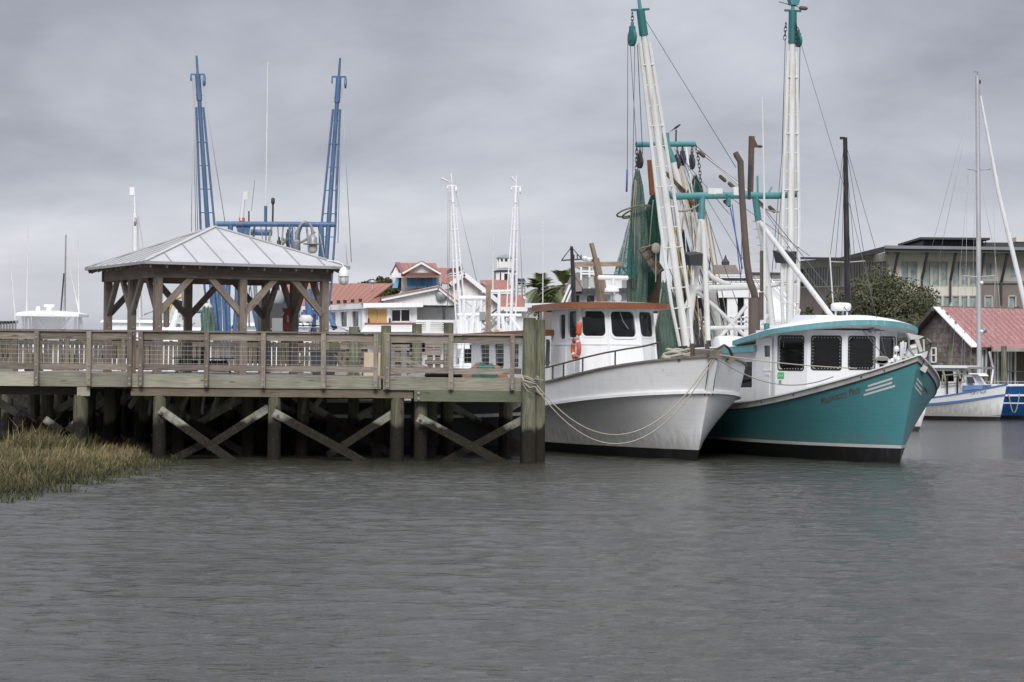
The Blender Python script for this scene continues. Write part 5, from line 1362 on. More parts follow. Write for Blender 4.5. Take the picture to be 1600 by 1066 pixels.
hang_net('long green net hanging behind the white gantry leg', 'trawl_net', (1066, 360), (1063, 480), [(0, .04), (.3, .2), (.7, .22), (1, .1)], 'net_deep', -12.2, 3)
hang_net('dark green net bag hanging from the crosstree chain above the teal gantry', 'trawl_net', (1086, 275), (1083, 330), [(0, .03), (.3, .16), (.8, .3), (1, .2)], 'net_deep', -12.0, 8)
hang_net('loose green net sagging over the side behind the white wheelhouse', 'trawl_net', (1040, 440), (1052, 566), [(0, .1), (.3, .24), (.6, .38), (1, .5)], 'net_green', -9.6, 4, folds=7)
hang_net('thin see-through veil of net spreading left of the pale green net', 'trawl_net', (986, 340), (976, 436), [(0, .03), (.4, .12), (.8, .24), (1, .32)], 'net_veil', -11.0, 6)
def trawl_door():
    a = onx(TB, 1003, 386, -10.6); b = onx(TB, 1030, 428, -10.6)
    t = thing('trawl_door', 'weathered brown wooden trawl door hanging aslant beside the nets', 'trawl door', rootmat(TB) @ a, TB.rotation_euler.z); d = b - a; u = V((.15, .75, .66)).normalized()
    dd = d.normalized(); wv = V((0, -dd.z, dd.y)).normalized()
    for k in range(3): beam('plank', wv * (-.09 + .095 * k), d + wv * (-.09 + .095 * k), .06, .09, M_['drift_wood' if k % 2 else 'shed_wood'], t, wv)
    for f in (.08, .36, .64, .92): beam('batten', d * f - wv * .15 + V((.05, 0, 0)), d * f + wv * .15 + V((.05, 0, 0)), .06, .07, M_['shed_wood'], t, (1, 0, 0))
    beam('iron_shoe', wv * .17, d + wv * .17, .08, .04, M_['rust'], t, wv)
    chain(t, d * .3 + wv * .2, onx(TB, 1022, 382, -10.6) - a, M_['rust'])
    c = onx(TB, 1025, 388, -10.4); f = thing('net_float', 'pale round net float tied above the trawl door', 'float', rootmat(TB) @ c); MB().lathe([(.02, .16), (.09, .13), (.13, .05), (.13, -.05), (.09, -.13), (.02, -.16)], n=14).build('float_body', M_['rope'], f, True); pipe('tether', [(0, 0, .15), (-.25, 0, .05), (-.42, 0, .02)], .012, M_['rope_grey'], f, 5)
    pipe('tether', [(0, 0, -.15), (0, 0, -1.0)], .014, M_['rope'], f, 5)
    m = MB(); x0 = onx(TB, 1008, 425, -12.3); x1 = onx(TB, 1032, 490, -12.3); m.bx(x0.x - .05, x0.x + .05, x0.y, x1.y, x1.z, x0.z); o = m.build('rust_panel', M_['rust'], None); o.location = TB.location; o.rotation_euler = TB.rotation_euler; tag(o, 'reddish brown plank panel standing behind the nets above the visor', 'panel')
    m = MB(); a = onx(TB, 1015, 250, -10.8); b = onx(TB, 1019, 305, -10.8); m.bar(a, b, .08, .14); o = m.build('hanging_board', M_['visor_brown'], None); o.location = TB.location; o.rotation_euler = TB.rotation_euler; tag(o, 'narrow red-brown board hung upright inside the left outrigger', 'board')
trawl_door()
def bird():
    p = rootmat(TB) @ onx(TB, 1056.5, 202, -11.6); t = thing('blackbird', 'small black bird perched on the rod above the teal crosstree', 'bird', p); t.scale = (.62, .62, .62)
    m = MB(); vs = []
    m.tube([(-.23, 0, -.09), (-.12, 0, .0), (-.04, 0, .06), (.05, 0, .12), (.11, 0, .17), (.15, 0, .205), (.19, 0, .215), (.235, 0, .21)], [.012, .026, .05, .06, .05, .042, .03, .004], 10); m.build('body', M_['black'], t, True)
    m = MB(); m.hexa([(-.33, -.025, -.16), (-.16, -.03, -.03), (-.16, .03, -.03), (-.33, .025, -.16), (-.33, -.02, -.15), (-.16, -.02, -.0), (-.16, .02, -.0), (-.33, .02, -.15)]); m.build('tail', M_['black'], t)
    for s in (-1, 1): pipe('leg', [(.0, s * .02, .05), (.02, s * .02, -.03)], .007, M_['black'], t, 5)
bird()

# mooring lines
def line(label, pts, r, sag, mat='rope', name='mooring_line'):
    m = MB()
    for a, b, sg in zip(pts, pts[1:], sag):
        a = V(a); b = V(b); q = [a.lerp(b, k / 22) - V((0, 0, sg * 4 * (k / 22) * (1 - k / 22))) for k in range(23)]; m.tube(q, r, 6)
    tag(m.build(name, M_[mat], None, True), label, 'rope')
bowW = rootmat(WB) @ V((1.08, -.02, 2.75)); bowT = rootmat(TB) @ V((.2, -.9, 2.45))
line('doubled pale rope drooping from the pier pilings to the white bow, upper strand', [at(838, 601, 56.2), bowW], .014, [1.62])
line('lower strand of the doubled rope drooping in front of the white hull', [at(836, 604, 56.15), bowW + V((.02, 0, -.05))], .014, [1.80])
line('taut rope from the white bow straight across the teal wheelhouse windows', [bowW, rootmat(TB) @ V((-.3, -1.1, 2.42))], .016, [.06])
line('slack dark rope sagging from the white bow under the teal windows', [bowW + V((.05, 0, -.1)), rootmat(TB) @ V((-.9, -1.45, 2.2))], .016, [.42], 'rope_grey')
def wraps():
    t = thing('rope_lashing', 'pale rope wrapped and knotted round the mooring pilings at rail height', 'rope', (X_(833, 56.7), 56.7, 0)); iv = rootmat(t).inverted(); m = MB(iv)
    for z, r in ((2.06, .27), (2.10, .28), (1.72, .2), (1.75, .2)):
        c = V((X_(829, 56.45), 56.45, z)) if z > 1.9 else V((X_(842, 56.95), 56.9, z)); m.tube([c + V(((r - .08) * math.cos(a), (r - .08) * math.sin(a), .05 * math.sin(2 * a))) for a in [2 * math.pi * k / 18 for k in range(19)]], .02, 6)
    m.tube([at(815, 586, 56.2), at(818, 595, 56.15), at(830, 598, 56.1), at(838, 601, 56.2)], .025, 6); m.tube([at(816, 596, 56.2), at(828, 606, 56.1), at(836, 604, 56.15)], .02, 6); m.tube([at(817, 600, 56.2), at(824, 611, 56.1), at(834, 616, 56.2)], .012, 5)
    m.build('rope_turns', M_['rope'], t, True)
    tag(beam('cleat_stick', at(835, 591, 56.25), at(849, 594, 56.25), .05, .05, M_['brace_wood'], None), 'short stick jutting from the piling above the mooring rope', 'stick')
wraps()
# ------------------------------------------------------------------ boats further back
def plain_hull(t, L, B, fb, fs, mat, stripe=None, bottom='bottom_black', deckm='white_far', sx=1.0):
    sh = lambda u: fs + (fb - fs) * math.exp(-(u / (L * .3)) ** 1.2)
    h = Hull(t, L, [dict(z=lambda u: -.5, B=B * .32, Lb=L * .6, p=2, sx=-.1), dict(z=lambda u: .18, B=B * .42, Lb=L * .55, p=2.2, sx=sx * .12), dict(z=lambda u: sh(u) * .72, B=B * .48, Lb=L * .45, p=2.6, sx=sx * .75), dict(z=sh, B=B * .5, Lb=L * .45, p=2.8, sx=sx)])
    h.strip('hull_bottom', 0, 1, M_[bottom], n=26); h.strip('hull', 1, 2, M_[mat], 4, 1.1, n=26); h.strip('topside', 2, 3, M_[mat], 2, n=26)
    if stripe: h.rail('rub_stripe', 2, .05, .09, M_[stripe], .0)
    h.rail('cap_rail', 3, .09, .06, M_[stripe or mat], -.02, .02); h.deck(3, -.25, M_[deckm]); return h
def cabin(t, name, x0, x1, hw, z0, z1, mat, nwin=3, rake=.3, glassm='glass_dark', roof=True, zw=(.55, .9)):
    """box cabin, x1 forward; raked front, windows on front and sides"""
    mw = MB(); ps = []
    q = [(x0, -hw, z0), (x1 + rake, -hw, z0), (x1, -hw, z1), (x0, -hw, z1)]; w = [((i + .15) / nwin, (i + .85) / nwin, *zw, .04) for i in range(nwin)]
    a, n = wall(mw, q, w, .04); ps += [(p, n) for p in a]
    q = [(x1 + rake, hw, z0), (x0, hw, z0), (x0, hw, z1), (x1, hw, z1)]; a, n = wall(mw, q, w, .04); ps += [(p, n) for p in a]
    q = [(x1 + rake, -hw, z0), (x1 + rake, hw, z0), (x1, hw, z1), (x1, -hw, z1)]; a, n = wall(mw, q, [(.06, .46, *zw, .04), (.54, .94, *zw, .04)], .04); ps += [(p, n) for p in a]
    q = [(x0, hw, z0), (x0, -hw, z0), (x0, -hw, z1), (x0, hw, z1)]; a, n = wall(mw, q, [(.1, .38, .45, .88, .04), (.62, .9, .45, .88, .04)], .04); ps += [(p, n) for p in a]
    o = mw.build(name, M_[mat], t)
    for lp, n in ps: pane(lp, n, o, M_[glassm])
    if roof:
        m = MB(); m.hexa([(x0 - .2, -hw - .15, z1), (x1 + .35, -hw - .1, z1), (x1 + .35, hw + .1, z1), (x0 - .2, hw + .15, z1), (x0 - .1, -hw - .05, z1 + .12), (x1 + .25, -hw, z1 + .12), (x1 + .25, hw, z1 + .12), (x0 - .1, hw + .05, z1 + .12)]); m.build(name + '_roof', M_[mat], t)
    return o

def far_trawler(label, px, Y, col, headcol, booms, gantry_y, gx, hullmat, cab, grp=None, away=True):
    """stern towards the viewer; booms and gantry stand in the plane x=-9"""
    t = thing('moored_trawler', label, 'boat', (X_(px, Y), Y + (9 if away else -9), 0), math.pi / 2 if away else -math.pi / 2, grp)
    plain_hull(t, 18, 5.4, 2.6, 1.3, hullmat); G = -9.0
    def g(x, y, xx=G): return onx(t, x, y, xx)
    cabin(t, 'wheelhouse', -8.4, -5.0, 1.5, 1.2, 3.7, cab, 3)
    for (b0, b1, w) in booms: boom(t, g(*b0), g(*b1), M_[col], M_[headcol], (0, 1, 0), r=.12 * w, wide=.33 * w, gap=.30 * w, nr=10, tip=.17, tipmat2=M_[col])
    (xa, xb) = gx
    pipe('gantry_beam', [g(xa, gantry_y), g(xb, gantry_y + 1)], .1, M_[col], t)
    for f, l in ((.12, -8), (.88, 8)):
        x = xa + (xb - xa) * f; pipe('gantry_leg', [g(x, gantry_y), V((G, g(x + l, gantry_y).y, 1.2))], .1, M_[col], t)
    return t, g
t, g = far_trawler('blue-rigged trawler lying stern-on behind the gazebo, two tall blue outriggers', 420, 83, 'blue_rig', 'blue_rig',
    [((334, 500), (307, 87), .78), ((503, 500), (531.5, 91), .78)], 350, (338, 524), 'blue_dark', 'white_far')
pipe('whip_antenna', [g(415, 346), g(416.5, 240), g(418.5, 97)], [.035, .03, .02], M_['antenna_white'], t, 6); pipe('antenna_base', [g(415, 350), g(415.3, 322)], .06, M_['blue_rig'], t, 7)
pipe('horn_post', [g(426, 350), g(426.5, 318)], .035, M_['dark_metal'], t, 6); MB().lathe([(.03, -.12), (.07, -.05), (.07, .1), (.03, .14)], tuple(g(426.5, 315)), 8).build('horn', M_['dark_metal'], t, True)
pipe('mast_stub', [g(377, 345), g(381, 303)], [.09, .06], M_['antenna_white'], t, 8); m = MB(); m.box(tuple(g(384, 306)), (.1, .16, .3)); m.build('mast_light', M_['antenna_white'], t); m = MB(); m.box(tuple(g(378, 343)), (.15, .2, .12)); m.build('stern_light', M_['orange'], t)
pipe('whip_antenna', [g(389, 350), g(389, 330)], .03, M_['dark_metal'], t, 5); pipe('whip_antenna', [g(393, 330), g(398, 282)], .012, M_['grey_metal'], t, 5)
pipe('gantry_second_beam', [g(392, 363, -8), g(425, 364, -8)], .12, M_['blue_rig'], t); m = MB(); m.hexa([g(368, 352), g(392, 352), g(392, 352, -8.5), g(368, 352, -8.5), g(374, 372), g(388, 372), g(388, 372, -8.5), g(374, 372, -8.5)]); m.build('gusset', M_['blue_rig'], t)
pipe('davit', [g(466, 400), g(465, 365), g(470, 352), g(480, 349)], .09, M_['blue_rig'], t)
cable(t, g(422, 378), g(455, 360), .05, .35, M_['rope_grey'], 'rope'); cable(t, g(440, 372), g(492, 362), .05, .3, M_['rope_grey'], 'rope')
for k in range(14):
    x0 = 380 + 9 * k; cable(t, g(x0, 351, -9 + .3 * (k % 3)), g(x0 + (k * 37 % 23) - 11, 405, -10), .018 + .012 * (k % 3), .0 if k % 2 else .15, M_[('blue_rig', 'rope_grey', 'wire', 'grey_metal')[k % 4]])
for x0 in (452, 457): pipe('ladder_rail', [g(x0, 352, -10), g(x0 + 1, 410, -10)], .03, M_['blue_rig'], t, 6)
for k in range(6): MB().bar(g(452, 357 + 8 * k, -10), g(458, 357 + 8 * k, -10), .04, .04).build('ladder_rung', M_['blue_rig'], t)
for px, py in ((436, 372), (450, 360)): block(t, g(px, py), .9, M_['dark_metal'])
for (a, b) in (((303, 120), (309, 360)), ((301, 122), (306, 362)), ((315, 120), (352, 350)), ((534, 130), (528, 380)), ((534, 130), (549, 410)), ((528, 130), (523, 350)), ((300, 235), (299, 362)), ((540, 380), (543, 420))): cable(t, g(*a), g(*b), .014, 0, M_['wire_light'])
for x0, x1, w in ((332, 338, .17), (338, 345, .12), (350, 349, .12), (357, 355, .14), (372, 360, .15), (345, 342, .1), (368, 365, .06)): pipe('stern_pipe', [g(x0 if x0 > 360 else x0 - 2, 430, -14), g(x1 + 4, 560, -14)], w * .5, M_['blue_rig'], t, 8)
for px, b in ((366, 366), (379, 375)): pipe('ladder_rail', [g(px + 4, 440, -14), g(b, 540, -14)], .035, M_['blue_rig'], t, 6)
for k in range(8): MB().bar(g(368, 455 + 9 * k, -14), g(379, 455 + 9 * k, -14), .05, .05).build('ladder_rung', M_['blue_rig'], t)
pipe('stern_brace', [g(396, 470, -15), g(409, 530, -15)], .11, M_['blue_rig'], t); pipe('stern_brace', [g(481, 452, -15), g(484, 505, -15)], .12, M_['blue_rig'], t); pipe('stern_brace', [g(512, 486, -15), g(524, 515, -15)], .09, M_['blue_rig'], t); pipe('stern_crossbar', [g(278, 486, -13), g(325, 487, -13)], .07, M_['blue_rig'], t)
m = MB(); m.box(tuple(g(428, 500, -15)), (.8, 1.0, 1.1)); m.build('winch_box', M_['dark_metal'], t); m = MB(); m.lathe([(.1, -.4), (.35, -.3), (.35, .3), (.1, .4)], tuple(g(425, 470, -15)), 12, 'Y'); m.build('winch_drum', M_['grey_metal'], t, True)
m = MB(); m.lathe([(.14, -.1), (.2, .1), (.1, .22)], tuple(g(324, 484, -14)), 10); m.build('pale_float', M_['lamp_glass'], t, True)
rr_ = random.Random(33)
for k in range(26):
    x0 = rr_.choice([rr_.uniform(252, 330), rr_.uniform(395, 500), rr_.uniform(376, 392)]); cable(t, g(x0, rr_.uniform(440, 470), -14), g(x0 + rr_.uniform(-18, 18), rr_.uniform(500, 530), -14), rr_.uniform(.015, .035), 0, M_[rr_.choice(['wire', 'wire_light', 'blue_rig', 'dark_metal', 'white_rig'])])
for x0, x1 in ((398, 404), (470, 462), (488, 492), (285, 292)): pipe('stern_frame', [g(x0, 440, -14), g(x1, 530, -14)], .07, M_[rr_.choice(['blue_rig', 'grey_metal', 'white_rig'])], t, 7)
hang_net('dark green net bundle hung behind the gazebo beside the red box', 'net_bundle', (441, 468), (441, 520), [(0, .05), (.3, .25), (.8, .3), (1, .2)], 'net_deep', -15, 11, t)
hang_net('grey-green net curtain hanging left of the blue stern pipes', 'net_bundle', (324, 480), (324, 530), [(0, .1), (.3, .2), (1, .2)], 'net_green', -14.5, 12, t)

t, g = far_trawler('all-white trawler with two thin white outriggers in front of the red-roofed restaurant', 757, 133, 'white_far', 'white_far',
    [((722, 540), (705, 271), .8), ((797, 535), (807, 273), .8)], 492, (715, 815), 'hull_white', 'white_far')
pipe('gantry_upper', [g(718, 466), g(765, 466)], .14, M_['white_far'], t); pipe('gantry_upper', [g(753, 456), g(798, 455)], .08, M_['white_far'], t)
for a, b, r in (((742, 470), (735, 535), .14), ((725, 468), (723, 535), .12), ((752, 468), (750, 530), .09), ((745, 500), (750, 540), .16), ((785, 492), (790, 540), .12), ((780, 455), (779, 540), .1), ((797, 495), (815, 520), .12), ((728, 500), (730, 545), .16), ((715, 500), (718, 545), .12), ((765, 470), (764, 540), .08)): pipe('rig_leg', [g(*a), g(*b)], r, M_['white_far'], t, 7)
for a, b in (((703, 300), (701, 470)), ((712, 300), (745, 440)), ((700, 300), (699, 480)), ((708, 300), (706, 470)), ((810, 310), (817, 470)), ((806, 320), (804, 470)), ((725, 470), (765, 500)), ((765, 470), (728, 500)), ((742, 490), (762, 460)), ((768, 495), (782, 535))): cable(t, g(*a), g(*b), .02, 0, M_['wire_light'])
pipe('head_arm', [g(705, 286), g(690, 279)], [.03, .09], M_['antenna_white'], t, 6); pipe('head_arm', [g(807, 285), g(799, 277)], [.03, .09], M_['antenna_white'], t, 6)
pipe('whip_antenna', [g(770, 455), g(770.5, 400), g(772.5, 336)], [.05, .04, .025], M_['antenna_white'], t, 6)
m = MB(); m.box(tuple(g(754, 494)), (.3, .35, .5)); m.build('radar_box', M_['grey_metal'], t); m = MB(); m.box(tuple(g(776, 520)), (.4, .3, .35)); m.build('yellow_bin', M_['rope_yellow'], t)
m = MB()
for k in range(14): m.tube([g(rnd.uniform(735, 800), rnd.uniform(480, 510)), g(rnd.uniform(735, 800), rnd.uniform(505, 535))], .05, 5)
m.build('deck_clutter', M_['grey_metal'], t)

# other boats, hulls hidden by the pier
t = thing('moored_trawler', 'trawler with a single thick white mast showing over the left gazebo eave', 'boat', (X_(212, 112), 120, 0), math.pi / 2); plain_hull(t, 15, 4.8, 2.3, 1.2, 'hull_white')
def g2(px, py, x=-8.0): return onx(t, px, py, x)
pipe('mast', [g2(212, 520), g2(211, 335)], .12, M_['white_far'], t, 10); pipe('mast_tip', [g2(211, 340), g2(209.5, 293)], .065, M_['white_far'], t, 8); m = MB(); m.box(tuple(g2(206.5, 299)), (.2, .22, .4)); m.build('mast_head', M_['white_far'], t)
block(t, g2(212, 334), .9, M_['grey_metal'])
for a, b in (((208, 340), (206, 500)), ((215, 340), (222, 500)), ((216, 338), (238, 470))): cable(t, g2(*a), g2(*b), .02, 0, M_['wire_light'])
cabin(t, 'wheelhouse', -8, -4, 1.6, 1.0, 4.2, 'white_far')
m = MB(); q = g2(228, 504, -13); m.box((q.x, q.y, 3.2), (2, 1.3, 1.4)); m.build('white_shelter', M_['white_far'], t)
pipe('rail_bar', [g2(216, 497, -13), g2(240, 497, -13)], .03, M_['wire_light'], t, 5); pipe('thin_mast', [g2(218, 515, -12), g2(218, 432, -12)], .035, M_['antenna_white'], t, 5)
t = thing('moored_trawler', 'white trawler with booms, black-tipped pipes and yellow lines seen under the gazebo roof', 'boat', (X_(275, 92), 100, 0), math.pi / 2); plain_hull(t, 16, 5, 2.4, 1.3, 'hull_white'); cabin(t, 'wheelhouse', -9, -5, 1.6, 1.1, 3.6, 'white_far')
pipe('white_boom', [g2(266, 520, -9), g2(282, 475, -9)], .14, M_['white_far'], t, 9); pipe('boom_tip', [g2(281, 477, -9), g2(283, 470, -9)], .16, M_['black'], t, 9)
pipe('dark_stack', [g2(260, 520, -9), g2(260, 480, -9)], .12, M_['pipe_brown'], t, 9); pipe('stack_cap', [g2(260, 482, -9), g2(260, 474, -9)], .14, M_['black'], t, 9)
pipe('white_boom', [g2(250, 480, -9), g2(263, 466, -9)], .06, M_['white_far'], t, 6)
cable(t, g2(254, 516, -9), g2(272, 465, -9), .05, 0, M_['rope_yellow'], 'rope'); cable(t, g2(268, 470, -9), g2(290, 462, -9), .05, 0, M_['rope_yellow'], 'rope')
for a, b in (((295, 440), (285, 500)), ((290, 445), (300, 510)), ((300, 450), (292, 515)), ((270, 490), (300, 500)), ((285, 515), (305, 505)), ((225, 492), (240, 486))): cable(t, g2(*a, -9), g2(*b, -9), .03, 0, M_['grey_metal'])
for px in (252, 268, 295): pipe('stanchion', [g2(px, 520, -9), g2(px, 500, -9)], .03, M_['white_far'], t, 5)

# sport fishing boat at the far left
t = thing('sportfishing_boat', 'white sport fishing boat whose hardtop tower and outriggers rise over the left railing', 'boat', (X_(88, 100), 106, 0), math.pi / 2); plain_hull(t, 13, 4.4, 2.0, 1.1, 'hull_white')
def g3(px, py, x=-6.0): return onx(t, px, py, x)
cabin(t, 'cabin', -7, -3.2, 1.5, 1.0, 2.9, 'white_far')
rows = []
for k in range(13): a = math.pi * k / 12; rows.append([V((-6 + 1.1 * s, g3(82, 490).y + 1.35 * math.cos(a), g3(82, 491).z + .14 * math.sin(a))) for s in (-1, 1)])
m = MB(); m.grid(rows); m.poly([r[0] for r in rows]); c = g3(82, 493); m.box(tuple(c), (2.3, 2.75, .12)); m.build('hardtop', M_['white_far'], t)
for a, b in (((55, 492), (74, 520)), ((112, 492), (92, 520)), ((40, 493), (42, 520)), ((118, 494), (117, 520)), ((46, 493), (49, 520)), ((35, 495), (37, 518))): pipe('tower_leg', [g3(*a), g3(*b)], .055, M_['white_far'], t, 7)
m = MB(); m.poly([g3(50, 494, -5.4), g3(103, 494, -5.4), g3(103, 518, -5.4), g3(50, 518, -5.4)]); m.build('clear_curtain', M_['white_far'], t)
c = g3(77, 482); MB().lathe([(.12, -.2), (.14, 0), (.1, .1)], tuple(c), 10).build('radar_pedestal', M_['white_far'], t, True); m = MB(); m.box(tuple(c + V((0, 0, .12))), (.12, .45, .1)); m.build('radar_bar', M_['white_far'], t)
MB().lathe([(.09, -.1), (.11, .05), (.06, .14)], tuple(g3(59.5, 484)), 10).build('antenna_dome', M_['white_far'], t, True)
for a, b in (((25, 515), (14, 384)), ((41, 515), (44, 342)), ((124, 515), (121.5, 346)), ((130, 515), (103, 395))): pipe('outrigger', [g3(*a), V(g3(*a)).lerp(g3(*b), .55), g3(*b)], [.05, .035, .012], M_['antenna_white'], t, 6)
pipe('aerial_mast', [g3(101, 488), g3(103, 367)], [.05, .03], M_['grey_metal'], t, 6); pipe('spare_pole', [g3(95, 488), g3(100, 427)], .035, M_['dark_metal'], t, 6); pipe('spreader', [g3(99, 470), g3(104, 469)], .02, M_['grey_metal'], t, 5)
t2 = thing('fish_dock_rack', 'grey rack with rod holders showing above the far left railing', 'rack', at(10, 512, 96)); iv = rootmat(t2).inverted()
m = MB(iv)
for k in range(6): p = at(1 + 4.6 * k, 511, 96); m.box(tuple(p), (.05, .2, .4))
m.bar(at(-14, 506, 96), at(28, 503, 96), .2, .12); m.build('rack_frame', M_['grey_metal'], t2); m = MB(iv)
for k in range(5): m.box(tuple(at(2 + 5 * k, 503, 95.9)), (.09, .1, .07))
m.build('rod_holder', M_['black'], t2); pipe('rack_leg', [iv @ at(27, 520, 96), V((iv @ at(27, 520, 96)).to_tuple()[:2] + (-3.2,))], .06, M_['grey_metal'], t2)

# white cabin roof boat right behind the gazebo
t = thing('center_console_boat', 'small boat with an arched white hardtop peeping over the rail by the red box', 'boat', (X_(483, 76.5), 80, 0), math.pi / 2); plain_hull(t, 8, 2.6, 1.4, .9, 'hull_white', 'blue_stripe')
rows = []
for k in range(15): a = math.pi * k / 14; rows.append([V((-3.5 + 1.3 * s, 1.34 * -math.cos(a) + onx(t, 483, 512, -3.5).y, onx(t, 483, 516, -3.5).z + .16 * math.sin(a) ** .7)) for s in (-1, 1)])
m = MB(); m.grid(rows); m.grid([[p - V((0, 0, .06)) for p in r] for r in rows]); m.build('hardtop', M_['white_cabin'], t, True)
for s in (-1, 1):
    for x in (-2.4, -4.5): pipe('hardtop_leg', [(x, s * 1.0, 1.0), (x, s * 1.15, 3.4)], .04, M_['white'], t, 7)
cabin(t, 'console', -4.2, -3.0, .5, .8, 2.6, 'white_cabin', 1, .2); c = onx(t, 478, 498, -3.5); MB().lathe([(.2, -.1), (.25, 0), (.15, .12)], tuple(c), 12).build('dome', M_['lamp_glass'], t, True)
pipe('rod', [onx(t, 480, 497, -3.5), onx(t, 496, 522, -4)], .02, M_['grey_metal'], t, 5); m = MB(); m.box(tuple(onx(t, 434, 508, -5)), (.3, .35, .45)); m.build('outboard_motor', M_['grey_metal'], t)
m = MB(); m.box(tuple(onx(t, 495, 482, -2)), (.8, .95, .12)); m.build('canopy', M_['white_cabin'], t); m = MB(); m.box(tuple(onx(t, 495, 488, -2)), (.75, .9, .14)); m.build('canopy_stripe', M_['blue_stripe'], t)
for px in (484, 506): pipe('canopy_leg', [onx(t, px, 482, -2), onx(t, px, 520, -2)], .04, M_['white'], t, 6)

# dark-masted boat behind the white wheelhouse
t = thing('workboat', 'workboat with a thin black mast and crossarm rising behind the white wheelhouse', 'boat', (X_(893, 96), 103, 0), math.pi / 2); plain_hull(t, 12, 4.2, 2.0, 1.2, 'hull_white'); cabin(t, 'cabin', -6.5, -3.5, 1.4, 1.0, 3.2, 'white_far')
def g4(px, py, x=-7.0): return onx(t, px, py, x)
pipe('mast', [g4(897, 545), g4(895.5, 430), g4(893, 385)], [.11, .1, .06], M_['mast_black'], t, 8); pipe('crossarm', [g4(877, 407), g4(911, 405)], .035, M_['mast_black'], t, 6)
for a, b in (((893, 386), (878, 406)), ((893, 386), (908, 404)), ((896, 440), (880, 478)), ((897, 430), (925, 474)), ((896, 440), (884, 480))): cable(t, g4(*a), g4(*b), .022, 0, M_['wire'])
for px in (897, 902, 908): pipe('whip', [g4(px, 405), g4(px, 398)], .025, M_['mast_black'], t, 5)
for px, py in ((914, 404), (921, 406)): MB().lathe([(.08, -.12), (.14, 0), (.12, .06), (.03, .1)], tuple(g4(px, py)), 10).build('dome', M_['white'], t, True)
for px in (883, 889): pipe('white_strut', [g4(px + 8, 445), g4(px - 8, 482)], .05, M_['white_far'], t, 6)

# small white boat with blue stripes at the right
def small_boat():
    s0 = at(1562, 658.6, 103.5); ph = R(64)
    t = thing('lobster_boat', 'small white wooden workboat with blue stripes and a low cabin at the right edge', 'boat', (s0.x, s0.y, 0), ph - math.pi / 2)
    h = plain_hull(t, 8.6, 3.0, 1.62, .75, 'hull_white', 'blue_stripe', 'bottom_black', sx=.3); h.bvh()
    h.rail('boot_stripe', 1, .02, .05, M_['red_roof_dark'], .0, .06)
    def s(px, py, y=-.9): return ony(t, px, py, y)
    x0, x1 = s(1443, 575, -1.0).x, s(1513, 575, -1.0).x
    m = MB(); z = s(1480, 573, -1).z; m.bx(x0 - 1.2, x1, -1.2, 1.2, z - .06, z + .06); m.build('shelter_roof', M_['white_cabin'], t)
    m = MB(); m.bx(x1 - .02, x1 + .75, -1.0, 1.0, z - .1, z); m.build('roof_board', M_['grey_metal'], t)
    cabin(t, 'wheelhouse', s(1445, 590).x - 1.0, s(1496, 590).x, 1.0, 1.0, z - .06, 'white_cabin', 2, .15, roof=False)
    x2, x3 = s(1496, 590).x, s(1527, 590).x
    m = MB(); m.hexa([(x2, -.8, 1.0), (x3 + .2, -.7, 1.2), (x3 + .2, .7, 1.2), (x2, .8, 1.0), (x2 + .2, -.7, s(1500, 585).z), (x3 - .35, -.6, s(1515, 585).z), (x3 - .35, .6, s(1515, 585).z), (x2 + .2, .7, s(1500, 585).z)]); m.build('trunk_cabin', M_['white_cabin'], t)
    m = MB(); a, b, c, d = [s(px, py, -.815) for px, py in ((1510, 589), (1520, 589), (1524, 599), (1513, 599))]; m.prism([d, c, b, a], (0, -.03, 0)); m.build('window_pane', M_['glass_far'], t)
    m = MB(); a, b = s(1504, 606, -.95), s(1534, 604, -.95); m.hexa([(a.x, -.95, a.z - .12), (b.x, -.8, b.z - .1), (b.x, .8, b.z - .1), (a.x, .95, a.z - .12), (a.x, -.9, a.z + .1), (b.x, -.75, b.z + .06), (b.x, .75, b.z + .06), (a.x, .9, a.z + .1)]); m.build('blue_coaming', M_['blue_stripe'], t)
    m = MB(); y = -1.15
    for a, b in (((1473, 578), (1479, 600)), ((1496, 578), (1501, 592)), ((1472, 587), (1504, 584)), ((1472, 601), (1507, 597)), ((1473, 587), (1472, 601)), ((1504, 584), (1507, 597))): m.tube([s(*a, y), s(*b, y)], .06 if a[1] == 578 else .035, 6)
    m.build('pot_rack', M_['brace_wood'], t); m = MB()
    for px in (1480, 1496): m.tube([s(px, 588, y - .05), s(px, 616, y - .05)], .045, 6)
    m.build('rack_post', M_['black'], t)
    # name lettering on the bow
    cv = bpy.data.curves.new('g', 'FONT'); cv.body = "Tuff n' Nuff"; cv.size = 1; cv.shear = .2; o = bpy.data.objects.new('g', cv); COL.objects.link(o); me = o.to_mesh()
    W2 = max(v.co.x for v in me.vertices); m = MB(); P = [h.hit(1515 + 26 * v.co.x / W2, 617.5 - 3 * v.co.x / W2 - v.co.y * 6.5, .01) for v in me.vertices]
    if all(P): m.add(P, [tuple(p.vertices) for p in me.polygons])
    o.to_mesh_clear(); bpy.data.objects.remove(o); m.build('boat_name', M_['lettering_grey'], t)
small_boat()

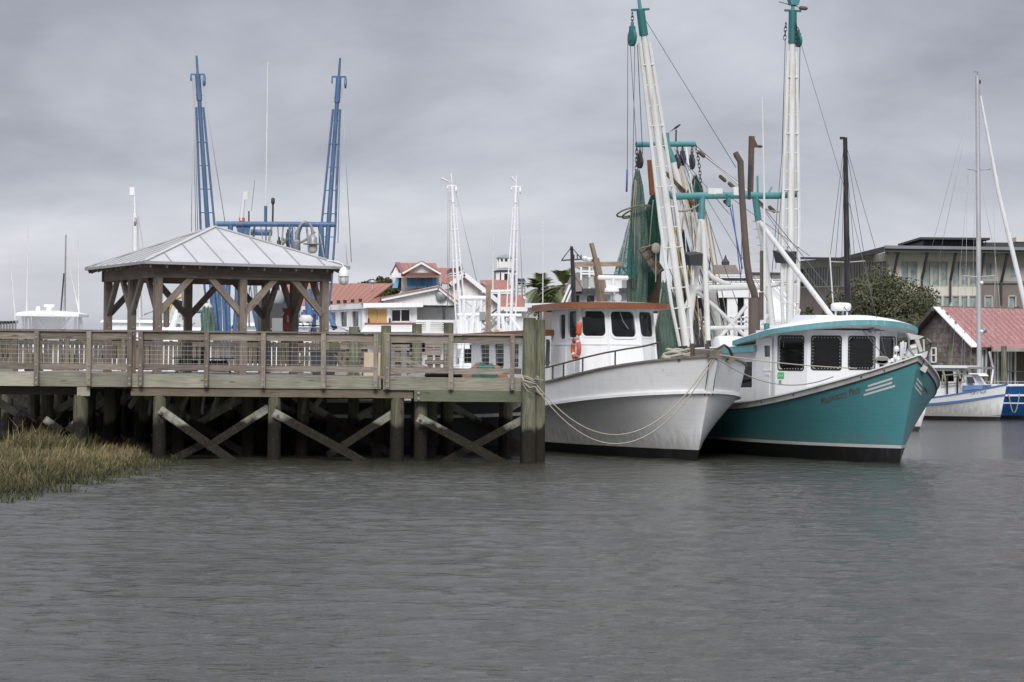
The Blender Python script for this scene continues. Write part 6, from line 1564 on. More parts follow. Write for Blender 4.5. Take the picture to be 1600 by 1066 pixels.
# blue sailing yacht, mast, shrouds and rolled jib
def yacht():
    t = thing('sailing_yacht', 'dark blue sailing yacht with a bare aluminium mast and rolled white jib', 'boat', (X_(1680, 109), 107, 0), R(86) - math.pi / 2)
    h = plain_hull(t, 13, 3.4, 1.7, 1.5, 'blue_hull', 'white', sx=1.2)
    def y(px, py, yy=0.0): return ony(t, px, py, yy)
    pipe('mast', [y(1530.5, 640), y(1529, 380), y(1527, 118)], [.115, .115, .095], M_['alu'], t, 12)
    for py, w in ((266, 15), (433, 20)):
        pipe('spreader', [y(1528 - w * 1.15, py - 2, -.5), y(1528, py, 0), y(1528 + w * 1.35, py - 2, .5)], .03, M_['alu'], t, 6)
    pipe('rolled_jib', [y(1532, 150), y(1560, 300), y(1612, 520)], [.05, .10, .13], M_['white'], t, 9); pipe('forestay', [y(1528, 122), y(1532, 152)], .015, M_['wire_light'], t, 5)
    for a, b in (((1527, 122), (1455, 390)), ((1527, 122), (1466, 410)), ((1527, 125), (1480, 640)), ((1528, 125), (1515, 640)), ((1529, 125), (1552, 266)), ((1552, 266), (1560, 640)), ((1512, 264), (1506, 640)), ((1529, 270), (1555, 400)), ((1555, 400), (1578, 640)), ((1507, 431), (1500, 640)), ((1555, 431), (1545, 640))): cable(t, y(*a), y(*b), .008, 0, M_['wire_light'])
    pipe('wind_vane', [y(1527, 118), y(1528, 113), y(1522, 112)], .015, M_['dark_metal'], t, 5); MB().lathe([(.03, -.1), (.05, 0), (.03, .1)], tuple(y(1531, 128)), 7).build('masthead_light', M_['black'], t)
    for py in (442, 518): MB().lathe([(.05, -.08), (.1, 0), (.05, .08)], tuple(y(1534, py, -.1)), 8).build('mast_fitting', M_['white'], t, True)
    m = MB()
    for px in (1545, 1560, 1575, 1590, 1610): m.tube([y(px, 615, -1.3), y(px, 596, -1.3)], .018, 5)
    m.tube([y(1535, 596, -1.3), y(1620, 597, -1.3)], .012, 5); m.tube([y(1535, 604, -1.3), y(1620, 605, -1.3)], .01, 5); m.build('guard_rail', M_['wire_light'], t)
    cabin(t, 'coachroof', -9.5, -5, 1.0, 1.4, 2.0, 'white', 4, .4)
    m = MB(); a, b = y(1576, 615, -1.72), y(1593, 615, -1.72); m.tube([a.lerp(b, k / 12) - V((0, .03, .9 * 4 * k / 12 * (1 - k / 12))) for k in range(13)], .025, 6); m.build('hanging_line', M_['rope'], t, True)
    pipe('hull_line', [y(1560, 630, -1.75), y(1640, 631, -1.75)], .03, M_['white'], t, 5)
yacht()
t = thing('sailing_yacht', 'sailing boat behind the teal trawler with a tall black mast and wire stays', 'boat', (X_(1350, 92), 97, 0), math.pi / 2); plain_hull(t, 11, 3.2, 1.5, 1.1, 'hull_white', 'blue_stripe')
def g5(px, py, x=-5.0): return onx(t, px, py, x)
pipe('mast', [g5(1325, 540), g5(1323, 380), g5(1320.5, 215)], [.13, .12, .09], M_['mast_black'], t, 10); pipe('spreader', [g5(1296, 409), g5(1323, 410), g5(1352, 408)], .022, M_['wire_light'], t, 6)
for a, b in (((1320, 218), (1296, 409)), ((1296, 409), (1280, 530)), ((1320, 218), (1352, 408)), ((1352, 408), (1372, 530)), ((1320, 230), (1312, 520)), ((1322, 240), (1345, 520)), ((1321, 218), (1295, 530)), ((1322, 300), (1338, 520)), ((1320, 220), (1405, 520))): cable(t, g5(*a), g5(*b), .011, 0, M_['wire'])
pipe('vhf_whip', [g5(1302, 480), g5(1296, 392)], .03, M_['antenna_white'], t, 6); m = MB(); m.box(tuple(g5(1316, 216)), (.1, .2, .1)); m.build('masthead', M_['mast_black'], t); cabin(t, 'coachroof', -7, -3.5, .9, 1.0, 1.7, 'white', 3, .4)

t = thing('moored_skiff', 'dark grey hulled skiff with a pale rail lying behind the right end of the pier', 'boat', (.35, 63.2, 0), R(8)); h_ = plain_hull(t, 5.6, 1.9, 1.52, 1.36, 'dark_metal', 'band_grey', sx=.5)
# ------------------------------------------------------------------ buildings on the far shore
def house_panels(t, q, n, mat, name='roof_panel', th=.06, gap=.02, seam=None):
    """q: eave-left, eave-right, ridge-right, ridge-left; n standing-seam panels"""
    P = [V(p) for p in q]; nn = (P[1] - P[0]).cross(P[3] - P[0]).normalized()
    if nn.z < 0: nn = -nn
    for i in range(n):
        a, b = i / n, (i + 1) / n; e = gap / max(.1, (P[1] - P[0]).length)
        m = MB(); m.prism([P[0].lerp(P[1], a), P[0].lerp(P[1], b - e), P[3].lerp(P[2], b - e), P[3].lerp(P[2], a)], nn * th); m.build(name, mat, t)
        if seam: MB().bar(P[0].lerp(P[1], b - e / 2) + nn * th, P[3].lerp(P[2], b - e / 2) + nn * th, .04, .05, nn).build('roof_seam', seam, t)
def framed(t, mw, q, wins, mat_frame, mat_glass, depth=.08, mull=0, fw=.06, name='window'):
    ps, n = wall(mw, q, [(*w, 0) for w in wins], depth)
    for lp in ps:
        a, b, c, d = lp; m = MB()
        o = n * (depth * .85 + .01)
        for e, f in ((a, b), (b, c), (c, d), (d, a)): m.bar(e + o, f + o, fw, .06, n)
        for k in range(mull): u = (k + 1) / (mull + 1); m.bar(a.lerp(b, u) + n * .03, d.lerp(c, u) + n * .03, fw * .7, .05, n)
        w = m.build(name, mat_frame, t); pane(lp, n, w, mat_glass, 'pane')
def restaurant():
    Y = 150.0
    t = thing('restaurant_building', 'long white waterfront restaurant with a low red metal roof and a boarded orange window', 'building', (X_(590, Y), Y, 1.3)); iv = rootmat(t).inverted()
    def a(px, py, d=0): return iv @ at(px, py, Y + d)
    WM, RM = M_['white_far'], M_['red_roof']; SD = M_['red_roof_dark']
    # receding wing at the left with a row of windows
    mw = MB()
    framed(t, mw, [a(440, 516, 16), a(569, 516, 0), a(569, 478, 0), a(440, 485, 16)], [(.08 + .131 * k, .16 + .131 * k, .12, .82) for k in range(7)], WM, M_['glass_far'], .1, 0, .1)
    # corner pavilion with the boarded and the dark window
    framed(t, mw, [a(569, 518), a(649, 518), a(649, 476), a(569, 477)], [(.53, .90, .36, .83)], WM, M_['glass_dark'], .1, 1, .1)
    ps, n = [], V((0, -1, 0))
    b0, b1, b2, b3 = a(574.5, 504.5, -.05), a(604.5, 504, -.05), a(604.5, 483, -.05), a(574.5, 483.5, -.05)
    for f0, f1 in ((0, .485), (.515, 1)):
        m = MB(); m.prism([b0.lerp(b1, f0), b0.lerp(b1, f1), b3.lerp(b2, f1), b3.lerp(b2, f0)], (0, -.08, 0)); m.build('plywood_board', M_['plywood'], t)
    m = MB()
    for e, f in ((b0, b1), (b1, b2), (b2, b3), (b3, b0)): m.bar(e, f, .12, .14, (0, 1, 0))
    m.build('window_trim', WM, t)
    mw.bx(a(440, 516).x, a(569, 516).x, .1, 16.2, 0, .8); mw.build('wall', WM, t)
    m = MB(); m.bx(a(569, 518).x + .02, a(712, 518).x, 1.2, 15, 0, a(649, 476).z - .05); m.build('rear_wall', WM, t)
    for px in (569, 608, 649): MB().bar(a(px, 518, -.06), a(px, 477, -.06), .22, .08, (0, 1, 0)).build('corner_trim', WM, t)
    # long roof, pavilion hip roof, eaves
    house_panels(t, [a(440, 483.5, 15.5), a(572, 476.5, -.6), a(615, 444, 12), a(440, 443.5, 24)], 20, RM, seam=RM)
    house_panels(t, [a(563, 476, -.7), a(661, 475, -.7), a(621, 465.5, 4), a(592, 465.5, 4)], 11, RM, seam=RM)
    m = MB(); m.bar(a(440, 485.5, 15.4), a(571, 478, -.7), .2, .34); m.bar(a(568, 477.5, -.75), a(661, 476.3, -.75), .2, .3); m.build('eave_board', WM, t)
    m = MB(); m.bar(a(578, 444, 12.5), a(585, 443, 12.4), .1, .1)
    pipe('roof_vent', [a(582, 452, 8), a(582, 442, 8)], .09, M_['alu'], t, 8); MB().lathe([(.1, 0), (.28, .05), (.28, .14), (.05, .2)], tuple(a(582, 442.5, 8)), 10).build('vent_cap', M_['alu'], t, True)
    for px, py, d in ((517, 473, 4), (529, 472, 3.5), (539, 471.5, 3), (551, 470.5, 2), (563, 469.5, 1)): m = MB(); m.box(tuple(a(px, py, d - .5)), (.22, .22, .22)); m.build('roof_light', M_['black'], t)
    # white awning over the deck below
    m = MB(); m.hexa([a(563, 519, -3.2), a(653, 519, -3.2), a(653, 512, -.1), a(572, 512, -.1), a(563, 518, -3.2), a(653, 518, -3.2), a(653, 507, -.1), a(572, 507, -.1)]); m.build('awning', M_['white_cabin'], t); MB().bar(a(570, 506.5, -.2), a(653, 506, -.2), .15, .15).build('awning_edge', SD, t)
    for px in (572, 608, 645): MB().bar(a(px, 519, -3), a(px, 600, -3), .18, .18).build('awning_post', WM, t)
    for px in (576, 609): m = MB(); m.box(tuple(a(px, 501, -.15)), (.12, .12, .3)); m.build('wall_lamp', M_['dark_metal'], t)
    # porch part under the wide low gable
    m = MB(); m.poly([a(600, 468, -.3), a(655, 478, -.3), a(715, 478, -.3), a(714, 476, -.3), a(685.5, 450, -.3)]); 
    m = MB(); g0 = [a(598, 476.5, -.4), a(714, 477.5, -.4), a(714, 473.5, -.4), a(685.5, 450.5, -.4), a(600, 467.5, -.4)]; m.prism(g0, (0, .3, 0)); m.build('gable_front', WM, t)
    for k in range(14):
        x = 600 + 8.2 * k; yt = 467.5 - (x - 600) * .199 if x < 685.5 else 450.5 + (x - 685.5) * .807
        MB().bar(a(x, 476.6, -.43), a(x, yt + 1.5, -.43), .05, .04, (0, 1, 0)).build('batten', WM, t)
    for p0, p1 in (((596, 467.5), (685.5, 449.2)), ((685.5, 449.2), (716, 474))): m = MB(); m.bar(a(*p0, -.75), a(*p1, -.75), .12, .26, (0, 0, 1)); m.build('rake_board', WM, t)
    for p0, p1 in (((594, 466), (685.5, 448)), ((685.5, 448), (718, 474))):
        q = [a(*p0, -.9), a(*p0, 13), a(*p1, 13), a(*p1, -.9)]; house_panels(t, [q[0], q[3], q[2], q[1]], 3, RM)
    m = MB(); m.poly([a(649, 518, 1.4), a(712, 518, 1.4), a(712, 478, 1.4), a(649, 478, 1.4)]); m.build('porch_wall', M_['tan_stucco'], t)
    m = MB(); m.bx(a(660, 518).x, a(676.5, 518).x, 1.25, 1.36, a(668, 518).z, a(668, 486).z); d = m.build('double_door', M_['door_brown'], t); MB().bar(a(668.3, 518, 1.23), a(668.3, 486, 1.23), .05, .03, (0, 1, 0)).build('door_joint', M_['black'], d)
    m = MB(); m.bx(a(655, 480).x, a(712, 480).x, -.3, 1.4, a(680, 479.5).z, a(680, 477.5).z); m.build('porch_ceiling_shade', M_['roof_dark'], t)  # ceiling slab coloured dark for the shadow under the gable
    MB().bar(a(693.5, 520, -.2), a(693.5, 478, -.2), .2, .2).build('porch_post', M_['dark_metal'], t)
    for py in (502, 505.5, 508.5, 511.5, 514.5, 517.5): MB().bar(a(650, py, -.35), a(712, py, -.35), .08, .16 if py == 502 else .06).build('porch_rail', WM, t)
    MB().bar(a(669, 519, -.37), a(669, 501, -.37), .3, .12).build('rail_post', WM, t); MB().bar(a(650, 521, -.4), a(712, 520, -.4), .1, .3).build('porch_deck_edge', WM, t)
    MB().lathe([(.05, 0), (.3, .04), (.37, .1), (.35, .12), (.27, .07), (.03, .04)], tuple(a(689, 462, -.75)), 14, 'Y').build('satellite_dish', M_['grey_metal'], t, True); pipe('dish_arm', [a(688, 473, -.5), a(687, 467, -.6), a(690, 464, -.8)], .05, M_['grey_metal'], t, 6)
    # cupola with blue shutters
    m = MB(); c0, c1 = a(627, 457, 3), a(686, 457, 3); m.bx(c0.x, c1.x, 3, 9, a(650, 470).z, a(650, 429).z); m.build('cupola', WM, t)
    for x0, x1 in ((635.5, 650), (652, 666), (668, 682)):
        m = MB(); m.hexa([a(x0 + .5, 450.5, 1.9), a(x1 + .8, 450.5, 1.9), a(x1, 431.5, 2.9), a(x0, 431.5, 2.9), a(x0 + .5, 450, 1.8), a(x1 + .8, 450, 1.8), a(x1, 431, 2.8), a(x0, 431, 2.8)]); s = m.build('shutter', M_['blue_shutter'], t)
        MB().bar(a((x0 + x1) / 2 + .4, 450.4, 1.76), a((x0 + x1) / 2, 431.5, 2.75), .06, .05, (0, 1, 0)).build('shutter_rib', M_['blue_shutter'], s)
    m = MB(); m.hexa([a(612.5, 450, 4), a(622, 450, 4), a(628, 432, 4.2), a(619.5, 432, 4.2), a(612.5, 450, 4.2), a(622, 450, 4.2), a(628, 432, 4.4), a(619.5, 432, 4.4)]); m.build('shutter', M_['blue_shutter'], t); m = MB(); m.prism([a(684, 447, 3.1), a(688, 447, 3.1), a(684.5, 436, 3.1)], (0, 2, 0)); m.build('shutter', M_['blue_shutter'], t)
    m = MB(); m.prism([a(621, 452, 3.4), a(628, 450, 3.4), a(628, 433, 3.4), a(624, 434, 3.4)], (0, .2, 0)); m.build('window_opening', M_['glass_dark'], t)
    house_panels(t, [a(630, 429.5, 1.6), a(689, 430, 1.6), a(681, 412.5, 6), a(621, 412, 6)], 8, RM)
    m = MB(); m.prism([a(612, 429.5, 5), a(632, 429.5, 2), a(621, 412, 6)], (0, .3, 0)); m.build('roof_end', WM, t)
    for p0, p1 in (((611.5, 430, 6), (621, 411.5, 6)), ((621, 412, 5.8), (630.5, 429.5, 1.4))): MB().bar(a(*p0), a(*p1), .3, .2).build('rake_board', M_['red_roof_dark'], t)
    m = MB(); m.prism([a(631, 427, .9), a(687, 428, .9), a(658.5, 412.2, .9)], (0, 1.6, 0)); m.build('small_gable', WM, t)
    for p0, p1 in (((629, 427.5), (658.5, 411)), ((658.5, 411), (689, 428.5))):
        q0, q1 = a(*p0, .6), a(*p1, .6); MB().bar(q0, q1, .3, .12).build('rake_board', WM, t); house_panels(t, [q0 + V((0, 0, .1)), q1 + V((0, 0, .1)), a(*p1, 5) + V((0, 0, .1)), a(*p0, 5) + V((0, 0, .1))], 1, RM)
    m = MB(); m.bar(a(612, 430.5, 1.6), a(689, 430.5, 1.6), .3, .3); m.build('eave_board', WM, t); m = MB(); m.bar(a(630, 428, .8), a(688, 428.3, .8), .3, .16); m.build('pent_roof', M_['red_roof_dark'], t)
restaurant()
def gable_house():
    Y = 158.0
    t = thing('gabled_building', 'white boarded building with a steep red roofed gable behind the white trawler rig', 'building', (X_(740, Y), Y, 1.3)); iv = rootmat(t).inverted()
    def a(px, py, d=0): return iv @ at(px, py, Y + d)
    g0 = [a(672, 560), a(822, 560), a(822, 508), a(725.5, 430), a(700, 452), a(672, 452)]
    m = MB(); m.prism(g0, (0, 14, 0)); m.build('wall', M_['white_far'], t)
    for k in range(17):
        x = 690 + 8 * k
        if x > 812: break
        yt = 430 + (725.5 - x) * .86 if x < 725.5 else 430 + (x - 725.5) * .81
        MB().bar(a(x, 550, -.06), a(x, max(yt, 440) + 2, -.06), .06, .08, (0, 1, 0)).build('batten', M_['white_far'], t)
    for p0, p1 in (((704, 445), (725.5, 428.5)), ((725.5, 428.5), (826, 510))): MB().bar(a(*p0, -.5), a(*p1, -.5), .4, .3).build('rake_board', M_['white_far'], t)
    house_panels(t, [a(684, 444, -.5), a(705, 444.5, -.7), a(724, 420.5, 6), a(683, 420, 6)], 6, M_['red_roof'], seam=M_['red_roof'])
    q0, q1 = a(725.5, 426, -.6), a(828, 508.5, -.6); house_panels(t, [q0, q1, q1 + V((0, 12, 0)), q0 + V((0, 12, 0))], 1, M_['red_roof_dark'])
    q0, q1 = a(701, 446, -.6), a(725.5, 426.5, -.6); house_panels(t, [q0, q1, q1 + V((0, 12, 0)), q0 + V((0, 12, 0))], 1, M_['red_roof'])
gable_house()
for lab, q, qr, Y in (('small red hip roofed block beside the lighthouse tower', (752, 800, 560, 455), (786, 450, 748, 439, 791, 439, 790, 455), 164), ('low red roofed block with white walls right of the lighthouse tower', (778, 822, 560, 482), (788, 481, 780, 462.5, 816, 462.5, 821, 481), 155)):
    t = thing('red_roofed_block', lab, 'building', (X_(q[0], Y), Y, 1.3)); iv = rootmat(t).inverted()
    a = lambda px, py, d=0: iv @ at(px, py, Y + d)
    m = MB(); x0, x1 = a(q[0], q[2]).x, a(q[1], q[2]).x; m.bx(x0, x1, 0, 6, 0, a(q[0], q[3]).z); m.build('wall', M_['white_far'], t)
    house_panels(t, [a(q[0] - 1, q[3], -.6), a(q[1] + 2, q[3] + .5, -.6), a(qr[4], qr[5], 3), a(qr[2] + 2, qr[3], 3)], 8, M_['red_roof'], seam=M_['red_roof']); MB().bar(a(q[0] - 1, q[3] + 1, -.65), a(q[1] + 2, q[3] + 1.4, -.65), .2, .3).build('eave_board', M_['white_far'], t)
def lighthouse():
    Y = 168.0; t = thing('lighthouse_tower', 'squat white lighthouse tower with a columned lantern and dark dome', 'tower', (X_(788, Y), Y, 1.3)); iv = rootmat(t).inverted()
    def a(px, py, d=0): return iv @ at(px, py, Y + d)
    c = a(788.5, 425, 1.2); x0, x1 = a(772.5, 450).x, a(805, 450).x; r = (x1 - x0) / 2
    def octp(rr, z): return [V((c.x + rr * math.cos(math.pi / 8 + k * math.pi / 4), c.y + rr * math.sin(math.pi / 8 + k * math.pi / 4), z)) for k in range(8)]
    zt = a(788, 424.5).z; m = MB(); lo, hi = octp(r * 1.08, 0), octp(r * 1.0, zt); m.add(lo + hi, [(i, (i + 1) % 8, 8 + (i + 1) % 8, 8 + i) for i in range(8)] + [tuple(range(8, 16))]); m.build('tower_body', M_['white_far'], t)
    for p, q in zip(lo, hi): MB().bar(p, q, .1, .1).build('corner_trim', M_['dark_metal'], t)
    p = a(792, 436, -.55); m = MB(); m.box((p.x, p.y - .1, p.z), (.5, .14, .9)); w = m.build('window', M_['white_far'], t); m = MB(); m.box((p.x, p.y - .18, p.z), (.38, .06, .78)); m.build('pane', M_['glass_dark'], w)
    m = MB(); m.lathe([(r * 1.1, zt), (r * 1.12, zt + .06), (r * .8, zt + .16)], (c.x, c.y, 0), 8); m.build('gallery_roof', M_['roof_dark'], t)
    z2 = a(788, 403.5).z; r2 = r * .68
    m = MB(); m.lathe([(r2 * .72, zt + .3), (r2 * .72, z2)], (c.x, c.y, 0), 8); m.build('lantern_core', M_['glass_green'], t)
    for k in range(10): th = 2 * math.pi * k / 10 + .2; m = MB(); m.lathe([(.09, zt + .3), (.07, z2)], (c.x + r2 * math.cos(th), c.y + r2 * math.sin(th), 0), 7); m.build('column', M_['white_far'], t)
    m = MB(); m.lathe([(r2 * 1.02, zt + .3), (r2 * 1.02, zt + .75)], (c.x, c.y, 0), 12); m.build('parapet', M_['white_far'], t)
    m = MB(); m.lathe([(r2 * 1.2, z2), (r2 * 1.2, z2 + .08), (r2 * .9, z2 + .2), (r2 * .45, z2 + .29), (.05, z2 + .33)], (c.x, c.y, 0), 14); m.build('dome', M_['grey_metal'], t, True, 40)
    m = MB(); zb = a(805, 464).z
    m.bx(a(790, 460).x, a(821, 460).x, -1.5, 3, zb - .2, zb); m.build('roof_deck', M_['white_far'], t)
    for py in (441, 446, 451, 456): MB().bar(a(800, py, -1.4), a(820.5, py, -1.4), .05, .07).build('deck_rail', M_['grey_metal'], t)
    for px in (803, 809, 815, 820): MB().bar(a(px, 464, -1.4), a(px, 440, -1.4), .08, .08).build('deck_post', M_['grey_metal'], t)
    m = MB(); m.bx(a(790, 520).x, a(821, 520).x, -1.3, 3, 0, zb - .2); m.build('lower_block', M_['white_far'], t)
    for px in (811, 817): MB().lathe([(.1, -.2), (.22, 0), (.1, .25)], tuple(a(px, 440.5, -1)), 8).build('deck_light', M_['dark_metal'], t)
lighthouse()
# flag on its pole; brown pole lamp
t = thing('flag', 'dark striped flag hanging from a pole above the red gable roof', 'flag', (X_(722, 145), 145, 1.3)); iv = rootmat(t).inverted()
pipe('flag_pole', [iv @ at(724, 560, 145), iv @ at(721, 412, 145)], .05, M_['grey_metal'], t, 7)
for k in range(7):
    rows = []
    for e in (0, .86):
        v = (k + e) / 7; rows.append([iv @ (at(721 - 23 * u, 414 + 15 * v * (1 - .3 * u) + 10 * u + 1.5 * math.sin(6 * u), 145) + V((0, .15 * math.sin(7 * u + v), 0))) for u in [j / 10 for j in range(11)]])
    MB().grid(rows).build('stripe', M_['dark_metal' if k < 3 else ('red_roof_dark' if k % 2 else 'white_far')], t)
t = thing('pole_light', 'brown pole with a short slanting lamp arm in front of the white gable', 'lamp', (X_(763, 120), 120, 1.0)); iv = rootmat(t).inverted()
beam('pole', iv @ at(763, 560, 120), iv @ at(763, 445, 120), .26, .26, M_['drift_wood'], t); pipe('lamp_arm', [iv @ at(763, 449, 120), iv @ at(752, 442, 120)], [.06, .1], M_['grey_metal'], t, 7)

# white dock house behind the nets, stilt building, stairs
def dockhouse():
    Y = 118.0; t = thing('dock_house', 'white dock house with dark windows, louvred box and shingle roof behind the white boat', 'building', (X_(950, Y), Y, 1.0)); iv = rootmat(t).inverted()
    def a(px, py, d=0): return iv @ at(px, py, Y + d)
    mw = MB(); framed(t, mw, [a(893, 520), a(1005, 520), a(1005, 455), a(893, 455)], [(.05, .12, .55, .92), (.20, .33, .55, .92), (.37, .45, .55, .92), (.58, .68, .55, .92), (.76, .84, .55, .92), (.9, .97, .55, .92)], M_['white_far'], M_['glass_grey'], .1, 0, .1); mw.bx(a(893, 520).x, a(1005, 520).x, .12, 8, 0, a(893, 455).z); mw.build('wall', M_['white_far'], t)
    m = MB(); m.bx(a(908, 456).x, a(1000, 456).x, .6, 7, a(893, 455).z, a(950, 431).z); m.build('upper_wall', M_['white_far'], t)
    for k in range(7): py = 436 + 3 * k; MB().bar(a(911, py, .5), a(935, py, .5), .08, .10).build('louvre', M_['grey_metal'], t)
    for k in range(7): py = 436 + 3 * k; MB().bar(a(972, py, .5), a(998, py, .5), .08, .10).build('louvre', M_['grey_metal'], t)
    m = MB(); m.hexa([a(880, 458, -1), a(909, 455, -1), a(909, 455, 7), a(880, 458, 7), a(893, 428, 1), a(909, 427, 1), a(909, 427, 6), a(893, 428, 6)]); m.build('shingle_roof', M_['roof_brown'], t)
    MB().bar(a(892, 455, -.4), a(1006, 454, -.4), .5, .25).build('eave', M_['roof_dark'], t)
    for px in (908, 921, 933): MB().bar(a(px, 456, .3), a(px, 415, .3), .1, .1).build('balcony_post', M_['white_far'], t)
    for py in (416, 424, 428): MB().bar(a(907, py, .3), a(934, py, .3), .08, .08).build('balcony_rail', M_['white_far'], t)
    for k in range(6): MB().bar(a(910 + 2.1 * k, 431, .35), a(910 + 2.1 * k, 416, .35), .05, .05).build('baluster', M_['grey_metal'], t)
    m = MB(); m.bx(a(935, 430).x, a(1003, 430).x, .4, 6, a(950, 431).z, a(950, 428.5).z); m.build('flat_roof', M_['roof_dark'], t)
    for a0, b0 in (((968, 413), (980, 428)), ((968, 413), (968, 428)), ((974, 420), (983, 418))): MB().bar(a(*a0, 1), a(*b0, 1), .07, .07).build('roof_bracket', M_['dark_metal'], t)
    m = MB(); m.bx(a(1005, 520).x + .02, a(1012, 520).x, 1, 6, 0, a(1008, 470).z); m.build('side_wall', M_['brick_brown'], t)
    m = MB(); m.bx(a(845, 520).x, a(893, 520).x - .02, 2, 8, 0, a(870, 478).z); m.build('low_annex', M_['brick_brown'], t); MB().bar(a(820, 477.5, 1.9), a(893, 476.5, 1.9), .3, .22).build('annex_eave', M_['white_far'], t)
dockhouse()
def stilt():
    Y = 112.0; t = thing('stilt_house', 'white stilt building with dark open bays and an outside stair behind the teal rig', 'building', (X_(1150, Y), Y, 1.0)); iv = rootmat(t).inverted()
    def a(px, py, d=0): return iv @ at(px, py, Y + d)
    m = MB(); m.bx(a(1096, 440).x, a(1226, 440).x, 2.5, 9, a(1150, 460).z, a(1150, 428).z); m.build('upper_wall', M_['white_far'], t)
    for k in range(9): py = 430 + 3.3 * k; MB().bar(a(1096, py, 2.44), a(1226, py, 2.44), .06, .06).build('siding_board', M_['white_far'], t)
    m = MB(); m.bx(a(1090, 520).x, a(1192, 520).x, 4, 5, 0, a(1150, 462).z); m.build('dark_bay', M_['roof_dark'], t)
    MB().bar(a(1090, 460, -.1), a(1196, 459, -.1), .3, .35).build('beam', M_['white_far'], t)
    for px, w in ((1106, .35), (1144, .5), (1168, .35), (1194, .3)):
        MB().bar(a(px, 530, 0), a(px, 460, 0), w, .3).build('post', M_['white_far'], t)
    for px in (1123, 1156): MB().bar(a(px, 530, 3.8), a(px, 462, 3.8), .5, .3).build('shutter_post', M_['dark_metal'], t)
    for py in (496, 503, 510): MB().bar(a(1092, py, -.15), a(1170, py - .5, -.15), .06, .08).build('deck_rail', M_['white_far'], t)
    for k in range(10): px = 1094 + 8 * k; MB().bar(a(px, 515, -.15), a(px, 495, -.15), .06, .06).build('deck_post', M_['white_far'], t)
    for k in range(12): px = 1122 + 7 * k; MB().bar(a(px, 450, .4), a(px, 437, .4), .04, .04).build('baluster', M_['grey_metal'], t)
    for py in (437, 443, 449): MB().bar(a(1118, py, .4), a(1205, py, .4), .07, .07).build('balcony_rail', M_['white_far'], t)
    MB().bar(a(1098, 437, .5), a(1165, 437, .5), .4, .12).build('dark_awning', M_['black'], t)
    house_panels(t, [a(1112, 432, 4), a(1158, 432, 4), a(1150, 416, 7), a(1114, 416, 7)], 1, M_['roof_brown']); house_panels(t, [a(1192, 442, 8), a(1228, 442, 8), a(1226, 428, 11), a(1205, 428, 11)], 1, M_['roof_brown']); MB().bar(a(1172, 428, 2.3), a(1226, 428.5, 2.3), .2, .15).build('roof_edge', M_['roof_dark'], t)
    # stairs
    n = 14
    for k in range(n):
        f = k / (n - 1); py = 452 + 50 * f; x0 = 1197 + 2 * f; x1 = 1216 + 20 * f
        m = MB(); p, q = a(x0, py, -1.5 * f), a(x1, py, -1.5 * f); m.bx(p.x, q.x, -2.2 * f - .2, -2.2 * f + .15, p.z - .05, p.z + .06); m.build('stair_tread', M_['white_far'], t)
    for (p, q, w) in (((1200, 448), (1246, 500), .28), ((1200, 433), (1250, 486), .09), ((1200, 440), (1248, 493), .06)): MB().bar(a(*p, -.3), a(*q, -2.2), .08, w).build('stair_rail', M_['white_far'], t)
    for k in range(12): f = k / 11; MB().bar(a(1200 + 46 * f, 448 + 52 * f, -.3 - 1.9 * f), a(1200 + 50 * f, 433 + 53 * f, -.3 - 1.9 * f), .04, .04).build('baluster', M_['white_far'], t)
    for k in range(4): px = 1197 + 1 * k
    MB().bar(a(1196, 520, -.4), a(1196, 430, -.4), .2, .2).build('newel', M_['white_far'], t)
stilt()
t = thing('street_lamp', 'dark lantern on a post above the brown roof behind the rigging', 'lamp', (X_(1134, 122), 122, 1.0)); iv = rootmat(t).inverted(); pipe('post', [iv @ at(1134, 500, 122), iv @ at(1133.5, 418, 122)], .06, M_['dark_metal'], t, 7); MB().lathe([(.08, -.25), (.2, -.1), (.22, .12), (.08, .3), (.02, .5)], tuple(iv @ at(1133.5, 413, 122)), 8).build('lantern', M_['dark_metal'], t)

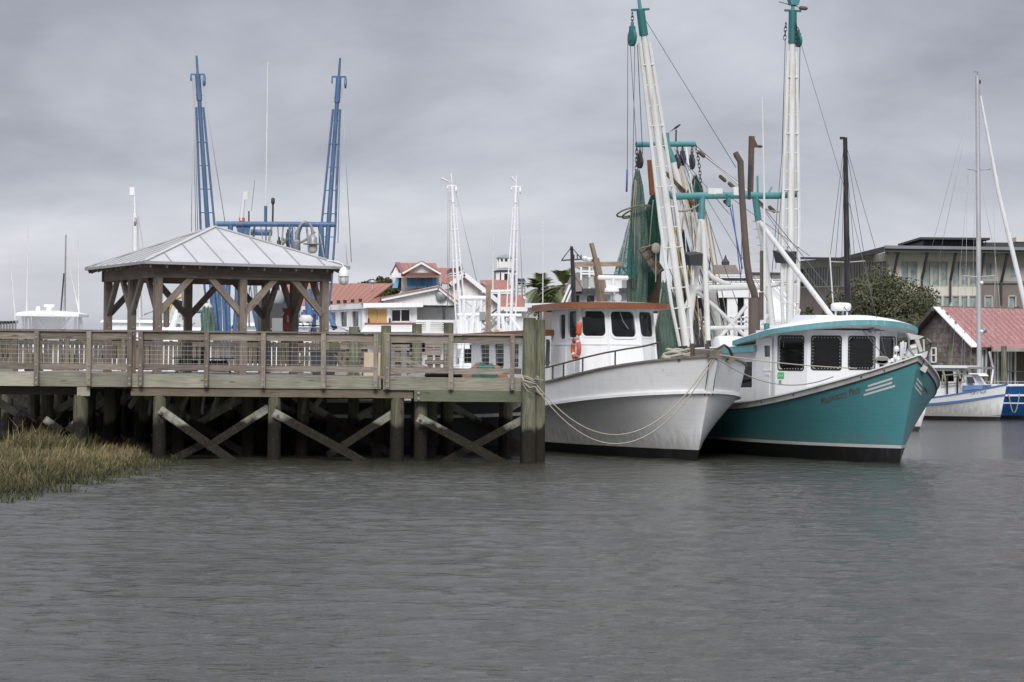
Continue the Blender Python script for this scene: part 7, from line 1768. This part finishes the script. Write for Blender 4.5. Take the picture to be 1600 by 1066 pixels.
def office():
    Y = 240.0; t = thing('office_block', 'modern cream and grey office building with an overhanging dark roof behind the trees', 'building', (X_(1450, Y), Y, 1.3)); iv = rootmat(t).inverted()
    def a(px, py, d=0): return iv @ at(px, py, Y + d)
    G, FR = M_['glass_green'], M_['tan_stucco']
    mw = MB(); zc = 0
    x0, x1 = a(1388, 500).x, a(1528, 500).x
    # cream centre: two storeys of windows
    q = [a(1388, 449), a(1529, 449), a(1529, 394), a(1388, 394)]
    w = []
    for p, n in ((1409, 2), (1443.5, 3), (1488.5, 3)):
        for k in range(n): A = p + k * 13.2; w.append(((A - 1388) / 141, (A + 10.6 - 1388) / 141, (449 - 446.5) / 55, (449 - 409.5) / 55))
    framed(t, mw, q, w, FR, G, .2, 0, .12)
    q = [a(1388, 560), a(1529, 560), a(1529, 449), a(1388, 449)]; w = []
    for p, n in ((1409, 2), (1448, 3), (1488.5, 3)):
        for k in range(n): A = p + k * 13.2; w.append(((A - 1388) / 141, (A + 10 - 1388) / 141, (560 - 481) / 111, (560 - 462.5) / 111))
    framed(t, mw, q, w, FR, G, .2, 0, .12); mw.build('cream_wall', M_['cream'], t)
    mw = MB(); q = [a(1529.02, 441), a(1640, 441), a(1640, 394), a(1529.02, 394)]; framed(t, mw, q, [((px - 1529) / 111, (px + 11 - 1529) / 111, .14, .64) for px in (1539, 1578, 1615)], FR, G, .2, 0, .16); mw.build('grey_wall', M_['tan_stucco'], t)
    mw = MB(); q = [a(1529.02, 560), a(1640, 560), a(1640, 441), a(1529.02, 441)]; framed(t, mw, q, [((px - 1529) / 111, (px + 11 - 1529) / 111, .66, .82) for px in (1539, 1576, 1615)], FR, G, .2, 0, .16); mw.build('brick_wall', M_['brick_brown'], t)
    MB().bar(a(1529, 441, -.1), a(1640, 441, -.1), .2, .25).build('string_course', M_['roof_edge'], t)
    # left wing, receding, with curtain glazing
    dz = 16
    q = [a(1248, 450, dz), a(1388, 446, 0), a(1388, 396, 0), a(1248, 408, dz)]
    mw = MB(); framed(t, mw, q, [(.02, .485, .02, .72), (.56, .985, .1, .78)], FR, M_['glass_grey'], .2, 14, .14); mw.build('wing_wall', M_['tan_stucco'], t)
    m = MB(); m.poly([a(1248, 560, dz), a(1388, 560, 0), a(1388, 446, 0), a(1248, 450, dz)]); m.build('wing_base', M_['brick_brown'], t)
    # roofs
    m = MB(); m.hexa([a(1382, 394, -2.5), a(1650, 396.5, -2.5), a(1650, 396, 14), a(1382, 394, 14), a(1382, 385.5, -2.5), a(1650, 389, -2.5), a(1650, 389, 14), a(1382, 385.5, 14)]); m.build('main_roof', M_['roof_dark'], t)
    MB().bar(a(1382, 386, -2.65), a(1650, 389.5, -2.65), .2, .32).build('roof_fascia', M_['roof_edge'], t)
    m = MB(); A, B_, C_, D_ = a(1381.9, 385, -4), a(1312, 403, 5), a(1230, 402, 13), a(1310, 404, 5); m.hexa([a(1312, 407, 4), A - V((0, 0, .6)), A + V((0, 12, -.6)), a(1312, 407, 16), a(1312, 402.5, 4), A, A + V((0, 12, 0)), a(1312, 402.5, 16)]); m.hexa([a(1222, 405, 14), a(1311.8, 406, 4), a(1311.8, 406, 20), a(1222, 405, 28), a(1222, 401.5, 14), a(1311.8, 402.5, 4), a(1311.8, 402.5, 20), a(1222, 401.5, 28)]); m.build('wing_roof', M_['roof_dark'], t)
    m = MB(); m.bx(a(1448, 385).x, a(1542, 385).x, 2, 12, a(1448, 388).z, a(1448, 373).z); m.build('penthouse', M_['roof_dark'], t); m = MB(); m.bx(a(1438, 373).x, a(1547, 373).x, 0, 14, a(1438, 374).z, a(1438, 370.6).z); m.build('penthouse_roof', M_['dark_metal'], t)
    m = MB(); m.bx(a(1543, 385).x, a(1650, 385).x, 3, 12, a(1543, 388.4).z, a(1543, 376.5).z); m.build('plant_screen', M_['roof_dark'], t); m = MB(); m.box(tuple(a(1594, 375, 5)), (1.3, 2, .5)); m.build('roof_plant', M_['cream'], t)
    for k in range(14): px = 1449 + 7 * k; MB().bar(a(px, 388, 1.95), a(px, 374, 1.95), .06, .1).build('screen_rib', M_['dark_metal'], t)
    for (xa, ya), (xb, yb) in (((1404, 392), (1395.5, 432)), ((1449.5, 394), (1440.5, 436)), ((1493.5, 395), (1485, 438)), ((1538, 396), (1531, 440)), ((1574, 397), (1564.5, 441))):
        beam('roof_strut', a(xa, ya, -2.2), a(xb, yb, -.3), .22, .26, M_['roof_dark'], t); MB().bar(a(xb, yb - 2, -.35), a(xb, yb + 34, -.2), .2, .2).build('downpipe', M_['roof_dark'], t)
        m = MB(); m.hexa([a(xa - 10, 393.5, -2.4), a(xa + 2, 393.8, -2.4), a(xa + 2, 393.8, 0), a(xa - 10, 393.5, 0), a(xa - 2, 397, -2.2), a(xa + 2, 397, -2.2), a(xa + 2, 397, 0), a(xa - 2, 397, 0)]); m.build('roof_bracket', M_['roof_dark'], t)
    m = MB(); m.bx(a(1529, 560).x, a(1640, 560).x, .3, 18, 0, a(1529, 392).z); m.bx(a(1390, 560).x, a(1529, 560).x, .3, 18, 0, a(1400, 392).z); m.build('core', M_['tan_stucco'], t)
office()
def shed():
    Y = 124.0; c = at(1519, 600, Y); t = thing('shingled_shed', 'old shingled shed with a faded red metal roof and white edge board', 'shed', (c.x, Y, 1.1)); iv = rootmat(t).inverted()
    def a(px, py, d=0): return iv @ at(px, py, Y + d)
    P0 = a(1518, 600); P0.z = 0; P1 = a(1418, 600, 5.2); P1.z = 0       # gable wall runs back left
    ze = a(1518, 540).z; mid = P0.lerp(P1, .5); zr = a(1467, 481, 2.6).z
    hx = (P1 - P0); L = hx.length; ux = hx / L; nrm = V((ux.y, -ux.x, 0)); 
    if nrm.y > 0: nrm = -nrm
    m = MB(); m.poly([P0, P0 + V((0, 0, ze)), mid + V((0, 0, zr - .12)), P1 + V((0, 0, ze)), P1]); m.build('gable_wall', M_['shed_wood'], t)
    sm = MB(); sm.hexa([(-.135, -.02, 0), (.135, -.02, 0), (.135, .01, 0), (-.135, .01, 0), (-.135, .0, .34), (.135, .0, .34), (.135, .012, .34), (-.135, .012, .34)]); sh = sm.mesh('shingle', M_['shingle'])
    ang = math.atan2(ux.y, ux.x) 
    sv = 0; extra = MB()
    z = .2; r_ = 0
    while z < zr - .3:
        s0 = (r_ % 2) * .14
        lim = 0 if z < ze else (z - ze) / (zr - ze) * L / 2
        s = lim + .1 + s0
        while s < L - lim - .1:
            p = P0 + ux * s + nrm * .03; 
            Mx = Matrix.Translation(V((p.x, p.y, z + rnd.uniform(-.02, .02)))) @ Matrix.Rotation(ang + math.pi, 4, 'Z')
            if s < 3.4 and sv < 290: inst(sh, 'shingle', t, M=Mx @ Matrix.Scale(rnd.uniform(.93, 1.0), 4, (1, 0, 0))); sv += 1
            else: extra.hexa([tuple(Mx @ V(q)) for q in ((-.135, -.02, 0), (.135, -.02, 0), (.135, .01, 0), (-.135, .01, 0), (-.135, .0, .34), (.135, .0, .34), (.135, .012, .34), (-.135, .012, .34))])
            s += .285
        z += .27; r_ += 1
    # long wall to the right, doors, windows
    P2 = a(1660, 600, 3.0); P2.z = 0
    l = (P2 - P0); ll = l.length; lx = l / ll; ln = V((lx.y, -lx.x, 0)); 
    if ln.y > 0: ln = -ln
    mw = MB()
    def f(px): return max(.01, (px - 1518) / 142)
    framed(t, mw, [P0, P2, P2 + V((0, 0, ze)), P0 + V((0, 0, ze))], [(f(1531), f(1540), .38, .93), (f(1553), f(1565), .02, .9), (f(1574), f(1585), .02, .9)], M_['white_far'], M_['glass_green'], .1, 1, .1); mw.build('front_wall', M_['shed_wood'], t)
    z = .1; r_ = 0
    while z < ze - .2:
        s = .1 + (r_ % 2) * .14
        while s < ll * .09: extra.hexa([tuple(P0 + lx * (s + q[0]) + ln * (.03 - q[1]) + V((0, 0, z + q[2]))) for q in ((-.135, -.02, 0), (.135, -.02, 0), (.135, .01, 0), (-.135, .01, 0), (-.135, .0, .34), (.135, .0, .34), (.135, .012, .34), (-.135, .012, .34))]); s += .285
        z += .27; r_ += 1
    tag(extra.build('shingle_courses', M_['shingle'], t), kind='stuff')
    p = P0 + ux * (L * .655); m = MB()
    w0 = a(1456, 555, 3.2); wc = P0 + ux * 3.3 + nrm * .06; wz = w0.z
    for sx in (-.2, .2): m.bar(wc + ux * sx + V((0, 0, wz - .4)), wc + ux * sx + V((0, 0, wz + .4)), .1, .08, nrm)
    for sz in (-.4, 0, .4): m.bar(wc - ux * .2 + V((0, 0, wz + sz)), wc + ux * .2 + V((0, 0, wz + sz)), .08, .09, nrm)
    w = m.build('window', M_['white_far'], t); m = MB(); m.prism([wc - ux * .18 + V((0, 0, wz - .38)) - nrm * .02, wc + ux * .18 + V((0, 0, wz - .38)) - nrm * .02, wc + ux * .18 + V((0, 0, wz + .38)) - nrm * .02, wc - ux * .18 + V((0, 0, wz + .38)) - nrm * .02], nrm * .02); m.build('pane', M_['glass_dark'], w)
    # roof: sheets, white rake board, dark back slope
    up = V((0, 0, zr)); R0 = mid + up - (lx * .45) ; E0 = P0 + V((0, 0, ze - .12)) - lx * .45 + ln * .5; R1 = R0 + lx * ll; E1 = E0 + lx * ll
    house_panels(t, [E0 + lx * .55 + V((0, 0, .0)), E1, R1, R0 + lx * .55], 15, M_['shed_roof'], th=.05, seam=M_['shed_roof'])
    m = MB(); nn = (E1 - E0).cross(R0 - E0).normalized(); m.prism([E0, E0 + lx * .54, R0 + lx * .54, R0], nn * .06); m.build('edge_board', M_['white_cabin'], t)
    B0 = P1 + V((0, 0, ze - .3)) - lx * .45 + ux * .5; m = MB(); m.prism([B0, B0 + lx * ll, R1 + V((0, 0, -.02)), R0 + V((0, 0, -.02))], V((0, 0, .12))); m.build('back_slope', M_['roof_brown'], t)
    MB().bar(B0 + V((0, 0, -.1)), R0 + V((0, 0, -.1)), .25, .22).build('rake_board', M_['shed_wood'], t)
    # porch roof
    m = MB(); q0, q1 = a(1548, 541, -.3), a(1650, 541, 2); m.hexa([a(1552, 546, -2), a(1660, 546, 0), q1, q0, a(1552, 544.5, -2), a(1660, 544.5, 0), q1 + V((0, 0, .12)), q0 + V((0, 0, .12))]); m.build('porch_roof', M_['shed_roof'], t); MB().bar(a(1551, 547, -2), a(1660, 547, 0), .12, .16).build('porch_edge', M_['brace_wood'], t)
    pipe('porch_bracket', [a(1546, 550, -.2), a(1552, 575, -.8), a(1549, 600, -1)], .06, M_['white_far'], t, 6); MB().lathe([(.1, -.15), (.16, 0), (.1, .15)], tuple(a(1538, 516, -1)), 10).build('roof_lamp', M_['grey_metal'], t, True)
    b = MB(); b.bx(a(1400, 600).x, a(1680, 600).x, -4, -.5, -1.0, -.05); b.build('deck', M_['deck_wood'], t); return t
shed()
for px, p0, r, lab in ((1483.5, 538, .14, 'green piling standing in front of the shed gable wall'), (1568.5, 541, .15, 'green piling standing before the shed doors'), (1541, 590, .1, 'short mossy piling beside the yacht mast')):
    Y = 116.0; o = link(bpy.data.objects.new('mooring_piling', piling_mesh(r, -1, at(px, p0, Y).z, 'piling_green', 10, int(px)))); o.location = (X_(px, Y), Y, 0); tag(o, lab, 'piling', 'pilings in front of the shed')
t = thing('picnic_table', 'small cafe table and chair on the shed deck behind the blue yacht', 'table', at(1582, 604, 118)); MB().lathe([(.55, .75), (.55, .8)], n=14).build('tabletop', M_['dark_metal'], t); pipe('leg', [(0, 0, 0), (0, 0, .75)], .05, M_['dark_metal'], t)
for k in range(3): a_ = k * 2.1; pipe('foot', [(0, 0, .05), (.4 * math.cos(a_), .4 * math.sin(a_), 0)], .03, M_['dark_metal'], t, 6)

# ------------------------------------------------------------------ trees
def tree(label, px, Y, ptop, pbase, wpx, mat='oak_leaf', seed=1, n=5200, lf=.26, cat='tree', clumps=26, flat=1.0, grp=None, low=.30):
    rs = np.random.RandomState(seed); base = at(px, pbase, Y); z0 = 1.3; zt = at(px, ptop, Y).z; W2 = wpx / F * Y / 2
    t = thing('oak_tree' if mat == 'oak_leaf' else 'leafy_tree', label, cat, (X_(px, Y), Y, z0), 0, grp); H = zt - z0
    m = MB(); m.tube([(0, 0, -.3), (.1, 0, H * .15), (.0, .1, H * .35)], [H * .05, H * .04, H * .03], 8)
    cs = []
    for k in range(clumps):
        a = rs.rand() * 6.283; rr = math.sqrt(rs.rand()); v = rs.rand()
        x, y, z = W2 * .86 * rr * math.cos(a), W2 * .7 * rr * math.sin(a), H * (low + (.86 - low) * v * (1 - .35 * rr ** 2) * flat + .06 * (1 - rr))
        r = (.11 + .14 * rs.rand()) * min(W2, H * .8) * 1.2
        cs.append((x, y, z, r))
        m.tube([(0, .05, H * .3), (x * .5, y * .5, (z + H * .3) * .5), (x, y, z)], [H * .018, H * .012, H * .004], 5)
    m.build('trunk', M_['bark'], t, True)
    vs = []; fs = []
    tot = sum(c[3] ** 2 for c in cs)
    for (x, y, z, r) in cs:
        for _ in range(int(n * r * r / tot)):
            d = rs.normal(size=3); d /= np.linalg.norm(d); q = r * (.45 + .62 * rs.rand() ** .6); c = np.array((x, y, z)) + d * q * np.array((1.1, 1.1, .85))
            nrm = d * .9 + rs.normal(size=3) * .6; nrm /= np.linalg.norm(nrm); u = np.cross(nrm, rs.normal(size=3)); u /= np.linalg.norm(u); w = np.cross(nrm, u); s = lf * (.5 + .8 * rs.rand())
            b = len(vs); vs += [tuple(c - u * s), tuple(c + w * s * .55), tuple(c + u * s), tuple(c - w * s * .55)]; fs.append((b, b + 1, b + 2, b + 3))
    me = bpy.data.meshes.new('crown'); me.from_pydata(vs, [], fs); me.materials.append(M_[mat]); link(bpy.data.objects.new('crown', me), t)
    return t
tree('broad dark live oak filling the space between the teal roof and the office', 1376, 180, 420, 566, 205, seed=2, n=34000, clumps=85, lf=.13)
tree('lower live oak between the office trees and the shingled shed roof', 1440, 172, 462, 566, 100, seed=3, n=17000, clumps=34, lf=.125)
tree('grey-green oak behind the right white outrigger', 1268, 150, 462, 566, 82, seed=4, n=12000, lf=.11, clumps=30)
tree('dark tree showing above the shed roof at the right edge', 1590, 200, 463, 566, 70, seed=5, n=9000, lf=.15)
tree('rounded oak crown above the long red roof beside the cupola', 592, 200, 419, 566, 70, 'bush_leaf', 6, n=12000, lf=.13, clumps=40, low=.7)
tree('low bushy oak left of the rounded one behind the red roof', 566, 205, 425, 566, 46, 'bush_leaf', 16, n=8000, lf=.13, clumps=30, low=.7)
tree('small green tree top between the dock house and the nets', 965, 150, 424, 560, 36, 'bush_leaf', 9, n=1600, lf=.16, clumps=12)
def palm(label, px, Y, ptop, seed, s=1.0):
    rs = np.random.RandomState(seed); t = thing('palm_tree', label, 'palm tree', (X_(px, Y), Y, 1.3), 0, 'palms beyond the dock house'); H = at(px, ptop, Y).z - 1.3 - 1.2 * s
    m = MB(); m.tube([(0, 0, -.2), (.1, 0, H * .5), (0, 0, H)], [.3 * s, .2 * s, .2 * s], 9); m.build('trunk', M_['palm_bark'], t, True)
    for k in range(30):
        a = rs.rand() * 6.283; el = rs.uniform(-.9, 1.35); L = s * rs.uniform(1.3, 1.9); m = MB(); pts = []
        for i in range(7):
            f = i / 6; r = L * f * math.cos(el); pts.append(V((r * math.cos(a), r * math.sin(a), H + L * f * math.sin(el) - .55 * L * f * f * (1.1 - .4 * math.sin(el)))))
        side = V((-math.sin(a), math.cos(a), 0))
        m.tube(pts, .022, 4)
        for i in range(2, 7):
            for j in range(3):
                f = (i - 1 + j / 3) / 6 * 6; p = pts[i - 1].lerp(pts[i], j / 3); d = (pts[i] - pts[i - 1]).normalized(); ln_ = s * .75 * (1 - abs((i + j / 3) / 7 - .55))
                for sg in (-1, 1):
                    q = p + (side * sg * .75 + d * .7) * ln_ + V((0, 0, -.22 * ln_)); w = d * .055 * s; m.add([p - w, p + w, q], [(0, 1, 2)])
        m.build('frond', M_['palm_leaf'], t)
    return t
palm('shorter palm left, beside the whip antenna', 843, 170, 424, 1, 1.15); palm('taller palm right, next to the black workboat mast', 880, 168, 416, 2, 1.3); palm('palm crown half hidden behind the dock house balcony', 918, 176, 412, 3, 1.0)
palm('low ragged palm between the two larger ones', 862, 176, 440, 4, .9)
